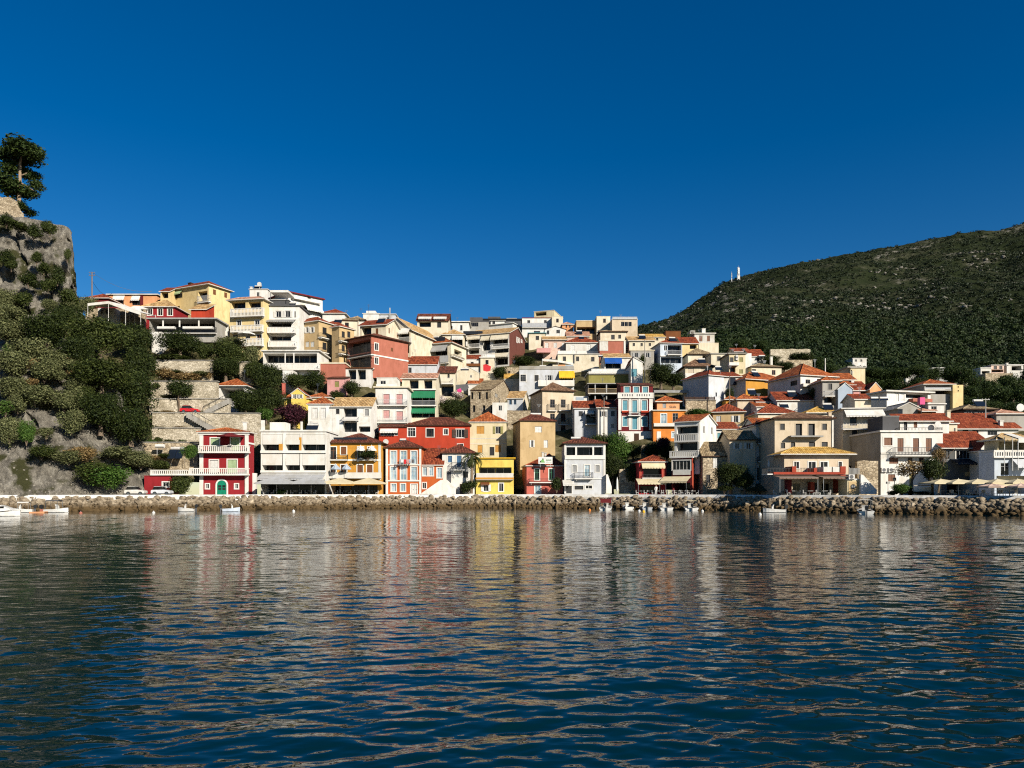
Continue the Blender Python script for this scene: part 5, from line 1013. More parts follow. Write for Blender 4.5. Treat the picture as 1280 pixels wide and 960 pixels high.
H(13, 838, 978, 500, 540, 'pale stone road wall climbing to the hillside villas', 'TERR', ('shed', 488, 'old', .0), Y=240, d=3, name='terrace_wall', cat='wall')
# ================================================================ setting
def rockmat():
    m, nt, b = newmat('boulder_stone'); N = nt.nodes; geo = N.new('ShaderNodeNewGeometry')
    n = N.new('ShaderNodeTexNoise'); n.inputs['Scale'].default_value = 1.6; n.inputs['Detail'].default_value = 8; n.inputs['Roughness'].default_value = .7; lk(nt, geo.outputs['Position'], n.inputs['Vector'])
    oi = N.new('ShaderNodeObjectInfo')
    sp = N.new('ShaderNodeSeparateXYZ'); lk(nt, geo.outputs['Position'], sp.inputs[0])
    r = N.new('ShaderNodeValToRGB'); r.color_ramp.elements[0].position = .3; r.color_ramp.elements[1].position = .7
    r.color_ramp.elements[0].color = (.055, .038, .020, 1); r.color_ramp.elements[1].color = (.47, .40, .30, 1); lk(nt, n.outputs['Fac'], r.inputs[0])
    tint = N.new('ShaderNodeValToRGB'); tint.color_ramp.elements[0].color = (.45, .42, .38, 1); tint.color_ramp.elements[1].color = (1.25, 1.2, 1.12, 1); lk(nt, oi.outputs['Random'], tint.inputs[0])
    m1 = N.new('ShaderNodeMix'); m1.data_type = 'RGBA'; m1.blend_type = 'MULTIPLY'; m1.inputs[0].default_value = 1; lk(nt, r.outputs[0], m1.inputs[6]); lk(nt, tint.outputs[0], m1.inputs[7])
    # the tide line: wet, weed stained stone near the water
    ad = N.new('ShaderNodeMath'); ad.operation = 'MULTIPLY_ADD'; lk(nt, n.outputs['Fac'], ad.inputs[0]); ad.inputs[1].default_value = .9; lk(nt, sp.outputs[2], ad.inputs[2])
    mr = N.new('ShaderNodeMapRange'); mr.inputs[1].default_value = 1.0; mr.inputs[2].default_value = 1.8; lk(nt, ad.outputs[0], mr.inputs[0])
    m2 = N.new('ShaderNodeMix'); m2.data_type = 'RGBA'; lk(nt, mr.outputs[0], m2.inputs[0]); m2.inputs[6].default_value = (.075, .048, .02, 1); lk(nt, m1.outputs[2], m2.inputs[7])
    lk(nt, m2.outputs[2], b.inputs['Base Color']); b.inputs['Roughness'].default_value = .85; b.inputs['Specular IOR Level'].default_value = .2
    bp = N.new('ShaderNodeBump'); bp.inputs['Strength'].default_value = .7; bp.inputs['Distance'].default_value = .12; lk(nt, n.outputs['Fac'], bp.inputs['Height']); lk(nt, bp.outputs[0], b.inputs['Normal'])
    return m
def groundmat():
    m, nt, b = newmat('dry_earth'); N = nt.nodes; geo = N.new('ShaderNodeNewGeometry')
    n = N.new('ShaderNodeTexNoise'); n.inputs['Scale'].default_value = .35; n.inputs['Detail'].default_value = 9; n.inputs['Roughness'].default_value = .7; lk(nt, geo.outputs['Position'], n.inputs['Vector'])
    r = N.new('ShaderNodeValToRGB'); e = r.color_ramp.elements
    e[0].position = .32; e[0].color = (.03, .035, .012, 1); e[1].position = .68; e[1].color = (.17, .145, .085, 1); k = e.new(.5); k.color = (.075, .065, .03, 1)
    lk(nt, n.outputs['Fac'], r.inputs[0]); lk(nt, r.outputs[0], b.inputs['Base Color']); b.inputs['Roughness'].default_value = 1; b.inputs['Specular IOR Level'].default_value = .05
    bp = N.new('ShaderNodeBump'); bp.inputs['Distance'].default_value = .4; lk(nt, n.outputs['Fac'], bp.inputs['Height']); lk(nt, bp.outputs[0], b.inputs['Normal'])
    return m
def grid_mesh(name, pts, nu, nv, mat, smooth=True, flip=False):
    """pts array (nv, nu, 3)"""
    v = np.asarray(pts, dtype=np.float32).reshape(-1, 3)
    idx = np.arange(nu * nv).reshape(nv, nu)
    q = np.stack([idx[:-1, :-1], idx[:-1, 1:], idx[1:, 1:], idx[1:, :-1]], -1).reshape(-1, 4)
    if flip: q = q[:, ::-1]
    me = bpy.data.meshes.new(name)
    me.vertices.add(len(v)); me.vertices.foreach_set('co', v.ravel())
    me.loops.add(q.size); me.loops.foreach_set('vertex_index', q.ravel().astype(np.int32))
    me.polygons.add(len(q)); me.polygons.foreach_set('loop_start', np.arange(0, q.size, 4, dtype=np.int32)); me.polygons.foreach_set('loop_total', np.full(len(q), 4, dtype=np.int32))
    me.polygons.foreach_set('use_smooth', np.full(len(q), smooth))
    me.update(calc_edges=True); me.materials.append(mat)
    o = bpy.data.objects.new(name, me); COL.objects.link(o)
    return o
# ---- water
def make_water():
    Y = [2.2]
    while Y[-1] < 142: Y.append(Y[-1] + max(.034, .0038 * Y[-1]))
    Y = np.array(Y); nu = 960
    s = np.linspace(-1, 1, nu)
    Yg, Sg = np.meshgrid(Y, s, indexing='ij')
    Xg = Sg * (Yg * .98 + 5)
    dY = np.maximum(.034, .0038 * Yg)
    rng = np.random.default_rng(5)
    Z = np.zeros_like(Xg)
    n = 130
    lam = np.exp(rng.uniform(np.log(.14), np.log(2.0), n)); ph = rng.uniform(0, 6.2832, n)
    th = np.where(rng.random(n) < .68, rng.normal(rad(100), rad(22), n), rng.normal(rad(76), rad(24), n))           # travelling roughly towards and away from the eye
    tot = WAVE_SLOPE * math.sqrt(2.0 / n)
    # slow gusts make some patches rougher than others
    gust = .75 + .35 * np.sin(Xg * .09 + .7 + Yg * .05) * np.sin(Yg * .13 - Xg * .04 + 1.1) + .22 * np.sin(Xg * .31 - Yg * .23 + 2)
    for i in range(n):
        k = 2 * np.pi / lam[i]
        w = np.clip(lam[i] / (4.5 * dY) - .4, 0, 1)
        sl = tot * (1.15 if lam[i] < .75 else .70)
        ph_ = k * (np.cos(th[i]) * Xg + np.sin(th[i]) * Yg) + ph[i]
        wob = 1.1 * np.sin(Xg * .55 / lam[i] ** .5 + i) + .7 * np.sin(Yg * .6 + 2 * i + Xg * .21)
        sn = np.sin(ph_ + wob)
        Z += w * gust * sl / k * sn
    pts = np.stack([Xg, Yg, Z], -1)
    m, nt, b = newmat('sea_water'); N = nt.nodes
    b.inputs['Base Color'].default_value = (.0004, .0125, .0165, 1); b.inputs['Roughness'].default_value = .006; b.inputs['IOR'].default_value = 1.333
    geo = N.new('ShaderNodeNewGeometry'); mp = N.new('ShaderNodeMapping'); mp.inputs['Scale'].default_value = (.5, 1.6, 1); mp.inputs['Rotation'].default_value = (0, 0, rad(6)); lk(nt, geo.outputs['Position'], mp.inputs[0])
    n1 = N.new('ShaderNodeTexNoise'); n1.inputs['Scale'].default_value = 2.4; n1.inputs['Detail'].default_value = 3; n1.inputs['Roughness'].default_value = .45; lk(nt, mp.outputs[0], n1.inputs['Vector'])
    bp = N.new('ShaderNodeBump'); bp.inputs['Strength'].default_value = 1; bp.inputs['Distance'].default_value = .013; lk(nt, n1.outputs['Fac'], bp.inputs['Height']); lk(nt, bp.outputs[0], b.inputs['Normal'])
    o = grid_mesh('water', pts, nu, len(Y), m)
    tag(o, 'rippled dark blue harbour water', None, kind='structure')
WAVE_SLOPE = .124
make_water()

# ---- quay: wall, paving, white kerb
def strip(name, offs, zs, mat, px0=-260, px1=1540, step=20, kind='structure'):
    pxs = list(range(px0, px1 + 1, step)); pts = []
    for off, z in zip(offs, zs):
        row = []
        for px in pxs:
            Y = Yw(px) + off; row.append(((px - CX) / F * Y, Y, z))
        pts.append(row)
    o = grid_mesh(name, pts, len(pxs), len(offs), mat, smooth=False)
    o['kind'] = kind
    return o
strip('quay_wall', [2.1, 2.1, 2.5, 2.95, 2.95], [-2.0, QZ - .42, QZ + .03, QZ + .05, QZ - .10], plaster('white', .9, 1.0))
strip('promenade', [2.95, 24.0], [QZ - .10, QZ - .10], plaster((.55, .52, .46), .9, .8))
def make_ground():
    pxs = list(range(-260, 1541, 12)); us = np.concatenate([np.linspace(0, 90, 60), np.linspace(95, 330, 30)])
    pts = []
    for u in us:
        row = []
        for px in pxs:
            Y = Yf(px) + 4 + u; x = (px - CX) / F * Y
            z = ground_z(px, Y) + (noise.noise(Vector((x * .12, Y * .12, 3))) * .9 if u > 6 else 0) - (.45 if u <= 6 else .7)
            if px > 1045: z = min(z, QZ - .6 + max(0.0, Y - Yf(px) - 15.5) * 1.2)
            row.append((x, Y, z))
        pts.append(row)
    o = grid_mesh('ground', pts, len(pxs), len(us), groundmat()); o['kind'] = 'structure'
make_ground()

# ---- headland: rock slab, scrub slope and the cliff below the castle
HTOPX = [-220, -60, 0, 30, 60, 84, 89, 92, 95, 99, 120, 160, 200]
HTOPY = [235, 258, 268, 272, 277, 283, 290, 318, 352, 385, 430, 520, 606]
HPY = [640, 612, 560, 500, 470, 400, 375, 268, 200]
HDY = [0, .4, 4.5, 10.5, 13.5, 29, 32.5, 38, 41]
def headY(px, py):
    return Yw(px) + 2.4 + interp(-py, [-v for v in HPY], HDY) + max(0, px - 84) * (.25 if py < 400 else .05)
def cliffmat():
    m, nt, b = newmat('cliff_rock'); N = nt.nodes; geo = N.new('ShaderNodeNewGeometry')
    mp = N.new('ShaderNodeMapping'); mp.inputs['Scale'].default_value = (1, 1, .55); lk(nt, geo.outputs['Position'], mp.inputs[0])
    n = N.new('ShaderNodeTexNoise'); n.inputs['Scale'].default_value = .9; n.inputs['Detail'].default_value = 14; n.inputs['Roughness'].default_value = .8; lk(nt, mp.outputs[0], n.inputs['Vector'])
    r = N.new('ShaderNodeValToRGB'); e = r.color_ramp.elements; e[0].position = .33; e[0].color = (.055, .050, .040, 1); e[1].position = .66; e[1].color = (.42, .385, .315, 1); k = e.new(.5); k.color = (.20, .18, .145, 1); lk(nt, n.outputs['Fac'], r.inputs[0])
    n2 = N.new('ShaderNodeTexNoise'); n2.inputs['Scale'].default_value = .28; n2.inputs['Detail'].default_value = 7; lk(nt, geo.outputs['Position'], n2.inputs['Vector'])
    r2 = N.new('ShaderNodeValToRGB'); r2.color_ramp.elements[0].position = .54; r2.color_ramp.elements[1].position = .62; lk(nt, n2.outputs['Fac'], r2.inputs[0])
    m1 = N.new('ShaderNodeMix'); m1.data_type = 'RGBA'; lk(nt, r2.outputs[0], m1.inputs[0]); lk(nt, r.outputs[0], m1.inputs[6]); m1.inputs[7].default_value = (.055, .055, .022, 1)
    # pale lichen and loose chips
    v = N.new('ShaderNodeTexVoronoi'); v.inputs['Scale'].default_value = 1.1; lk(nt, geo.outputs['Position'], v.inputs['Vector'])
    r3 = N.new('ShaderNodeValToRGB'); r3.color_ramp.elements[0].position = .10; r3.color_ramp.elements[0].color = (1, 1, 1, 1); r3.color_ramp.elements[1].position = .2; r3.color_ramp.elements[1].color = (0, 0, 0, 1); lk(nt, v.outputs['Distance'], r3.inputs[0])
    m2 = N.new('ShaderNodeMix'); m2.data_type = 'RGBA'; lk(nt, r3.outputs[0], m2.inputs[0]); lk(nt, m1.outputs[2], m2.inputs[6]); m2.inputs[7].default_value = (.38, .34, .27, 1)
    lk(nt, m2.outputs[2], b.inputs['Base Color']); b.inputs['Roughness'].default_value = .95; b.inputs['Specular IOR Level'].default_value = .1
    bp = N.new('ShaderNodeBump'); bp.inputs['Strength'].default_value = 1; bp.inputs['Distance'].default_value = 1.3; lk(nt, n.outputs['Fac'], bp.inputs['Height']); lk(nt, bp.outputs[0], b.inputs['Normal'])
    return m
def make_headland():
    pxs = list(np.arange(-220, 84, 2.2)) + list(np.arange(84, 100, .7)) + list(np.arange(100, 205, 3)); nv = 130
    pts = []
    for j in range(nv + 8):
        row = []
        for px in pxs:
            top = interp(px, HTOPX, HTOPY)
            f = min(j, nv - 1) / (nv - 1)
            py = 640 + (top - 640) * f
            Y = headY(px, py); p = P(px, py, Y)
            q = p * .11
            s = 1.0 if f < .96 else .35
            lower = min(1, max(0, (600 - py) / 120))
            fis = 1 - abs(noise.noise(Vector((p.x * .42 + p.z * .05, p.y * .2, p.z * .10)))) * 2; led = 1 - abs(noise.noise(Vector((p.x * .07, p.y * .07, p.z * .38 + 4)))) * 2
            d = (noise.turbulence(q, 5, True) - .5) * 2.2 * (.3 + .7 * lower) + noise.fractal(p * .55, .8, 2.2, 4) * .75 - max(0, fis - .55) * 3.6 * lower + led * 1.1 * lower
            p.y -= d * s; p.x += noise.noise(p * .3 + Vector((9, 9, 1))) * .6 * s; p.z += noise.noise(p * .5 + Vector((3, 7, 1))) * .45
            if j >= nv:
                k = j - nv + 1
                p.x *= (p.y + k * 6) / p.y; p.x -= k * 2.5; p.y += k * 6; p.z += -.2 * k + noise.noise(p * .2) * .8 - (4 * (k - 5) if k > 5 else 0)
            row.append(p)
        pts.append(row)
    o = grid_mesh('headland_cliff', pts, len(pxs), nv + 8, cliffmat()); o['kind'] = 'structure'
make_headland()

# ---- mountain
RX = [640, 720, 770, 800, 850, 905, 925, 1000, 1060, 1130, 1200, 1240, 1262, 1280, 1300, 1360, 1460, 1640]
RY = [500, 470, 432, 413, 388, 353, 348, 331, 318, 306, 294, 287, 284, 277, 270, 258, 240, 215]
def mtn(px, v):
    rp = interp(px, RX, RY); bp = interp(px, [640, 800, 900, 1000, 1100, 1280, 1640], [520, 452, 465, 478, 500, 530, 540])
    if v <= 1:
        py = bp + (rp - bp) * (v ** .92); Y = 262 + (1180 - 262) * v ** 1.25
        p = P(px, py, Y)
    else:
        p = P(px, rp, 1180); p.y += (v - 1) * 900; p.z -= (v - 1) * (v - 1) * 900 + (v - 1) * 60
    a = min(1, v * 1.5) * (1 if v < .93 else .35)
    q = p * .006
    p.z += (noise.fractal(q, .9, 2.1, 6) * 16 + noise.noise(p * .03) * 3) * a
    p.z += abs(noise.noise(p * .05 + Vector((3, 3, 3)))) * 4 * min(1, v * 2)
    return p
def mtnmat():
    m, nt, b = newmat('mountain_ground'); N = nt.nodes; geo = N.new('ShaderNodeNewGeometry')
    n = N.new('ShaderNodeTexNoise'); n.inputs['Scale'].default_value = .035; n.inputs['Detail'].default_value = 10; n.inputs['Roughness'].default_value = .75; lk(nt, geo.outputs['Position'], n.inputs['Vector'])
    n2 = N.new('ShaderNodeTexNoise'); n2.inputs['Scale'].default_value = .012; n2.inputs['Detail'].default_value = 4; lk(nt, geo.outputs['Position'], n2.inputs['Vector'])
    mu = N.new('ShaderNodeMath'); mu.operation = 'MULTIPLY_ADD'; lk(nt, n2.outputs['Fac'], mu.inputs[0]); mu.inputs[1].default_value = .55; lk(nt, n.outputs['Fac'], mu.inputs[2])
    r = N.new('ShaderNodeValToRGB'); e = r.color_ramp.elements; e[0].position = .74; e[0].color = (.018, .024, .009, 1); e[1].position = 1.0; e[1].color = (.26, .24, .20, 1); k = e.new(.86); k.color = (.042, .044, .024, 1)
    lk(nt, mu.outputs[0], r.inputs[0]); lk(nt, r.outputs[0], b.inputs['Base Color']); b.inputs['Roughness'].default_value = 1; b.inputs['Specular IOR Level'].default_value = .05
    bp = N.new('ShaderNodeBump'); bp.inputs['Distance'].default_value = 6; lk(nt, n.outputs['Fac'], bp.inputs['Height']); lk(nt, bp.outputs[0], b.inputs['Normal'])
    return m
def make_mountain():
    pxs = np.linspace(640, 1640, 220); vs = list(np.linspace(0, 1, 150)) + [1.03, 1.08, 1.2, 1.5]
    pts = [[mtn(px, v) for px in pxs] for v in vs]
    o = grid_mesh('mountain', pts, len(pxs), len(vs), mtnmat()); o['kind'] = 'structure'
make_mountain()
FOL = {}
def foliage(name, c0, c1, c2, trans=.22, nsc=.7):
    if name in FOL: return FOL[name]
    m, nt, b = newmat('leaves_' + name); N = nt.nodes; geo = N.new('ShaderNodeNewGeometry'); oi = N.new('ShaderNodeObjectInfo')
    n = N.new('ShaderNodeTexNoise'); n.inputs['Scale'].default_value = nsc; n.inputs['Detail'].default_value = 4; lk(nt, geo.outputs['Position'], n.inputs['Vector'])
    ad = N.new('ShaderNodeMath'); ad.operation = 'MULTIPLY_ADD'; lk(nt, geo.outputs['Random Per Island'], ad.inputs[0]); ad.inputs[1].default_value = .55 if nsc > .5 else .35
    mu = N.new('ShaderNodeMath'); mu.operation = 'MULTIPLY'; lk(nt, n.outputs['Fac'], mu.inputs[0]); mu.inputs[1].default_value = .5 if nsc > .5 else .75; lk(nt, mu.outputs[0], ad.inputs[2])
    r = N.new('ShaderNodeValToRGB'); e = r.color_ramp.elements; e[0].position = .15; e[0].color = (*c0, 1); e[1].position = .9; e[1].color = (*c2, 1); k = e.new(.5); k.color = (*c1, 1); lk(nt, ad.outputs[0], r.inputs[0])
    lk(nt, r.outputs[0], b.inputs['Base Color']); b.inputs['Roughness'].default_value = .65; b.inputs['Specular IOR Level'].default_value = .2
    tr = N.new('ShaderNodeBsdfTranslucent'); lk(nt, r.outputs[0], tr.inputs[0]); mx = N.new('ShaderNodeMixShader'); mx.inputs[0].default_value = trans
    out = nt.nodes['Material Output']; lk(nt, b.outputs[0], mx.inputs[1]); lk(nt, tr.outputs[0], mx.inputs[2]); lk(nt, mx.outputs[0], out.inputs[0])
    FOL[name] = m
    return m
def fol(k):
    return {'dark': lambda: foliage('dark', (.008, .015, .003), (.019, .030, .005), (.052, .066, .012)),
            'mid': lambda: foliage('mid', (.013, .021, .004), (.033, .047, .008), (.076, .088, .019)),
            'olive': lambda: foliage('olive', (.034, .042, .013), (.088, .098, .036), (.22, .222, .095)),
            'green': lambda: foliage('green', (.018, .045, .006), (.045, .095, .012), (.10, .16, .03)),
            'dry': lambda: foliage('dry', (.08, .05, .02), (.20, .13, .05), (.34, .24, .10)),
            'maroon': lambda: foliage('maroon', (.014, .006, .008), (.04, .010, .016), (.10, .025, .04)),
            'pine': lambda: foliage('pine', (.009, .019, .004), (.022, .040, .007), (.058, .080, .016)),
            'white': lambda: foliage('blossom', (.35, .25, .22), (.62, .52, .46), (.85, .78, .72)),
            'hill': lambda: foliage('hill', (.007, .013, .004), (.015, .024, .008), (.030, .041, .014), .12, .03),
            'wood': lambda: foliage('wood', (.006, .013, .003), (.014, .027, .006), (.038, .053, .011), .15, .022)}[k]()
def ico(sub):
    import bmesh
    bm = bmesh.new(); bmesh.ops.create_icosphere(bm, subdivisions=sub, radius=1.0)
    v = np.array([x.co[:] for x in bm.verts]); f = np.array([[q.index for q in p.verts] for p in bm.faces]); bm.free()
    return v, f
def blobs(name, centres, sizes, sub, mat, seed, squash=(1, 1, .85), lump=.28):
    v, f = ico(sub); rng = np.random.default_rng(seed); n = len(centres)
    C = np.array(centres)[:, None, :]; S = np.array(sizes)[:, None, None]
    jit = 1 + rng.normal(0, lump, (n, len(v), 1))
    st = 1 + rng.normal(0, .2, (n, 1, 3))
    V = C + S * v[None] * jit * np.array(squash) * st
    Fc = (f[None] + (np.arange(n) * len(v))[:, None, None]).reshape(-1, 3)
    me = bpy.data.meshes.new(name); V = V.reshape(-1, 3).astype(np.float32)
    me.vertices.add(len(V)); me.vertices.foreach_set('co', V.ravel()); me.loops.add(Fc.size); me.loops.foreach_set('vertex_index', Fc.ravel().astype(np.int32))
    me.polygons.add(len(Fc)); me.polygons.foreach_set('loop_start', np.arange(0, Fc.size, 3, dtype=np.int32)); me.polygons.foreach_set('loop_total', np.full(len(Fc), 3, dtype=np.int32))
    me.update(calc_edges=True); me.materials.append(mat)
    o = bpy.data.objects.new(name, me); COL.objects.link(o)
    return o
def leafcloud(name, centres, sizes, n, ls, mat, seed, squash=(1, 1, .9)):
    rng = np.random.default_rng(seed); C = np.repeat(np.array(centres), n, 0); S = np.repeat(np.array(sizes), n)[:, None]; N_ = len(C)
    d = rng.normal(0, 1, (N_, 3)); d /= np.linalg.norm(d, axis=1)[:, None]
    c = C + d * S * np.array(squash) * rng.uniform(.55, 1.05, N_)[:, None]
    nrm = d * .9 + rng.normal(0, .5, (N_, 3)) + np.array([0, 0, .2]); nrm /= np.linalg.norm(nrm, axis=1)[:, None]
    a = np.cross(nrm, rng.normal(0, 1, (N_, 3))); a /= np.linalg.norm(a, axis=1)[:, None]; b = np.cross(nrm, a); s = S * ls * rng.uniform(.6, 1.4, N_)[:, None]
    V = np.stack([c - a * s, c - b * s * .8, c + a * s, c + b * s * .8], 1).reshape(-1, 3).astype(np.float32)
    me = bpy.data.meshes.new(name); me.vertices.add(len(V)); me.vertices.foreach_set('co', V.ravel()); me.loops.add(4 * N_); me.loops.foreach_set('vertex_index', np.arange(4 * N_, dtype=np.int32))
    me.polygons.add(N_); me.polygons.foreach_set('loop_start', np.arange(0, 4 * N_, 4, dtype=np.int32)); me.polygons.foreach_set('loop_total', np.full(N_, 4, dtype=np.int32)); me.update(calc_edges=True); me.materials.append(mat)
    o = bpy.data.objects.new(name, me); COL.objects.link(o)
    return o
def make_woods():
    rr = random.Random(3); c, s = [], []
    def lowline(px): return interp(px, [800, 860, 1000, 1100, 1200, 1300, 1600], [.10, .14, .30, .36, .40, .44, .5])
    while len(c) < 13000:
        px = rr.uniform(770, 1500); v = rr.random() ** 1.3 * .62; lim = lowline(px)
        pr = 1 if v < lim else max(0, 1 - (v - lim) / .16)
        if rr.random() > pr: continue
        p = mtn(px, v); r_ = rr.uniform(1.5, 3.6) * (1 + .3 * v)
        for k in range(2 if v < .3 else 1):
            c.append((p.x + rr.uniform(-2, 2), p.y + rr.uniform(-2, 2), p.z + r_ * .5 + k * r_ * .5)); s.append(r_ * (1 - .25 * k))
    tag(leafcloud('woods', c, s, 84, .20, fol('wood'), 1), 'dense dark green wood covering the lower mountain slope behind the town', kind='stuff')
    c, s = [], []
    while len(c) < 26000:
        px = rr.uniform(760, 1500); v = rr.uniform(.08, 1.0)
        p = mtn(px, v)
        d = noise.noise(Vector((p.x * .012, p.y * .012, 1.7))) + .5 * noise.noise(Vector((p.x * .04, p.y * .04, 4.1)))
        if d > rr.uniform(.15, .75): continue
        r_ = rr.uniform(1.2, 2.9); c.append((p.x, p.y, p.z + r_ * .25)); s.append(r_)
    tag(leafcloud('shrubbery', c, s, 26, .32, fol('hill'), 2, (1.1, 1.1, .75)), 'dark scrub scattered over the rocky upper mountain', kind='stuff')
    c, s = [], []
    while len(c) < 800:
        px = rr.uniform(800, 1480); v = rr.uniform(.25, 1.0); p = mtn(px, v)
        d = noise.noise(Vector((p.x * .010, p.y * .010, 8.7))) + .4 * noise.noise(Vector((p.x * .04, p.y * .04, 2.2)))
        if d < rr.uniform(.22, .5): continue
        r_ = rr.uniform(.6, 2.3); c.append((p.x, p.y, p.z + r_ * .2)); s.append(r_)
    tag(blobs('rubble', c, s, 1, stonemat('limestone', (.11, .10, .085), (.28, .265, .23), (.12, .11, .09), .9), 4, (1.4, 1.2, .8), .22), 'pale limestone outcrops breaking through the mountain scrub', kind='stuff')
make_woods()
# ================================================================ trees and shrubs
def leaf_mesh(name, n, size, lobes, seed, surf=.55, aspect=.62):
    """leaves spread through a bunch of uneven lobes inside the unit ball"""
    rng = np.random.default_rng(seed)
    L = []
    for _ in range(lobes):
        d = rng.normal(0, 1, 3); d /= np.linalg.norm(d); r = rng.uniform(.24, .58)
        L.append((d * np.array([1, 1, .85]) * rng.uniform(.15, 1.02 - r * .8), r))
    L.append((np.zeros(3), .62))
    w = np.array([r ** 2 for _c, r in L]); w /= w.sum()
    pick = rng.choice(len(L), n, p=w)
    d = rng.normal(0, 1, (n, 3)); d /= np.linalg.norm(d, axis=1)[:, None]
    rr = rng.uniform(surf, 1.0, n) ** .7
    c = np.array([L[i][0] for i in pick]) + d * (np.array([L[i][1] for i in pick]) * rr)[:, None]
    c += rng.normal(0, .065, (n, 3))
    nrm = d * .7 + rng.normal(0, .55, (n, 3)) + np.array([0, 0, .25]); nrm /= np.linalg.norm(nrm, axis=1)[:, None]
    a = np.cross(nrm, rng.normal(0, 1, (n, 3))); a /= np.linalg.norm(a, axis=1)[:, None]; b = np.cross(nrm, a)
    s = size * rng.uniform(.6, 1.5, n)[:, None]
    V = np.stack([c - a * s, c - b * s * aspect * .9 + nrm * s * .2, c + a * s, c + b * s * aspect - nrm * s * .1], 1).reshape(-1, 3).astype(np.float32)
    me = bpy.data.meshes.new(name)
    me.vertices.add(len(V)); me.vertices.foreach_set('co', V.ravel()); me.loops.add(4 * n); me.loops.foreach_set('vertex_index', np.arange(4 * n, dtype=np.int32))
    me.polygons.add(n); me.polygons.foreach_set('loop_start', np.arange(0, 4 * n, 4, dtype=np.int32)); me.polygons.foreach_set('loop_total', np.full(n, 4, dtype=np.int32))
    me.update(calc_edges=True)
    return me
CROWNS = {}
def crown_mesh(kind, var, mat):
    key = (kind, var, mat)
    if key not in CROWNS:
        n, sz, lb, sf = {'big': (13000, .034, 26, .5), 'tree': (7000, .046, 17, .45), 'bush': (2800, .066, 10, .42), 'sparse': (1500, .062, 9, .55), 'pine': (6000, .045, 20, .42)}[kind]
        me = leaf_mesh('crown', n, sz, lb, (var * 17 + len(kind) * 5 + n) % 997, sf)
        me.materials.append(fol(mat)); CROWNS[key] = me
    return CROWNS[key]
BARK = None
def trunk_mesh(h, r, seed, limbs=4, spread=.5):
    rr = random.Random(seed); mb = MB()
    lean = Vector((rr.uniform(-.12, .12), rr.uniform(-.12, .12), 0)) * h
    top = Vector((0, 0, h)) + lean
    pts = [Vector((0, 0, -.6)), Vector((0, 0, 0)), lean * .3 + Vector((0, 0, h * .35)), lean * .7 + Vector((0, 0, h * .7)), top]
    mb.tube(pts, [r * 1.35, r * 1.1, r * .85, r * .6, r * .3], 7)
    for k in range(limbs):
        a = rr.uniform(0, 6.28); f = rr.uniform(.4, .75); b0 = lean * f + Vector((0, 0, h * f))
        e = b0 + Vector((math.cos(a) * h * spread * .6, math.sin(a) * h * spread * .6, h * rr.uniform(.25, .45)))
        mb.tube([b0, (b0 + e) / 2 + Vector((0, 0, .05 * h)), e], [r * .5, r * .35, r * .14], 5)
    return mb
def barkmat():
    global BARK
    if BARK is None: BARK = plaster((.16, .12, .085), .95, 1.0, 2.0, 'bark')
    return BARK
NT = [0]
def tree(px, py, rx, ry, kind, mat, label, base=None, Y=None, name=None, cat=None, trunk=True, group=None, dY=0):
    """centre and half size of the crown as seen, base row of the trunk"""
    NT[0] += 1; i = NT[0]
    if base is None: base = py + ry * (1.15 if trunk else .9)
    if Y is None:
        Y = ground_Y(px, min(base, 616))
        if px < 205 and base > interp(px, HTOPX, HTOPY): Y = min(Y, headY(px, base) - 2.0)
    Y += dY
    c = P(px, py, Y); R_ = rx / F * Y * 1.2; RZ = ry / F * Y * 1.2
    b = P(px, base, Y)
    nm = name or ('tree' if trunk else 'shrub')
    e = empty(nm, b); tag(e, label, cat or ('tree' if trunk else 'shrub'), group)
    cr = bpy.data.objects.new('crown' if trunk else 'foliage', crown_mesh(kind, i % 3, mat)); COL.objects.link(cr); cr.parent = e
    cr.location = c - b; cr.scale = (R_, max(R_ * .85, min(R_, 4)), RZ); cr.rotation_euler = (0, 0, i * 2.399)
    if i % 2: cr.scale.x *= 1.0
    h = max(.6, (c - b).z + RZ * .1)
    if trunk:
        tk = trunk_mesh(h, max(.10, min(.35, R_ * .09)), i).build('trunk', barkmat(), e, smooth=True)
    else:
        m2 = MB(); rr = random.Random(i)
        for k in range(5):
            a = rr.uniform(0, 6.28); m2.tube([(0, 0, -.4), (math.cos(a) * R_ * .25, math.sin(a) * R_ * .25, h * .7), (math.cos(a) * R_ * .6, math.sin(a) * R_ * .6, h)], [.06, .04, .02], 5)
        m2.build('stem', barkmat(), e)
    return e
def tz(c, x, y, rx, ry, *a, **k):
    px, py = cp(c, x, y)
    if 'base' in k: k['base'] = cp(c, 0, k['base'])[1]
    return tree(px, py, rx / 5.818, ry / 5.818, *a, **k)
# the dark thicket under the cliff and above the quay
for q in [(82, 395, 17, 18, 'dark', 'dark round tree tucked against the foot of the castle cliff'), (58, 412, 29, 23, 'dark', 'broad dark tree below the cliff, above the grey-green scrub'),
          (125, 418, 32, 26, 'mid', 'wide mid green tree just under the white sloping canopy'), (169, 421, 23, 20, 'dark', 'dark tree beside the white wall block of the pavilion'),
          (96, 438, 23, 20, 'dark', 'dark tree in the middle of the thicket, cliff side'), (127, 466, 40, 22, 'mid', 'wide dusty green tree in the middle of the thicket'),
          (175, 452, 21, 24, 'dark', 'dark tree at the thicket edge facing the terraces'), (163, 490, 30, 29, 'dark', 'largest dark round tree over the stone terraces'),
          (126, 512, 27, 27, 'dark', 'dark tree hanging above the diagonal rock crack'), (164, 528, 28, 25, 'dark', 'lowest dark tree of the thicket, over the red shed')]:
    tree(q[0], q[1], q[2], q[3], 'big', q[4], q[5], base=q[1] + q[3] * 1.05, group='trees of the thicket under the castle')
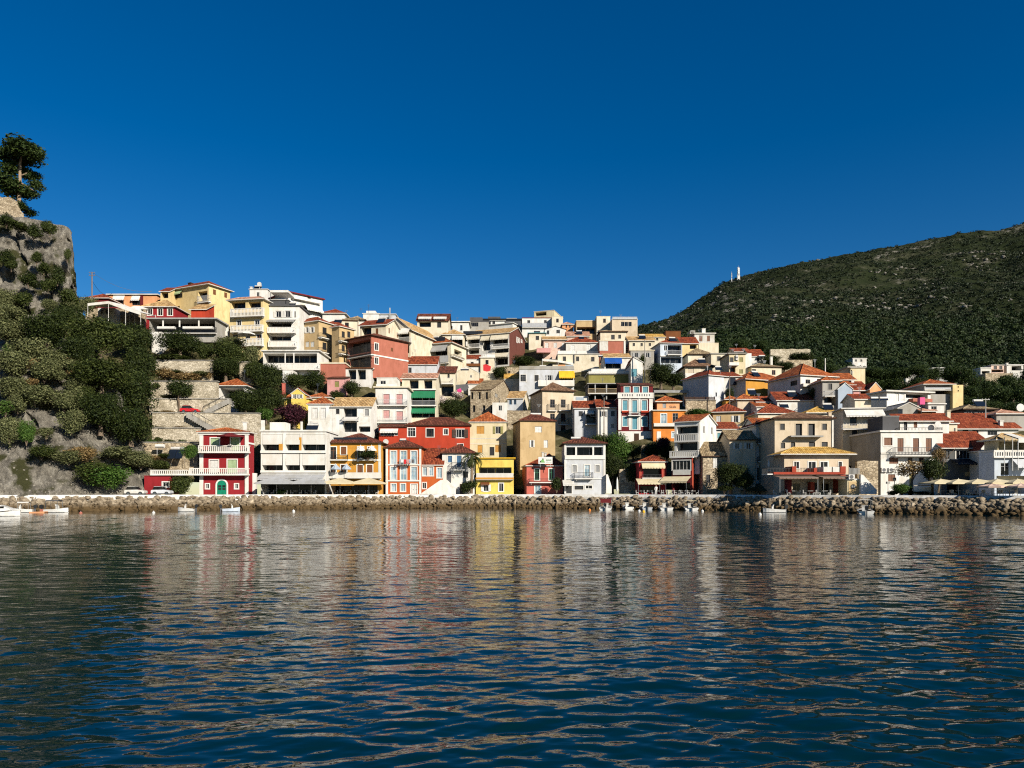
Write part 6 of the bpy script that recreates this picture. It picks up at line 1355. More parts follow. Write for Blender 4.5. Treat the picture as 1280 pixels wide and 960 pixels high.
for k, q in enumerate([(12, 392, 20, 14), (16, 415, 22, 15), (36, 438, 24, 18), (15, 452, 20, 18), (55, 462, 20, 16), (12, 482, 18, 14), (44, 492, 22, 14), (80, 500, 17, 14), (90, 525, 15, 18), (108, 380, 12, 12), (8, 372, 14, 12), (72, 448, 16, 14), (62, 380, 10, 8)]):
    tree(*q, 'tree', 'olive', 'grey-green prickly shrub on the rocky slope under the castle', trunk=False, group='grey-green shrubs of the castle slope')
for k, q in enumerate([(8, 322, 10, 9), (14, 330, 9, 8), (24, 282, 12, 6), (42, 290, 10, 9), (62, 285, 9, 10), (55, 335, 9, 8), (72, 345, 9, 12), (88, 372, 12, 12), (60, 355, 9, 9), (36, 350, 11, 9), (46, 322, 7, 8), (94, 400, 10, 14), (8, 276, 10, 8), (84, 318, 4, 9), (30, 372, 12, 10)]):
    tree(*q, 'bush', 'mid' if k % 3 else 'dark', 'small green bush rooted in the cliff face', trunk=False, group='bushes rooted in the cliff', dY=-1.2)
for q in [(52, 564, 18, 9, 'mid', 'low bush on the grey rock slab, nearer the boats'), (86, 570, 18, 10, 'olive', 'low grey bush on the rock slab beside the lower creeper'), (12, 535, 14, 19, 'olive', 'dusty shrub at the inner end of the rock slab'), (33, 540, 10, 16, 'green', 'upright fresh green shrub on the rock slab'),
          (136, 594, 26, 17, 'green', 'broad fresh green creeper mound beside the red shed'), (118, 588, 22, 14, 'mid', 'green creeper mound at the foot of the rock slab'), (176, 574, 19, 12, 'olive', 'dusty garden shrub above the red shed'), (200, 581, 14, 8, 'mid', 'low garden bush below the solar panels'), (104, 566, 18, 10, 'dry', 'dry rust coloured bush along the rock crack'), (150, 566, 22, 9, 'olive', 'pale weedy shrub under the lowest dark tree')]:
    tree(q[0], q[1], q[2], q[3], 'tree', q[4], q[5], trunk=False)
rq = random.Random(31)
for k in range(46):
    px = rq.uniform(-8, 112); py = rq.uniform(372, 548)
    if px > 60 and py > 520: py -= 60
    r_0 = rq.uniform(6, 13); big = rq.choice(['tree', 'bush', 'sparse', 'bush'])
    tree(px, py, r_0, r_0 * rq.uniform(.6, .95), big, rq.choice(['olive', 'olive', 'olive', 'mid', 'green', 'dry']), 'small grey-green shrub of the rough slope below the cliff face', trunk=False, group='small shrubs of the castle slope')
for k, (x, y, rx, ry) in enumerate([(560, 735, 50, 22), (700, 728, 60, 16), (860, 740, 70, 22), (940, 745, 30, 30), (560, 830, 40, 22), (640, 905, 60, 18), (900, 800, 50, 18), (960, 860, 30, 30)]):
    tz(3, x, y, rx, ry, 'bush', ['dry', 'mid', 'olive'][k % 3], 'weedy tuft growing along the upper stone terraces', trunk=False, group='weeds of the upper terraces')
for k, (x, y, rx, ry) in enumerate([(90, 150, 40, 16), (180, 145, 50, 18), (400, 100, 40, 40), (420, 148, 30, 20), (120, 260, 50, 12), (260, 262, 60, 12), (60, 360, 40, 18), (190, 360, 60, 18), (380, 350, 30, 22), (560, 140, 30, 18), (720, 160, 50, 14), (30, 300, 30, 50), (150, 465, 60, 22), (60, 480, 50, 25)]):
    tz(5, x, y, rx, ry, 'bush', ['mid', 'dry', 'green', 'olive'][k % 4], 'weedy tuft growing along the lower stone terraces', trunk=False, group='weeds of the lower terraces')
# castle pine
def castle_pine():
    Y = headY(20, 262) + 3; b = P(22, 266, Y); e = empty('pine_tree', b); tag(e, 'tall clumped pine leaning on top of the castle cliff', 'tree')
    k = Y / F
    lob = [(22, 182, 18, 13), (42, 188, 14, 11), (8, 192, 14, 13), (30, 200, 17, 11), (44, 196, 11, 8), (12, 210, 14, 12), (36, 220, 12, 9), (46, 232, 8, 8), (14, 232, 16, 12), (26, 240, 14, 9), (38, 244, 9, 7), (4, 226, 14, 12), (24, 258, 9, 7), (34, 264, 9, 6)]
    V, Fq = [], []
    for i, (x, y, rx, ry) in enumerate(lob):
        me = leaf_mesh('tmp', 1300, .085, 8, 50 + i, .35)
        o = P(x, y, Y + ((i * 37) % 7 - 3) * .8) - b
        for v in me.vertices: V.append((o.x + v.co.x * rx * k * 1.34, o.y + v.co.y * rx * k * 1.34, o.z + v.co.z * ry * k * 1.34))
        bpy.data.meshes.remove(me)
    me = bpy.data.meshes.new('crown'); me.from_pydata(V, [], [tuple(range(i, i + 4)) for i in range(0, len(V), 4)]); me.materials.append(fol('pine'))
    o = bpy.data.objects.new('crown', me); COL.objects.link(o); o.parent = e
    mb = MB(); w = lambda x, y: P(x, y, Y) - b
    mb.tube([w(22, 272), w(24, 250), w(25, 225), w(25, 205), w(28, 188)], [.42, .36, .3, .24, .12], 8)
    for a, c_ in (((24, 238), (10, 228)), ((25, 220), (40, 214)), ((25, 208), (12, 196)), ((25, 228), (42, 238))): mb.tube([w(*a), (w(*a) + w(*c_)) / 2, w(*c_)], [.2, .15, .08], 6)
    mb.build('trunk', plaster((.30, .22, .15), .95, .8, 2.0, 'bark'), e, smooth=True)
castle_pine()
# trees among the houses
TR = [
 (3, 730, 512, 140, 92, 'big', 'dark', 'dark round tree under the dining pavilion with pale trunk', dict(base=615)), (3, 900, 575, 62, 70, 'tree', 'mid', 'small loose tree beside the dark tree under the pavilion', {}), (3, 1075, 600, 120, 110, 'big', 'mid', 'big mid green tree below the yellow four-storey house', {}),
 (3, 1060, 690, 105, 80, 'big', 'dark', 'dark tree over the red tiled shelter', {}), (3, 1235, 600, 70, 80, 'tree', 'olive', 'dusty olive tree below the balconies of the yellow house', {}), (3, 1100, 510, 90, 50, 'tree', 'olive', 'pale olive bush at the foot of the yellow house', {}),
 (3, 725, 850, 95, 75, 'tree', 'dark', 'open dark tree standing on the stone terraces', dict(base=1000)), (3, 1255, 480 + 230, 60, 70, 'tree', 'mid', 'leafy tree behind the red tiled shelter', {}),
 (5, 735, 70, 118, 95, 'big', 'dark', 'dark round tree just above the crimson house roof', {}), (5, 905, 50, 110, 100, 'big', 'dark', 'dark tree below the little yellow house', {}), (5, 890, 155, 58, 52, 'tree', 'green', 'bright green tree at the corner of the white hotel', {}),
 (5, 1090, 150, 108, 85, 'tree', 'maroon', 'wine red bougainvillea tree above the white hotel', {}), (4, 200, 760, 110, 110, 'big', 'dark', 'tall dark tree below the long glass fronted taverna', {}), (4, 130, 640 + 60, 70, 60, 'tree', 'mid', 'mid green tree under the corner of the hillside taverna', {}),
 (4, 405, 785, 80, 60, 'tree', 'mid', 'green tree in front of the white basement block', {}), (4, 550, 795, 82, 82, 'tree', 'dark', 'dark tree between basement block and pink house', {}), (4, 812, 840, 62, 62, 'tree', 'dark', 'dark round tree beside the pink house', {}),
 (7, 390, 815, 118, 75, 'big', 'dark', 'dark leafy tree behind the big red roof', {}), (7, 890, 475, 90, 42, 'tree', 'dark', 'dark hanging tree below the brown walled hotel', {}), (7, 720, 555, 55, 48, 'tree', 'dark', 'dark tree beside the scarlet tarpaulin', {}), (7, 180, 550, 45, 30, 'bush', 'mid', 'small bush against the white house with crumbled roof', {}),
 (8, 1130, 390, 125, 105, 'big', 'mid', 'leafy green tree beside the pale grey guesthouse roof', dict(Y=Yf(754) + 9, base=620)), (8, 1230, 400, 105, 120, 'big', 'green', 'yellow-green tree under the striped hotel', dict(Y=Yf(771) + 7, base=640)), (8, 1195, 550, 95, 115, 'big', 'dark', 'dark tree filling the gap beside the pale grey guesthouse', dict(Y=Yf(765) + 5, base=720)),
 (9, 850, 560, 95, 90, 'big', 'dark', 'dark tree below the tall white house with blue shade', {}), (9, 940, 600, 85, 60, 'tree', 'dark', 'dark tree below the brown hip roofed house', {}), (9, 1140, 640, 78, 62, 'tree', 'dark', 'dark tree standing above the wooden fence', {}),
 (10, 1010, 590, 105, 95, 'big', 'dark', 'dark tree in the shaded garden beside the stone house', dict(Y=Yf(915) - .5, base=730)), (10, 1110, 640, 80, 70, 'tree', 'mid', 'low shaded tree next to the brick pillared taverna', dict(Y=Yf(930) - .5, base=730)), (10, 520, 372, 62, 55, 'tree', 'maroon', 'wine red bougainvillea under the orange house', dict(Y=140)),
 (10, 450, 420, 75, 60, 'tree', 'dark', 'dark tree on the bank between the striped hotel and the red cafe', dict(Y=Yf(817) + 13)), (10, 545, 430, 55, 70, 'tree', 'dark', 'dark tree in the shade beside the white balustraded house', dict(Y=Yf(833) + 12)), (10, 300, 420, 70, 60, 'tree', 'mid', 'green tree on the bank under the striped hotel entrance', dict(Y=Yf(792) + 11)), (10, 290, 600, 80, 90, 'tree', 'dark', 'dark tree in the yard beside the red cafe', dict(Y=Yf(789) + 4, base=720)),
 (14, 615, 560, 85, 100, 'tree', 'dark', 'dark tree at the corner of the large white house', dict(Y=Yf(1166) - 1, base=735)), (14, 455, 560, 95, 62, 'sparse', 'dry', 'thin half bare shrub tree against the large white house', dict(Y=Yf(1138) - 1.4, base=735)), (14, 655, 450, 65, 50, 'sparse', 'dry', 'rusty creeper tree climbing beside the red roofed taverna', dict(Y=Yf(1172) + .5, base=735)),
 (11, 300, 600, 34, 60, 'tree', 'dark', 'small dark cypress shrub beside the tall white house', {}), (11, 600, 345, 70, 35, 'tree', 'mid', 'green tree on the terrace behind the white chimney', {}), (11, 700, 395, 70, 35, 'tree', 'dark', 'dark tree between the rock bank and the red hip roof', {}), (11, 800, 330, 90, 40, 'tree', 'dark', 'dark tree under the long pale ruined wall', {}),
 (11, 925, 590, 50, 60, 'tree', 'dark', 'dark yard tree in front of the big white house', {}), (11, 745, 575, 30, 18, 'bush', 'green', 'green shrub by the green shuttered house', {})]
for c, x, y, rx, ry, kind, mt, lb, kw in TR: tz(c, x, y, rx, ry, kind, mt, lb, **kw)
for c, x, y, rx, ry, kind, mt, lb, kw in [
 (3, 650, 625, 120, 30, 'bush', 'mid', 'low hedge-like bush under the dark tree of the pavilion', {}), (3, 780, 760, 120, 45, 'bush', 'dry', 'patch of dry golden brush on the upper terrace', {}), (3, 620, 740, 80, 40, 'bush', 'dry', 'dry brown brush beside the thicket', {}),
 (5, 330, 430, 55, 62, 'tree', 'green', 'square green hedge bush beside the crimson house', dict(Y=122)), (5, 105, 345, 32, 26, 'bush', 'mid', 'small green bush on the lowest terrace', {}), (5, 300, 356, 60, 16, 'bush', 'green', 'strip of grass-like bush along the terrace foot', {}), (5, 270, 665, 76, 92, 'tree', 'mid', 'flowering rose bush in front of the red shed', dict(Y=Yf(226) - 1.2)), (5, 120, 530, 70, 34, 'bush', 'mid', 'garden bush below the white water tank', {}),
 (4, 700, 895, 60, 30, 'bush', 'mid', 'bush under the pink house', {}), (6, 1000, 60, 45, 40, 'bush', 'white', 'white flowering bush beside the green awnings', {}), (6, 1120, 20, 50, 28, 'bush', 'white', 'white flowering bush below the stone ruin', {}),
 (9, 1110, 850, 100, 28, 'bush', 'green', 'green hedge below the round stone wall', dict(Y=141)), (14, 390, 700, 70, 42, 'tree', 'green', 'bright green garden bush before the large white house', dict(Y=Yf(1127) - 2)), (14, 330, 730, 45, 20, 'bush', 'dark', 'low dark bush at the lamp post', dict(Y=Yf(1117) - 2)), (14, 500, 735, 110, 16, 'bush', 'dark', 'low dark hedge behind the white balustrade', dict(Y=Yf(1146) - 1.8)),
 (8, 790, 670, 50, 55, 'bush', 'dark', 'dark green bush beside the rose guesthouse', dict(Y=Yf(696) - 1)), (8, 145, 680, 60, 50, 'bush', 'dark', 'dark leafy shrub at the foot of the palm', dict(Y=Yf(585) - 1)), (6, 465, 455, 70, 32, 'bush', 'dark', 'dark balcony plants on the ochre house', dict(Y=Yf(460) - .6, base=488)),
 (10, 960, 700, 60, 26, 'bush', 'dark', 'dark low bush at the shaded garden', dict(Y=Yf(905) - 2)), (5, 990, 725, 40, 22, 'bush', 'green', 'small potted bush in front of the white hotel', dict(Y=Yf(350) - 2)), (9, 720, 470, 30, 40, 'bush', 'mid', 'bush between the thin poles and the white gable', {})]:
    tz(c, x, y, rx, ry, kind, mt, lb, trunk=False, **kw)
# pines and wood edge on the right
rr = random.Random(8)
for q in [(1165, 468, 10, 10), (1188, 468, 15, 14), (1206, 470, 14, 14), (1220, 480, 13, 12), (1182, 500, 15, 14), (1200, 504, 15, 13), (1214, 492, 14, 13), (1235, 487, 16, 15), (1252, 494, 17, 15), (1268, 484, 16, 16), (1282, 496, 16, 16), (1244, 512, 15, 14), (1272, 514, 16, 14), (1226, 508, 14, 13), (1258, 476, 12, 10), (1290, 470, 18, 16), (1300, 508, 20, 16)]:
    Yp = interp(q[1], [465, 490, 515], [240, 190, 160])
    tree(*q, 'pine', 'pine', 'dark pine of the grove above the long red roofs', base=q[1] + q[3] + 16, Y=Yp, name='pine_tree', cat='tree', group='pines of the grove above the red roofs')
for q in [(1078, 478, 12, 9), (1096, 482, 13, 10), (1116, 480, 13, 10), (1136, 486, 13, 10), (1090, 466, 12, 9), (1128, 466, 13, 9), (1150, 478, 12, 10), (1108, 468, 12, 9), (1060, 470, 10, 8), (1040, 462, 11, 8), (1022, 452, 12, 8), (1004, 446, 11, 7), (985, 444, 11, 7), (968, 440, 10, 7), (1148, 462, 11, 9), (950, 432, 10, 7), (925, 430, 10, 7)]:
    tree(*q, 'tree', 'pine', 'dark green tree at the lower edge of the mountain wood', Y=interp(q[0], [900, 1150], [248, 228]), base=q[1] + q[3] + 6, group='trees at the edge of the mountain wood')
# palm
def palm(px, ytop, base, Y, label):
    b = P(px, base, Y); e = empty('palm_tree', b); tag(e, label, 'palm')
    top = P(px + 1, ytop, Y) - b
    mb = MB(); n = 9
    pts = [Vector((math.sin(i / n * 2) * .12, 0, top.z * i / n)) for i in range(n + 1)]
    mb.tube(pts, [.30 - .11 * i / n + (.03 if i % 2 else 0) for i in range(n + 1)], 9)
    mb.build('trunk', plaster((.20, .15, .10), .95, 1.0, 2.0, 'bark'), e, smooth=True)
    r_ = random.Random(2)
    fm = fol('mid')
    for k in range(22):
        a = k * 2.399; el = rad(r_.uniform(-25, 75)); L = r_.uniform(2.3, 3.1); mb = MB(); prev = None
        d = Vector((math.cos(a), math.sin(a), 0)); s_ = Vector((-math.sin(a), math.cos(a), 0)); p = Vector(pts[-1]); ang = el
        for j in range(13):
            q = p + (d * math.cos(ang) + Vector((0, 0, math.sin(ang)))) * (L / 12)
            mb.tube([p, q], .022, 4, 0, False)
            if j > 1:
                ll = .62 * math.sin(min(1, (14 - j) / 9) * 1.57)
                for sg in (-1, 1):
                    tip = q + s_ * sg * ll * .8 + d * ll * .35 - Vector((0, 0, ll * .45)); w = (q - p) * .38
                    mb.face([q - w, q + w, tip + w * .2, tip - w * .2])
            p = q; ang -= rad(11)
        mb.build('frond', fm, e)
palm(589, 572, 617, Yf(589) - 1.2, 'feathery palm tree in front of the lemon yellow house')

# ================================================================ boulders along the quay
def boulder_meshes():
    out = []
    import bmesh
    m = rockmat()
    for k in range(9):
        rng = np.random.default_rng(k + 40); bm = bmesh.new()
        for _ in range(15 + k):
            q = rng.normal(0, 1, 3); q /= np.linalg.norm(q); bm.verts.new(q * rng.uniform(.72, 1.08))
        r_h = bmesh.ops.convex_hull(bm, input=bm.verts[:]); bmesh.ops.delete(bm, geom=[g for g in r_h['geom_interior'] if isinstance(g, bmesh.types.BMVert)], context='VERTS')
        bmesh.ops.bevel(bm, geom=bm.edges[:], offset=.07, segments=1, affect='EDGES'); bmesh.ops.triangulate(bm, faces=bm.faces[:]); bmesh.ops.subdivide_edges(bm, edges=bm.edges[:], cuts=1)
        for v in bm.verts: v.co *= 1 + noise.noise(v.co * 2.6 + Vector((k, 0, 0))) * .10
        me = bpy.data.meshes.new('boulder'); bm.to_mesh(me); bm.free(); me.materials.append(m); out.append(me)
    return out
BM = boulder_meshes()
def put_boulder(px, off, z, s, r_):
    Y = Yw(px) + off
    o = bpy.data.objects.new('boulder', BM[r_.randrange(9)]); COL.objects.link(o)
    o.location = ((px - CX) / F * Y, Y, z); o.rotation_euler = (r_.uniform(0, 6), r_.uniform(0, 6), r_.uniform(0, 6)); o.scale = (s * r_.uniform(.9, 1.6), s * r_.uniform(.75, 1.1), s * r_.uniform(.55, .95))
    tag(o, 'rough brown boulder in the rock slope between quay and water', 'boulder', 'boulders of the rock slope under the quay')
r_ = random.Random(21)
nb = 0; px = -30.0
while px < 1312 and nb < 150:
    s = r_.choice((.34, .45, .6, .85)) * r_.uniform(.85, 1.1); put_boulder(px, .5 + r_.uniform(-.2, .25), .22 + r_.uniform(-.15, .15), s, r_); px += s * 2.0 * F / Yw(px); nb += 1
px = -26.0; n2 = 0
while px < 1312 and nb + n2 < 298:
    s = r_.choice((.28, .38, .5, .7)) * r_.uniform(.85, 1.1); put_boulder(px, 1.25 + r_.uniform(-.2, .3), .98 + r_.uniform(-.2, .2), s, r_); px += s * 2.3 * F / Yw(px); n2 += 1
def rubble():
    cs, ss = [], []; q = random.Random(4)
    for k in range(5200):
        px = q.uniform(-60, 1340); f = q.random(); Y = Yw(px) + .2 + 2.0 * f
        cs.append(((px - CX) / F * Y, Y, -.1 + 2.05 * f + q.uniform(-.15, .2))); ss.append(q.uniform(.14, .40))
    o = blobs('rubble', cs, ss, 2, BM[0].materials[0], 9, (1.2, 1, .85), .10); tag(o, 'small broken stones wedged between the quay boulders', kind='stuff')
rubble()
# the backing under the boulders
strip('shore_bank', [-.1, 2.32], [-.6, 1.75], BM[0].materials[0])

# ================================================================ walls, stairs, loose structures
def wallthing(c, x0, x1, yt, yb, label, mat='TERR', Y=None, thick=.8, name='retaining_wall', cat='wall', cop=True, dY=0):
    p0 = cp(c, x0, yb); p1 = cp(c, x1, yt); pm = (p0[0] + p1[0]) / 2
    Yv = (Y if Y else ground_Y(pm, min(p0[1], 617))) + dY
    a = P(p0[0], p0[1], Yv); b = P(p1[0], p1[1], Yv)
    e = empty(name, a); tag(e, label, cat)
    w = b.x - a.x; hh = b.z - a.z; mb = MB(); n = max(2, int(w / .9)); q = random.Random(int(x0 + yt))
    top = [hh + q.uniform(-.10, .10) for _ in range(n + 1)]
    for i in range(n):
        xa, xb = w * i / n, w * (i + 1) / n
        mb.face([(xa, 0, -2.5), (xb, 0, -2.5), (xb, 0, top[i + 1]), (xa, 0, top[i])]); mb.face([(xa, 0, top[i]), (xb, 0, top[i + 1]), (xb, thick, top[i + 1]), (xa, thick, top[i])]); mb.face([(xb, thick, -2.5), (xa, thick, -2.5), (xa, thick, top[i]), (xb, thick, top[i + 1])])
    for x, t in ((0, top[0]), (w, top[-1])): mb.face([(x, 0, -2.5), (x, thick, -2.5), (x, thick, t), (x, 0, t)])
    mb.build('masonry', WM(mat), e)
    if cop:
        m2 = MB(); m2.box(-.1, -.12, hh + .10, w + .1, thick + .05, hh + .24); m2.build('coping', plaster('concrete', .9, 1.0), e)
    return e
wallthing(3, 550, 960, 648, 722, 'upper pale stone terrace wall under the pavilion trees')
wallthing(3, 40, 470, 268, 420, 'dark stone wall added under the long white sloping canopy', 'STONE', Y=168.5, cop=False)  # added to make the gap under the canopy dark instead of open sky
wallthing(3, 1160, 1238, 660, 750, 'short pale stone wall beside the dark tree above the shelter')
wallthing(3, 515, 1000, 800, 905, 'second pale stone terrace wall with the open dark tree before it')
wallthing(5, 40, 620, 55, 148, 'broad pale terrace wall just below the red tiled shelter')
wallthing(5, 60, 500, 156, 262, 'long terrace wall with blind arches above the crimson house')
wallthing(5, 505, 840, 160, 300, 'terrace wall with blind niche directly behind the crimson roof', dY=1)
wallthing(5, 15, 400, 268, 362, 'weathered terrace wall above the weedy strip', dY=-.5)
wallthing(5, -10, 390, 372, 470, 'rough lower terrace wall behind the solar panels', 'STONE')
wallthing(5, 760, 812, 588, 752, 'ragged white plaster wall stub beside the crimson house', 'white', Y=Yf(315) + 1.0, name='wall_stub', cop=False)
wallthing(9, 1030, 1250, 762, 842, 'rounded rubble stone wall below the wooden fence', 'STONE')
wallthing(11, 600, 890, 270, 302, 'long pale ruined wall in front of the mountain wood', 'TERR', cop=False)
wallthing(11, 690, 905, 348, 392, 'low brown rock bank behind the red hip roof', 'STONE', cop=False)
wallthing(8, 430, 600, 135, 200, 'rubble wall between the stone ruin and the tan house', 'STONE', cop=False)
wallthing(10, 360, 480, 385, 440, 'pale rock wall under the orange house', 'STONE', cop=False)
wallthing(10, 200, 330, 560, 640, 'pale rock face under the yellow-green tree', 'STONE', cop=False)
wallthing(14, 480, 610, 690, 735, 'white balustrade of the garden before the large white house', 'white', Y=Yf(1150) - 2.2, name='balustrade', thick=.15)
wallthing(12, 1000, 1150, 500, 742, 'dark rubble stone wall behind the white stairs of the service block', 'STONE', Y=Yf(1082) + 6, cop=False)
def castle_ruin():
    Y = headY(8, 262) + 1.5; a = P(-60, 272, Y); e = empty('castle_wall', a); tag(e, 'broken stone castle wall on the cliff top beside the pine', 'wall')
    mb = MB(); T = lambda x, d, z: Vector((x, d, z)); k = Y / F
    poly = [(0, -2), (0, 26 * k), (60 * k, 25 * k), (72 * k, 26 * k), (78 * k, 22 * k), (80 * k, 12 * k), (84 * k, 8 * k), (86 * k, -2)]
    mb.prism(poly, T, 0, 1.4); mb.build('masonry', STONE(), e)
    m2 = MB(); m2.box(0, -.06, 25 * k + .02, 60 * k, 1.46, 25 * k + .25); m2.build('coping', STONE(), e)
castle_ruin()
def stairs(c, x0, y0, x1, y1, label, Y=None, w=1.6, col='concrete'):
    a = cp(c, x0, y0); b = cp(c, x1, y1); Yv = Y or ground_Y(a[0], max(a[1], b[1]))
    p, q = P(*a, Yv), P(*b, Yv); e = empty('stairs', p if p.z < q.z else q); tag(e, label, 'stairs'); o = e.location
    n = max(6, int(abs(p.z - q.z) / .2)); mb = MB()
    for i in range(n):
        u0, u1 = p.lerp(q, i / n) - o, p.lerp(q, (i + 1) / n) - o
        mb.box(u0.x, -w, min(u0.z, u1.z) - .8, u1.x, 0, max(u0.z, u1.z))
    mb.build('steps', plaster(col, .9, .8), e)
    r = MB(); r.tube([p - o + Vector((0, -w, 1.0)), q - o + Vector((0, -w, 1.0))], .05, 5)
    for i in range(n // 3 + 1):
        u = p.lerp(q, i / (n // 3 + .01)) - o; r.tube([u + Vector((0, -w, 0)), u + Vector((0, -w, 1.0))], .03, 4)
    r.build('handrail', paint('iron', .5), e)
stairs(5, 335, 155, 520, 262, 'stone stairs slanting down across the terrace wall with blind arches')
stairs(5, 455, 150, 640, 55, 'stone stairs climbing to the red tiled shelter')
def GY(c, x, y): return ground_Y(*cp(c, x, y))
def canopy(c, pts, label, col, Y, depth=5, under=None, name='canopy', posts=True):
    """a sheet over posts, its front edge drawn as a polyline"""
    q = [P(*cp(c, x, y), Y) for x, y in pts]; gz = ground_z(cp(c, pts[0][0], 0)[0], Y)
    base = min(p.z for p in q) - 2.6; e = empty(name, (q[0].x, Y, base)); tag(e, label, 'canopy'); o = e.location
    mb = MB()
    for a, b in zip(q, q[1:]):
        a0, b0 = a - o, b - o; d = Vector((0, depth, .9)); t = Vector((0, 0, .14))
        mb.face([a0 + t, b0 + t, b0 + d + t, a0 + d + t]); mb.face([a0, b0, b0 + d, a0 + d]); v_ = Vector((0, -.01, .42)); mb.face([a0 - v_, b0 - v_, b0 + t, a0 + t]); mb.face([a0 + d, b0 + d, b0 + d + t, a0 + d + t])
    mb.build('cover', plaster(col, .85, .5, name='canvas'), e)
    for p in q:
        for dd in (.1, depth - .2):
            m2 = MB(); m2.tube([(p.x - o.x, dd, -1.5), (p.x - o.x, dd, p.z - o.z + dd * .18)], .05, 6); m2.build('post', paint('white', .5), e)
canopy(3, [(55, 232), (205, 216), (330, 262), (440, 298)], 'long white sloping canopy over the cliff side terrace', 'white', 160, 7)
canopy(3, [(360, 262), (395, 250), (440, 272)], 'small white peaked canopy beside the red walled bar', 'white', 167, 4)
canopy(9, [(800, 690), (1045, 690)], 'long grey roof shelter above the orange house', 'grey', GY(9, 920, 740), 6, name='roof_shelter')
canopy(7, [(600, 430), (690, 430)], 'white sheet canopy below the stepped cream hotel', 'white', GY(7, 640, 500), 4)
canopy(7, [(1035, 460), (1150, 470), (1260, 490)], 'sagging white canopy on poles above the yellow awnings', 'white', GY(7, 1150, 520), 5)
canopy(14, [(1240, 345), (1300, 345)], 'white pergola beam of the restaurant corner', 'white', Yf(1275) + 2.5, 3)
def flatcloth(c, pts, label, col, Y, name, cat):
    q = [P(*cp(c, x, y), Y + i % 2 * .6) for i, (x, y) in enumerate(pts)]; e = empty(name, min(q, key=lambda p: p.z)); tag(e, label, cat); mb = MB()
    mb.prism([(p.x - e.location.x, p.z - e.location.z) for p in q], lambda a, d, b: Vector((a, d + .12 * math.sin(a * 3), b)), 0, .06); mb.build('cloth', paint(col, .7), e)
flatcloth(7, [(605, 500), (625, 498), (662, 512), (658, 545), (632, 550), (606, 545)], 'scarlet tarpaulin draped over a wall', 'scarlet', GY(7, 630, 570) - 1, 'tarpaulin', 'tarpaulin')
flatcloth(7, [(415, 682), (440, 672), (450, 690), (440, 706), (420, 704)], 'bright magenta parasol cloth over the flower terrace', 'magenta', GY(7, 430, 740) - 1, 'parasol_cloth', 'cloth')
flatcloth(7, [(365, 645), (490, 640), (500, 662), (480, 690), (380, 680)], 'dark shade net beside the magenta cloth', 'dgrey', GY(7, 430, 740), 'shade_net', 'cloth')
def fence(c, x0, x1, yt, yb, label, Y, col='dbrown'):
    a = P(*cp(c, x0, yb), Y); b = P(*cp(c, x1, yt), Y); e = empty('fence', a); tag(e, label, 'fence'); w, hh = b.x - a.x, b.z - a.z; mb = MB(); n = int(w / .16)
    for i in range(n): mb.box(w * i / n, 0, 0, w * i / n + .12, .04, hh * (.93 + .07 * ((i * 7) % 5) / 4))
    mb.build('slats', plaster(col, .8, .8), e); m2 = MB()
    for i in range(int(w / 2.2) + 1): m2.box(i * 2.2, .04, -.5, i * 2.2 + .1, .14, hh + .1)
    m2.build('fence_post', plaster(col, .8, .8), e)
fence(9, 1020, 1245, 732, 776, 'dark slatted wooden fence on top of the rounded stone wall', GY(9, 1140, 842) + .3)
fence(12, 940, 1018, 552, 598, 'grey panel fence on the roof of the service block', Yf(1066) + 1.5, 'grey')

# ================================================================ parasols, cars, poles, boats, people
def parasol(px, yt, ye, wpx, Y, col, label, sides=4, closed=False, group=None, zb=QZ - .1):
    top = P(px, yt, Y); edge = P(px, ye, Y); R_ = wpx / 2 / F * Y
    e = empty('parasol', (top.x, Y, zb)); tag(e, label, 'parasol', group); o = e.location
    mb = MB(); zt, ze = top.z - o.z, edge.z - o.z
    pole = MB(); pole.tube([(0, 0, 0), (0, 0, zt + .1)], .04, 6); pole.box(-.3, -.3, 0, .3, .3, .1); pole.build('pole', paint('offwhite', .5), e)
    if closed:
        mb.tube([(0, 0, ze), (0, 0, ze + .3), (0, 0, zt - .5), (0, 0, zt)], [.10, .22, .16, .03], 8); mb.build('canopy', plaster(col, .9, .4, name='canvas'), e); return e
    n = sides; off = math.pi / 4 if n == 4 else 0; k = math.sqrt(2) if n == 4 else 1
    ring = [Vector((math.cos(6.2832 * i / n + off) * R_ * k, math.sin(6.2832 * i / n + off) * R_ * k, ze + (.16 if n == 4 else .12))) for i in range(n)]
    ap = Vector((0, 0, zt))
    for i in range(n):
        a, b = ring[i], ring[(i + 1) % n]; m = (a + b) / 2 - Vector((0, 0, .04)); mm = m.lerp(ap, .5) - Vector((0, 0, .05))
        mb.face([a, m, mm]); mb.face([m, b, mm]); mb.face([a, mm, ap]); mb.face([mm, b, ap])
        d = Vector((0, 0, -.2)); mb.face([a, b, b + d, a + d])
    mb.build('canopy', plaster(col, .9, .4, name='canvas'), e)
    rb = MB()
    for a in ring: rb.tube([(0, 0, zt - .45), a.lerp(ap, .08) - Vector((0, 0, .05))], .02, 4, 0, False)
    rb.build('rib', paint('steel', .5), e)
    return e
parasol(346, 595, 605, 43, Yf(346) - 2.5, 'steel', 'grey square parasol before the white hotel, nearer the crimson house')
parasol(389, 595, 605, 44, Yf(389) - 2.5, 'steel', 'grey square parasol before the white hotel, nearer the ochre house')
parasol(425, 597, 605, 40, Yf(425) - 2.8, 'cream', 'cream square parasol in front of the ochre house, hotel side')
parasol(461, 597, 605, 40, Yf(461) - 2.8, 'cream', 'cream square parasol in front of the ochre house, laundry side')
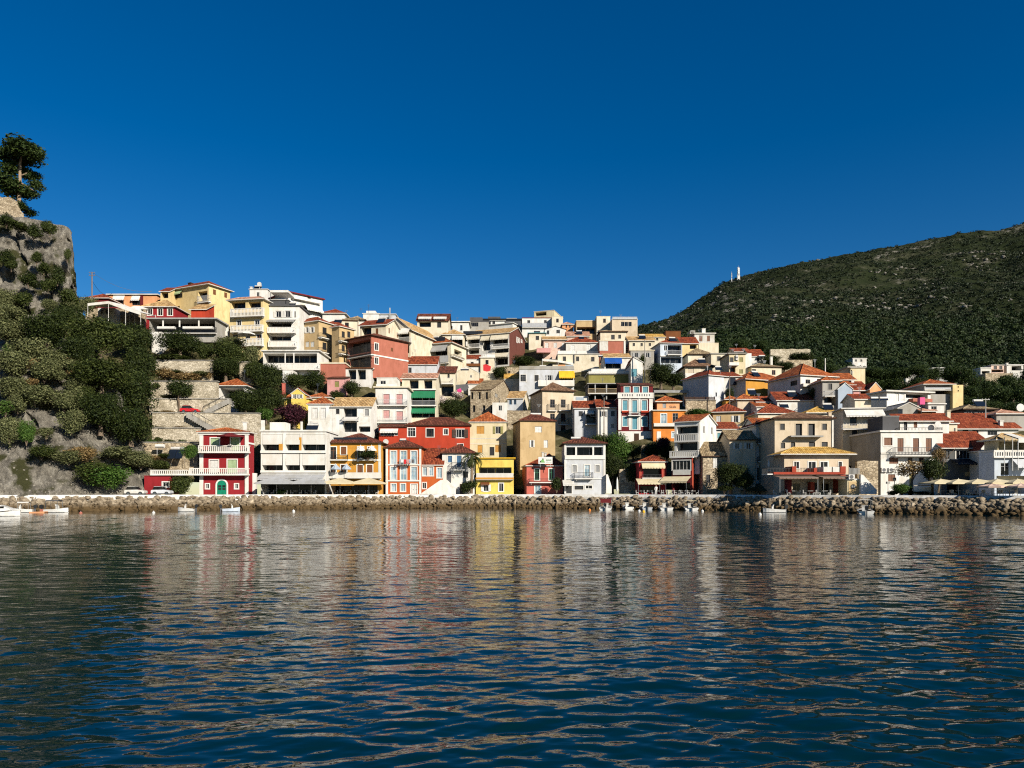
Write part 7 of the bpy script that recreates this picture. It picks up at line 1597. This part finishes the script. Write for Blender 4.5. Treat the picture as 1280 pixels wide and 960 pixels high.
for k, (px, lb) in enumerate([(1176, 'cream square parasol at the dark tree end of the taverna row'), (1198, 'second cream square parasol from the dark tree in the taverna row'), (1222, 'cream square parasol in the middle of the taverna row'), (1247, 'cream square parasol below the blue-grey awning'), (1272, 'cream square parasol at the restaurant corner of the row')]):
    parasol(px, 598.6, 604.8, 36, Yf(px) - 2.2, 'cream', lb, group='cream parasols of the waterfront taverna')
for px, lb in ((1240, 'low pinkish parasol in front of the cream row, on a thin pole'), (1276, 'low pinkish parasol in front of the cream row, at the restaurant corner')): parasol(px, 604, 609, 34, Yf(px) - 4.2, 'palepink', lb, 8)
parasol(288, 541, 546, 34, Yf(288) - .7, 'maroon', 'dark red parasol on the upper balcony of the crimson house', 8, zb=10.8)
for (x, y), lb in zip([(412, 405), (492, 405), (230, 540), (308, 540)], ['white parasol on the upper balcony of the ochre house above the plants', 'white tilted parasol at the upper balcony end of the ochre house', 'pale blue parasol on the lower terrace of the ochre house, hotel side', 'pale blue parasol at the middle of the lower terrace of the ochre house']):
    px, py = cp(6, x, y); Yq = Yf(px) - .3; zz = P(px, py, Yq).z - 2.0
    parasol(px, py - 3, py + 3.5, 12, Yq, 'white' if y < 500 else 'paleblue', lb, 8, zb=zz)
parasol(771.5, 597, 614, 5, Yf(771) - 3, 'white', 'tall closed white parasol beside the pale grey guesthouse', closed=True)
parasol(961, 575, 584, 4, Yf(961) - 1, 'white', 'closed white parasol on the terrace corner of the brick pillared taverna', closed=True, zb=6.2)
parasol(990.5, 575, 584, 4, Yf(990) - 1, 'white', 'closed white parasol in the middle of the taverna terrace', closed=True, zb=6.2)
parasol(308, 413, 418, 22, 163, 'white', 'white parasol on the lower balcony of the yellow four-storey house', 8, zb=35.5)
def car(px, Y, L, col, label, head=0, z=QZ - .1):
    e = empty('parked_car', ((px - CX) / F * Y, Y, z), rad(head)); tag(e, label, 'car'); T = lambda a, d, b: Vector((a, d, b)); h = L / 2
    W2 = .85
    body = MB(); body.prism([(-h, .35), (-h, .78), (-h + .15, .92), (h * .35, .95), (h * .95, .80), (h, .6), (h, .35)], T, -W2, W2); body.build('body', paint(col, .25), e)
    cab = MB(); cab.prism([(-h + .18, .93), (-h * .72, 1.42), (h * .05, 1.46), (h * .42, .95)], T, -W2 + .12, W2 - .12); cab.build('window', glass('dark'), e)
    rf = MB(); rf.prism([(-h * .72, 1.42), (h * .05, 1.46), (h * .03, 1.50), (-h * .70, 1.47)], T, -W2 + .1, W2 - .1); rf.build('roof', paint(col, .25), e)
    for x in (-h * .6, h * .62):
        for y in (-W2, W2 - .2):
            w = MB(); w.prism([(x + .32 * math.cos(t), .32 + .32 * math.sin(t)) for t in np.linspace(0, 6.2832, 17)[:-1]], T, y - .02, y + .2); o = w.build('wheel', paint('iron', .8), e)
            r2 = MB(); r2.prism([(x + .18 * math.cos(t), .32 + .18 * math.sin(t)) for t in np.linspace(0, 6.2832, 13)[:-1]], T, y - .035, y - .021); r2.build('rim', paint('steel', .3, 1), o)
    for y in (-W2 + .1, W2 - .35):
        l = MB(); l.box(h - .08, y, .6, h + .015, y + .25, .72); l.build('headlight', paint('offwhite', .1), e)
car(170, Yf(172) - 1.6, 3.0, 'offwhite', 'white parked car beside the green creeper mound', 8)
car(203, Yf(203) - 1.6, 3.0, 'greywhite', 'pale grey parked car in front of the red shed', 6)
car(238, ground_Y(238, 516) - .8, 3.4, 'scarlet', 'red car on the terrace at the head of the stone stairs', 10, z=P(238, 517, ground_Y(238, 516) - .8).z)
def panelset():
    Y = ground_Y(218, 572) - 2; b = P(218, 574, Y); e = empty('solar_heater', b); tag(e, 'pair of dark solar panels standing on the terrace beside the crimson house', 'solar heater')
    for s in (-1.25, .05):
        m = MB(); m.face([(s, 0, .2), (s + 1.2, 0, .2), (s + 1.2, 1.1, 1.7), (s, 1.1, 1.7)]); m.face([(s, .03, .12), (s + 1.2, .03, .12), (s + 1.2, 1.13, 1.62), (s, 1.13, 1.62)]); m.box(s, .0, .1, s + 1.2, .05, .2); m.build('solar_panel', paint('navy', .1), e)
    m = MB(); m.tube([(-1.1, 1.25, 1.95), (1.2, 1.25, 1.95)], .27, 10)
    m.build('water_tank', paint('offwhite', .3), e); m = MB()
    m.tube([(-1.1, 1.2, -1), (-1.1, 1.2, 1.8), (1.15, 1.2, 1.8), (1.15, 1.2, -1)], .04, 5)
    m.build('stand', paint('steel', .4, 1), e)
    Y += .5; b = P(200, 560, Y); e = empty('water_tank', b); tag(e, 'white horizontal water tank on legs above the garden', 'water tank'); m = MB(); m.tube([(-.75, 0, .35), (.75, 0, .35)], .32, 10); m.build('tank', paint('white', .3), e); m = MB()
    m.tube([(-.5, 0, -1.2), (-.5, 0, .1), (.5, 0, .1), (.5, 0, -1.2)], .05, 5)
    m.build('stand', paint('steel', .4), e)
panelset()
def pole(px, yt, yb, Y, label, r=.11, col=(.20, .17, .14), arms=0, name='utility_pole', cat='pole', cap=None):
    a = P(px, yb, Y); t = P(px, yt, Y); e = empty(name, a); tag(e, label, cat); m = MB(); m.tube([(0, 0, -2), (0, 0, t.z - a.z)], [r, r * .75], 8); m.build('shaft', plaster(col, .8, .5), e)
    for k in range(arms):
        m = MB(); m.box(-.7, -.05, t.z - a.z - .25 - .6 * k, .7, .05, t.z - a.z - .15 - .6 * k)
        for x in (-.6, 0, .55): m.tube([(x, 0, t.z - a.z - .15 - .6 * k), (x, 0, t.z - a.z + .05 - .6 * k)], .04, 5)
        m.build('cross_arm', plaster(col, .8, .5), e)
    if cap:
        m = MB(); m.box(-cap[0], -cap[0], t.z - a.z - cap[1], cap[0], cap[0], t.z - a.z); m.build('lamp_head', paint(cap[2], .4), e)
    return e
pole(115, 340, 385, 171, 'tall grey-brown utility pole at the cliff foot carrying the wire', .17, (.17, .14, .12), 2)
pole(755, 497, 540, ground_Y(755, 540) - 1, 'thin dark pole in front of the white shuttered house', .12)
pole(806, 425, 480, ground_Y(806, 482), 'thin grey pole behind the striped hotel, nearer the white gable', .13, (.30, .28, .25))
pole(813, 448, 480, ground_Y(813, 484), 'thin grey pole behind the striped hotel, nearer the dark tree', .1, (.30, .28, .25))
pole(1151.5, 497, 522, ground_Y(1151, 524), 'thin dark pole carrying a magenta box', .12, (.03, .03, .03), 0, cap=(.45, 1.3, 'magenta'))
pole(1031.5, 448, 470, ground_Y(1031, 470), 'white pole by the wood behind the red hip roof', .16, (.6, .58, .55))
pole(1232, 498, 525, ground_Y(1232, 525), 'grey pole among the pines with small sign arm', .1, (.4, .4, .38), 1)
pole(912, 470, 520, ground_Y(912, 520), 'dark pole rising beside the tall white house with heater', .12)
pole(1118, 597, 618, Yw(1118) + 5, 'black street lamp by the bright green bush', .06, (.01, .01, .01), 0, 'street_lamp', 'street lamp', (.17, .45, 'iron'))
pole(1164, 597, 618, Yw(1164) + 5, 'black street lamp at the first cream parasol', .06, (.01, .01, .01), 0, 'street_lamp', 'street lamp', (.17, .45, 'iron'))
pole(1110, 602, 618, Yw(1110) + 4.4, 'slim grey street sign post before the large white house', .05, (.3, .3, .3), 0, 'sign_post', 'sign post', (.2, .3, 'concrete'))
def wire(a, b, Ya, Yb, label):
    p, q = P(*a, Ya), P(*b, Yb); e = empty('overhead_wire', p); tag(e, label, 'wire'); m = MB(); pts = []
    for i in range(17):
        f = i / 16; v = p.lerp(q, f) - p; v.z -= 4 * f * (1 - f) * 1.4; pts.append(v)
    m.tube(pts, .035, 4); m.build('cable', paint('iron', .6), e)
wire((116, 341), (190, 364), 171, 178, 'dark overhead wire sagging from the tall utility pole to the yellow house')
wire((116, 352), (140, 367), 171, 181, 'second short wire below the long one, at the utility pole')
def mast(px, yt, yb, Y, label, w, col):
    a = P(px, yb, Y); hh = P(px, yt, Y).z - a.z; e = empty('radio_mast', a); tag(e, label, 'radio mast'); m = MB()
    for sx in (-1, 1):
        for sy in (-1, 1): m.tube([(sx * w, sy * w, -6), (sx * w * .4, sy * w * .4, hh)], .16 * w + .1, 5)
    n = 7
    for k in range(n):
        f0, f1 = k / n, (k + 1) / n; w0, w1 = w * (1 - .6 * f0), w * (1 - .6 * f1)
        for sy in (-1, 1): m.tube([(-w0, sy * w0, hh * f0), (w1, sy * w1, hh * f1)], .12, 4); m.tube([(w0, sy * w0, hh * f0), (-w1, sy * w1, hh * f1)], .12, 4)
    m.build('lattice', paint(col, .5), e); m = MB()
    m.box(-w * 1.0, -w * 1.0, 0, w * 1.0, w * 1.0, hh * .28); m.build('equipment_cabin', paint('offwhite', .6), e); m = MB()
    for k in range(3): m.tube([(0, -w - .4, hh * (.5 + .16 * k)), (0, -w + .2, hh * (.5 + .16 * k))], w * .8, 10)
    m.tube([(0, 0, hh), (0, 0, hh * 1.15)], .1, 5); m.build('dish_antenna', paint('white', .4), e)
mast(923, 334, 349, 1150, 'white lattice radio mast on the mountain shoulder', 1.9, 'white')
mast(914.5, 341, 351, 1140, 'thin grey mast beside the white lattice mast', .7, 'steel')

def boat(px, py, L, B, head, label, hull='white', motor=True, canopy=None, name='motorboat', cat='boat', bim=None, dz=0, cabin=False, group=None):
    Y = CH * F / (py - HY); e = empty(name, ((px - CX) / F * Y, Y, 0), rad(head)); tag(e, label, cat, group)
    h = MB(); ns = 9; st = []
    for i in range(ns):
        f = i / (ns - 1); x = -L / 2 + L * f; w = B / 2 * (1 if f < .45 else math.sqrt(max(.0, 1 - ((f - .45) / .56) ** 2))) ; sh = .42 + .26 * f * f; k = .22 * (1 - f * f * .6)
        w = max(w, .03)
        st.append([Vector((x, -w, sh)), Vector((x, -w * .86, .05)), Vector((x, 0, -k)), Vector((x, w * .86, .05)), Vector((x, w, sh))])
    for a, b in zip(st, st[1:]):
        for k in range(4): h.face([a[k], b[k], b[k + 1], a[k + 1]])
    h.face(st[0]); 
    for i in range(ns - 1):   # gunwale and inner side
        for k, sg in ((0, 1), (4, -1)):
            a, b = st[i][k], st[i + 1][k]; a2, b2 = Vector((a.x, a.y * .84, a.z)), Vector((b.x, b.y * .84, b.z)); h.face([a, b, b2, a2]); a3, b3 = Vector((a2.x, a2.y, .16)), Vector((b2.x, b2.y, .16)); h.face([a2, b2, b3, a3])
    h.build('hull', paint(hull, .25), e)
    d = MB(); d.face([Vector((s[0].x, s[0].y * .84, .17)) for s in st] + [Vector((s[4].x, s[4].y * .84, .17)) for s in reversed(st)]); d.build('deck', paint('offwhite', .6), e)
    fd = MB(); fd.face([Vector((s[0].x, s[0].y * .9, s[0].z + .02)) for s in st[5:]] + [Vector((s[4].x, s[4].y * .9, s[4].z + .02)) for s in reversed(st[5:])]); fd.build('foredeck', paint('white', .4), e)
    sb = MB(); sb.box(-L * .18, -B * .4, .3, -L * .05, B * .4, .38); sb.box(-L * .36, -B * .4, .3, -L * .27, B * .4, .38); sb.build('seat', paint('sand', .6), e)
    cs = MB(); cs.box(L * .02, -B * .16, .17, L * .10, B * .16, .85); cs.prism([(L * .03, .85), (L * .09, .85), (L * .01, 1.15), (0, 1.15)], lambda a, dd, b: Vector((a, dd, b)), -B * .2, B * .2); cs.build('console', paint('offwhite', .4), e)
    if motor:
        m = MB(); x = -L / 2 - .18; m.prism([(x - .28, .62), (x + .12, .58), (x + .14, 1.0), (x - .12, 1.12), (x - .32, .98)], lambda a, dd, b: Vector((a, dd, b)), -.19, .19); o = m.build('outboard_motor', paint('iron', .3), e)
        m = MB(); m.box(x - .12, -.07, -.35, x + .08, .07, .6); m.box(x - .12, -.03, -.5, x + .06, .03, -.3); m.build('motor_leg', paint('dgrey', .4), o)
    if cabin:
        m = MB(); m.prism([(-L * .05, .55), (L * .32, .72), (L * .26, 1.0), (L * .05, 1.35), (-L * .05, 1.35)], lambda a, dd, b: Vector((a, dd, b)), -B * .34, B * .34); o = m.build('cabin', paint('white', .3), e)
        m = MB()
        for s in (-1, 1): m.box(0, s * B * .345 - .01, .95, L * .16, s * B * .345 + .01, 1.2)
        m.build('window', glass('dark'), o)
    if canopy:
        col, z0, z1, x0, x1 = canopy; m = MB()
        T = lambda dd, a, b: Vector((a, dd, b))
        arc = [(-B * .46, z1 - .12), (-B * .3, z1), (B * .3, z1), (B * .46, z1 - .12), (B * .46, z1 - .16), (B * .3, z1 - .05), (-B * .3, z1 - .05), (-B * .46, z1 - .16)]
        m.prism(arc, T, x0, x1); o = m.build('canopy', plaster(col, .8, .3, name='canvas'), e); m = MB()
        for x in (x0 + .05, x1 - .05):
            m.tube([(x, -B * .44, .4), (x, -B * .44, z1 - .16), (x, B * .44, z1 - .16), (x, B * .44, .4)], .025, 5)
        m.build('canopy_frame', paint('steel', .3, 1), e)
        if z0:
            m = MB(); m.box(x0 - .03, -B * .42, z0, x0, B * .42, z1 - .15); m.build('canopy_curtain', plaster(col, .8, .3, name='canvas'), e)
    return e
boat(-1, 645.2, 4.6, 1.7, 12, 'large white cabin boat with pointed bow, nearest boat under the castle rock', cabin=True)
boat(27, 640.5, 2.9, 1.5, 200, 'small white boat with light bimini frame behind the cabin boat', canopy=('offwhite', 0, 1.5, -1.0, .4))
boat(70, 640.5, 3.4, 1.5, 4, 'white boat with black motor and dark sunshade under the castle rock', canopy=('dgrey', 0, 1.75, -1.1, .6))
boat(233, 639.5, 2.3, 1.3, 190, 'stubby white inflatable boat near the crimson house', name='inflatable_boat')
boat(289, 639.5, 2.4, 1.2, 20, 'pale blue dinghy below the crimson house', 'bluewhite', name='dinghy')
boat(757.5, 637.4, 4.6, 2.0, 80, 'white boat with dark red canopy moored stern out', canopy=('maroon', 1.15, 1.95, -1.0, 1.0))
boat(784, 636.6, 3.0, 1.5, 96, 'plain little white boat between the red canopied boat and the pontoon end', motor=False)
boat(806, 637.0, 4.0, 1.7, 92, 'grey boat with dark motor and thin bimini bar', 'steel', canopy=('mocha', 0, 1.9, -.6, .9))
boat(831, 637.4, 4.6, 2.1, 86, 'white boat with tall white canopy moored stern out', canopy=('white', 0, 2.1, -.7, 1.2))
boat(863, 637.8, 4.6, 2.1, 82, 'white boat with cream bimini nearest the brick red house', canopy=('cream', 0, 1.6, -.4, 1.2))
boat(967, 640.5, 3.0, 1.3, 178, 'dark green and white dinghy with motor cover under the taverna', 'white', name='dinghy')
boat(1081, 642.4, 4.2, 1.9, 70, 'white boat with domed white cover before the large white house', canopy=('white', 0, 1.9, -.4, 1.3))
def small_float():
    Y = CH * F / (641 - HY); e = empty('float_board', ((48 - CX) / F * Y, Y, 0)); tag(e, 'flat orange float board beside the boat with black motor', 'float')
    m = MB(); m.prism([(-1.1, -.05), (-1.0, .14), (1.0, .2), (1.15, .12), (1.0, -.05)], lambda a, d, b: Vector((a, d, b)), -.4, .4); m.build('board', paint('peach', .4), e)
    m = MB(); m.box(.3, -.2, .19, .55, .2, .5); m.build('seat', paint('salmon', .5), e)
    a = CH * F / (635.2 - HY); x0, x1 = (736 - CX) / F * a, (866 - CX) / F * a
    e = empty('pontoon', (x0, a, 0)); tag(e, 'low grey floating pontoon behind the moored boats', 'pontoon'); m = MB(); n = 24
    for i in range(n): m.box((x1 - x0) * i / n, 0, .35, (x1 - x0) * (i + .94) / n, 1.6, .42)
    m.build('decking', plaster('concrete', .8, .6), e); m = MB()
    for i in range(6): m.box((x1 - x0) * (i + .2) / 6, .15, -.3, (x1 - x0) * (i + .8) / 6, 1.45, .34)
    m.build('float_tank', paint('dgrey', .6), e)
small_float()
for px, py, col, lb in [(950, 643.5, 'white', 'white round buoy beside the dark green dinghy'), (737, 638, 'orange', 'orange round buoy near the red canopied boat'), (799, 639.3, 'white', 'white round buoy at the stern of the grey boat'), (804.5, 640, 'gold', 'yellow round buoy at the stern of the grey boat'), (367, 639.5, 'white', 'tiny white buoy off the white hotel'), (192, 641.5, 'offwhite', 'tiny pale buoy off the parked cars'), (101, 642, 'salmon', 'small red buoy under the thicket'), (878, 639.5, 'white', 'white buoy off the brick red house')]:
    Y = CH * F / (py - HY); e = empty('buoy', ((px - CX) / F * Y, Y, 0)); tag(e, lb, 'buoy', 'mooring buoys'); m = MB()
    m.tube([(0, 0, -.2), (0, 0, -.08), (0, 0, .08), (0, 0, .22), (0, 0, .28)], [.08, .2, .22, .12, .03], 10); m.build('float', paint(col, .4), e, smooth=True); m = MB(); m.tube([(0, 0, .27), (0, 0, .36)], .03, 5); m.build('eye', paint('steel', .4), e)
# laundry
def laundry():
    px0, py0 = cp(6, 690, 490); Y = Yf(500) - .3; a = P(px0, py0, Y); e = empty('laundry_line', a); tag(e, 'washing line of red, white and pale clothes on the orange red house', 'laundry')
    m = MB(); w = 120 / 5.818 / F * Y; m.tube([(0, 0, 0), (w, 0, 0)], .012, 4); m.build('line', paint('steel', .5), e)
    for i, (f, ww, hh, col) in enumerate([(.02, .1, .9, 'grey'), (.14, .15, .55, 'white'), (.30, .17, .85, 'scarlet'), (.49, .12, .8, 'pink'), (.62, .1, .7, 'paleblue'), (.76, .18, .65, 'dgrey')]):
        m = MB(); n = 5
        for k in range(n):
            x0, x1 = w * f + w * ww * k / n, w * f + w * ww * (k + 1) / n; d0, d1 = .06 * math.sin(k * 2.1), .06 * math.sin((k + 1) * 2.1); m.face([(x0, d0, -hh), (x1, d1, -hh), (x1, 0, 0), (x0, 0, 0)])
        m.build('garment', paint(col, .8), e)
laundry()
# the roof sign of the rose guesthouse
def guest_sign():
    Y = Yf(681) - .3; a, b = cp(8, 657, 523); c_, d_ = cp(8, 760, 472); p, q = P(a, b, Y), P(c_, d_, Y); e = empty('roof_sign', p); tag(e, 'white sign board with green hill emblem on the rose guesthouse roof', 'sign')
    w, hh = q.x - p.x, q.z - p.z; T = lambda x, dd, z: Vector((x, dd, z))
    m = MB(); m.box(0, 0, 0, w, .12, hh); m.build('board', paint('white', .4), e)
    m = MB(); m.prism([(w * .1, hh * .2), (w * .48, hh * .2), (w * .40, hh * .5), (w * .32, hh * .78), (w * .2, hh * .52)], T, -.02, -.003); m.build('emblem', paint((.16, .36, .10), .5), e)
    m = MB(); m.prism([(w * .1, hh * .24), (w * .2, hh * .24), (w * .2, hh * .42), (w * .13, hh * .45)], T, -.03, -.021); m.prism([(w * .28, hh * .62), (w * .38, hh * .62), (w * .34, hh * .84), (w * .30, hh * .80)], T, -.03, -.021); m.build('emblem_mark', paint('iron', .5), e)
    m = MB(); x = w * .54
    for k in range(8): m.box(x, -.02, hh * .42, x + w * .035, -.003, hh * (.62 if k % 3 else .70)); x += w * .048
    m.box(w * .54, -.02, hh * .22, w * .94, -.003, hh * .27); m.build('lettering', paint((.25, .33, .22), .5), e)
    m = MB()
    for x in (.3, w - .4): m.box(x, .12, -.6, x + .08, .2, hh * .8)
    m.build('bracket', paint('steel', .5), e)
guest_sign()
# cafe chairs and tables on the quay
def chair_protos():
    e = empty('cafe_chair', (0, 0, -50)); m = MB(); m.box(-.22, -.22, .42, .22, .22, .47); m.build('seat', paint('white', .5), e); m = MB(); m.box(-.22, .18, .47, .22, .23, .9); m.build('backrest', paint('white', .5), e)
    for x in (-.2, .16):
        for y in (-.2, .16): m = MB(); m.box(x, y, 0, x + .04, y + .04, .42); m.build('leg', paint('white', .5), e)
    t = empty('cafe_table', (0, 0, -50)); m = MB(); m.box(-.4, -.4, .72, .4, .4, .76); m.build('tabletop', paint('offwhite', .4), t); m = MB(); m.box(-.04, -.04, 0, .04, .04, .72); m.box(-.25, -.25, 0, .25, .25, .03); m.build('pedestal', paint('dgrey', .4), t)
    return e, t
CHP, TBP = chair_protos()
def dup(src, loc, rz, label, cat, group):
    o = src.copy(); COL.objects.link(o); o.location = loc; o.rotation_euler = (0, 0, rz); tag(o, label, cat, group)
    for ch in [q for q in bpy.data.objects if q.parent == src]:
        c_ = ch.copy(); COL.objects.link(c_); c_.parent = o
    return o
for zone, place, pxs, off in [('the small dark red cafe', 'cafe', (802, 812, 822), 2.4), ('the white balustraded house', 'veranda', (834, 842, 850, 858, 866), 2.2), ('the brick pillared taverna', 'taverna', (975, 992, 1012, 1030), 2.6), ('the white hotel', 'hotel', (335, 352, 370, 388), 1.2), ('the ochre house', 'ochre', (415, 432, 450, 466), 1.2), ('the cream parasols', 'row', (1180, 1200, 1220, 1240, 1262), 1.6)]:
    for px in pxs:
        Y = Yf(px) - off; x = (px - CX) / F * Y
        dup(TBP, (x, Y, QZ - .10), 0, 'small cafe table outside ' + zone, 'table', 'cafe tables outside ' + zone)
        for dx, rz in ((-.75, 1.57), (.75, -1.57)): dup(CHP, (x + dx, Y + .1, QZ - .10), rz, 'white cafe chair at a table outside ' + zone, 'chair', 'cafe chairs outside ' + zone)
for src in (CHP, TBP):
    for ch in [q for q in bpy.data.objects if q.parent == src]: bpy.data.objects.remove(ch)
    bpy.data.objects.remove(src)
# people: one skinned body each
def person(loc, joints, bones, radii, label, shirt, trousers, rz=0):
    me = bpy.data.meshes.new('person'); me.from_pydata(joints, bones, [])
    o = bpy.data.objects.new('person', me); COL.objects.link(o); o.location = loc; o.rotation_euler = (0, 0, rz)
    md = o.modifiers.new('skin', 'SKIN'); md.use_smooth_shade = True
    for i, r in enumerate(radii): me.skin_vertices[0].data[i].radius = (r, r)
    me.skin_vertices[0].data[0].use_root = True
    o.modifiers.new('sub', 'SUBSURF').levels = 1
    dg = bpy.context.evaluated_depsgraph_get(); m2 = bpy.data.meshes.new_from_object(o.evaluated_get(dg)); o.modifiers.clear(); o.data = m2
    m2.materials.clear()
    for c in ((.45, .26, .18), COLS[shirt], COLS[trousers], (.02, .012, .008)): m2.materials.append(paint(c, .8))
    hz = max(j[2] for j in joints); hip = joints[0][2]
    for p in m2.polygons:
        z = p.center.z; s_ = abs(p.center.x)
        p.material_index = 2 if z < hip + .05 and not (z < .10) else (3 if z > hz - .03 else (0 if z > hz - .30 or (s_ > .26 and z < hip + .30) else 1))
    tag(o, label, 'person')
J = [(0, 0, .92), (0, .01, 1.15), (0, 0, 1.38), (0, 0, 1.50), (0, -.01, 1.60), (0, -.01, 1.70), (.19, 0, 1.40), (.25, .02, 1.14), (.25, -.12, .95), (-.19, 0, 1.40), (-.25, .02, 1.14), (-.25, -.08, .90), (.09, 0, .88), (.10, -.02, .48), (.10, .02, .07), (.10, -.12, .04), (-.09, 0, .88), (-.10, .0, .48), (-.10, .05, .07), (-.10, -.09, .04)]
Bn = [(0, 1), (1, 2), (2, 3), (3, 4), (4, 5), (2, 6), (6, 7), (7, 8), (2, 9), (9, 10), (10, 11), (0, 12), (12, 13), (13, 14), (14, 15), (0, 16), (16, 17), (17, 18), (18, 19)]
Rd = [.15, .14, .15, .055, .10, .085, .065, .048, .035, .065, .048, .035, .095, .065, .045, .04, .095, .065, .045, .04]
Yp = Yf(820) - 3.0; person(((820 - CX) / F * Yp, Yp, QZ - .1), J, Bn, Rd, 'person in white standing before the small dark red cafe', 'white', 'white')
JS = [(0, 0, .52), (0, .03, .75), (0, .02, .98), (0, .01, 1.10), (0, -.01, 1.20), (0, -.01, 1.30), (.19, 0, 1.0), (.25, -.04, .76), (.2, -.28, .70), (-.19, 0, 1.0), (-.25, -.04, .76), (-.2, -.28, .70), (.10, -.05, .50), (.12, -.46, .50), (.12, -.46, .08), (.12, -.6, .04), (-.10, -.05, .50), (-.12, -.46, .50), (-.12, -.44, .08), (-.12, -.58, .04)]
Yp = Yf(983) - 2.9; person(((983.5 - CX) / F * Yp, Yp, QZ - .1), JS, Bn, Rd, 'person in a pale shirt seated at the brick pillared taverna', 'offwhite', 'dgrey', .6)

# ================================================================ light, sky, camera
SKY_SAT, SKY_STR, EXPO = 1.38, .053, 0.72
AZ, EL = rad(41), rad(27)             # sun: from behind the viewer's right shoulder
sun = bpy.data.lights.new('sun', 'SUN'); sun.energy = 5.0; sun.angle = rad(.5); sun.color = (1.0, .93, .82)
so = bpy.data.objects.new('sun', sun); COL.objects.link(so); so.location = (60, -60, 80)
d = Vector((math.sin(AZ) * math.cos(EL), -math.cos(AZ) * math.cos(EL), math.sin(EL)))
so.rotation_euler = (-d).to_track_quat('-Z', 'Y').to_euler()
w = bpy.data.worlds.new('World'); SC.world = w; w.use_nodes = True
nt = w.node_tree; bg = nt.nodes['Background']
sky = nt.nodes.new('ShaderNodeTexSky'); sky.sky_type = 'NISHITA'; sky.sun_disc = False
sky.sun_elevation = EL; sky.sun_rotation = math.atan2(d.x, d.y); sky.altitude = 300; sky.air_density = 1.0; sky.dust_density = .1; sky.ozone_density = 4.0
hs = nt.nodes.new('ShaderNodeHueSaturation'); hs.inputs['Saturation'].default_value = SKY_SAT; hs.inputs['Hue'].default_value = .505; hs.inputs['Value'].default_value = 1.0
nt.links.new(sky.outputs[0], hs.inputs['Color']); nt.links.new(hs.outputs[0], bg.inputs[0]); bg.inputs[1].default_value = SKY_STR
cam = bpy.data.cameras.new('camera'); co = bpy.data.objects.new('camera', cam); COL.objects.link(co)
co.location = CAM; co.rotation_euler = (rad(90), 0, 0); cam.sensor_width = 36; cam.lens = F / 1280 * 36; cam.shift_y = (HY - 480) / 1280; cam.clip_end = 6000; cam.clip_start = .1
SC.camera = co
SC.view_settings.view_transform = 'Standard'; SC.view_settings.look = 'None'; SC.view_settings.gamma = 1; SC.view_settings.exposure = EXPO; SC.view_settings.use_curve_mapping = False
SC.cycles.max_bounces = 5; SC.cycles.diffuse_bounces = 1; SC.cycles.glossy_bounces = 3; SC.cycles.transmission_bounces = 2
SC.cycles.use_denoising = False; SC.cycles.filter_width = 1.15; SC.cycles.sample_clamp_indirect = 4.0
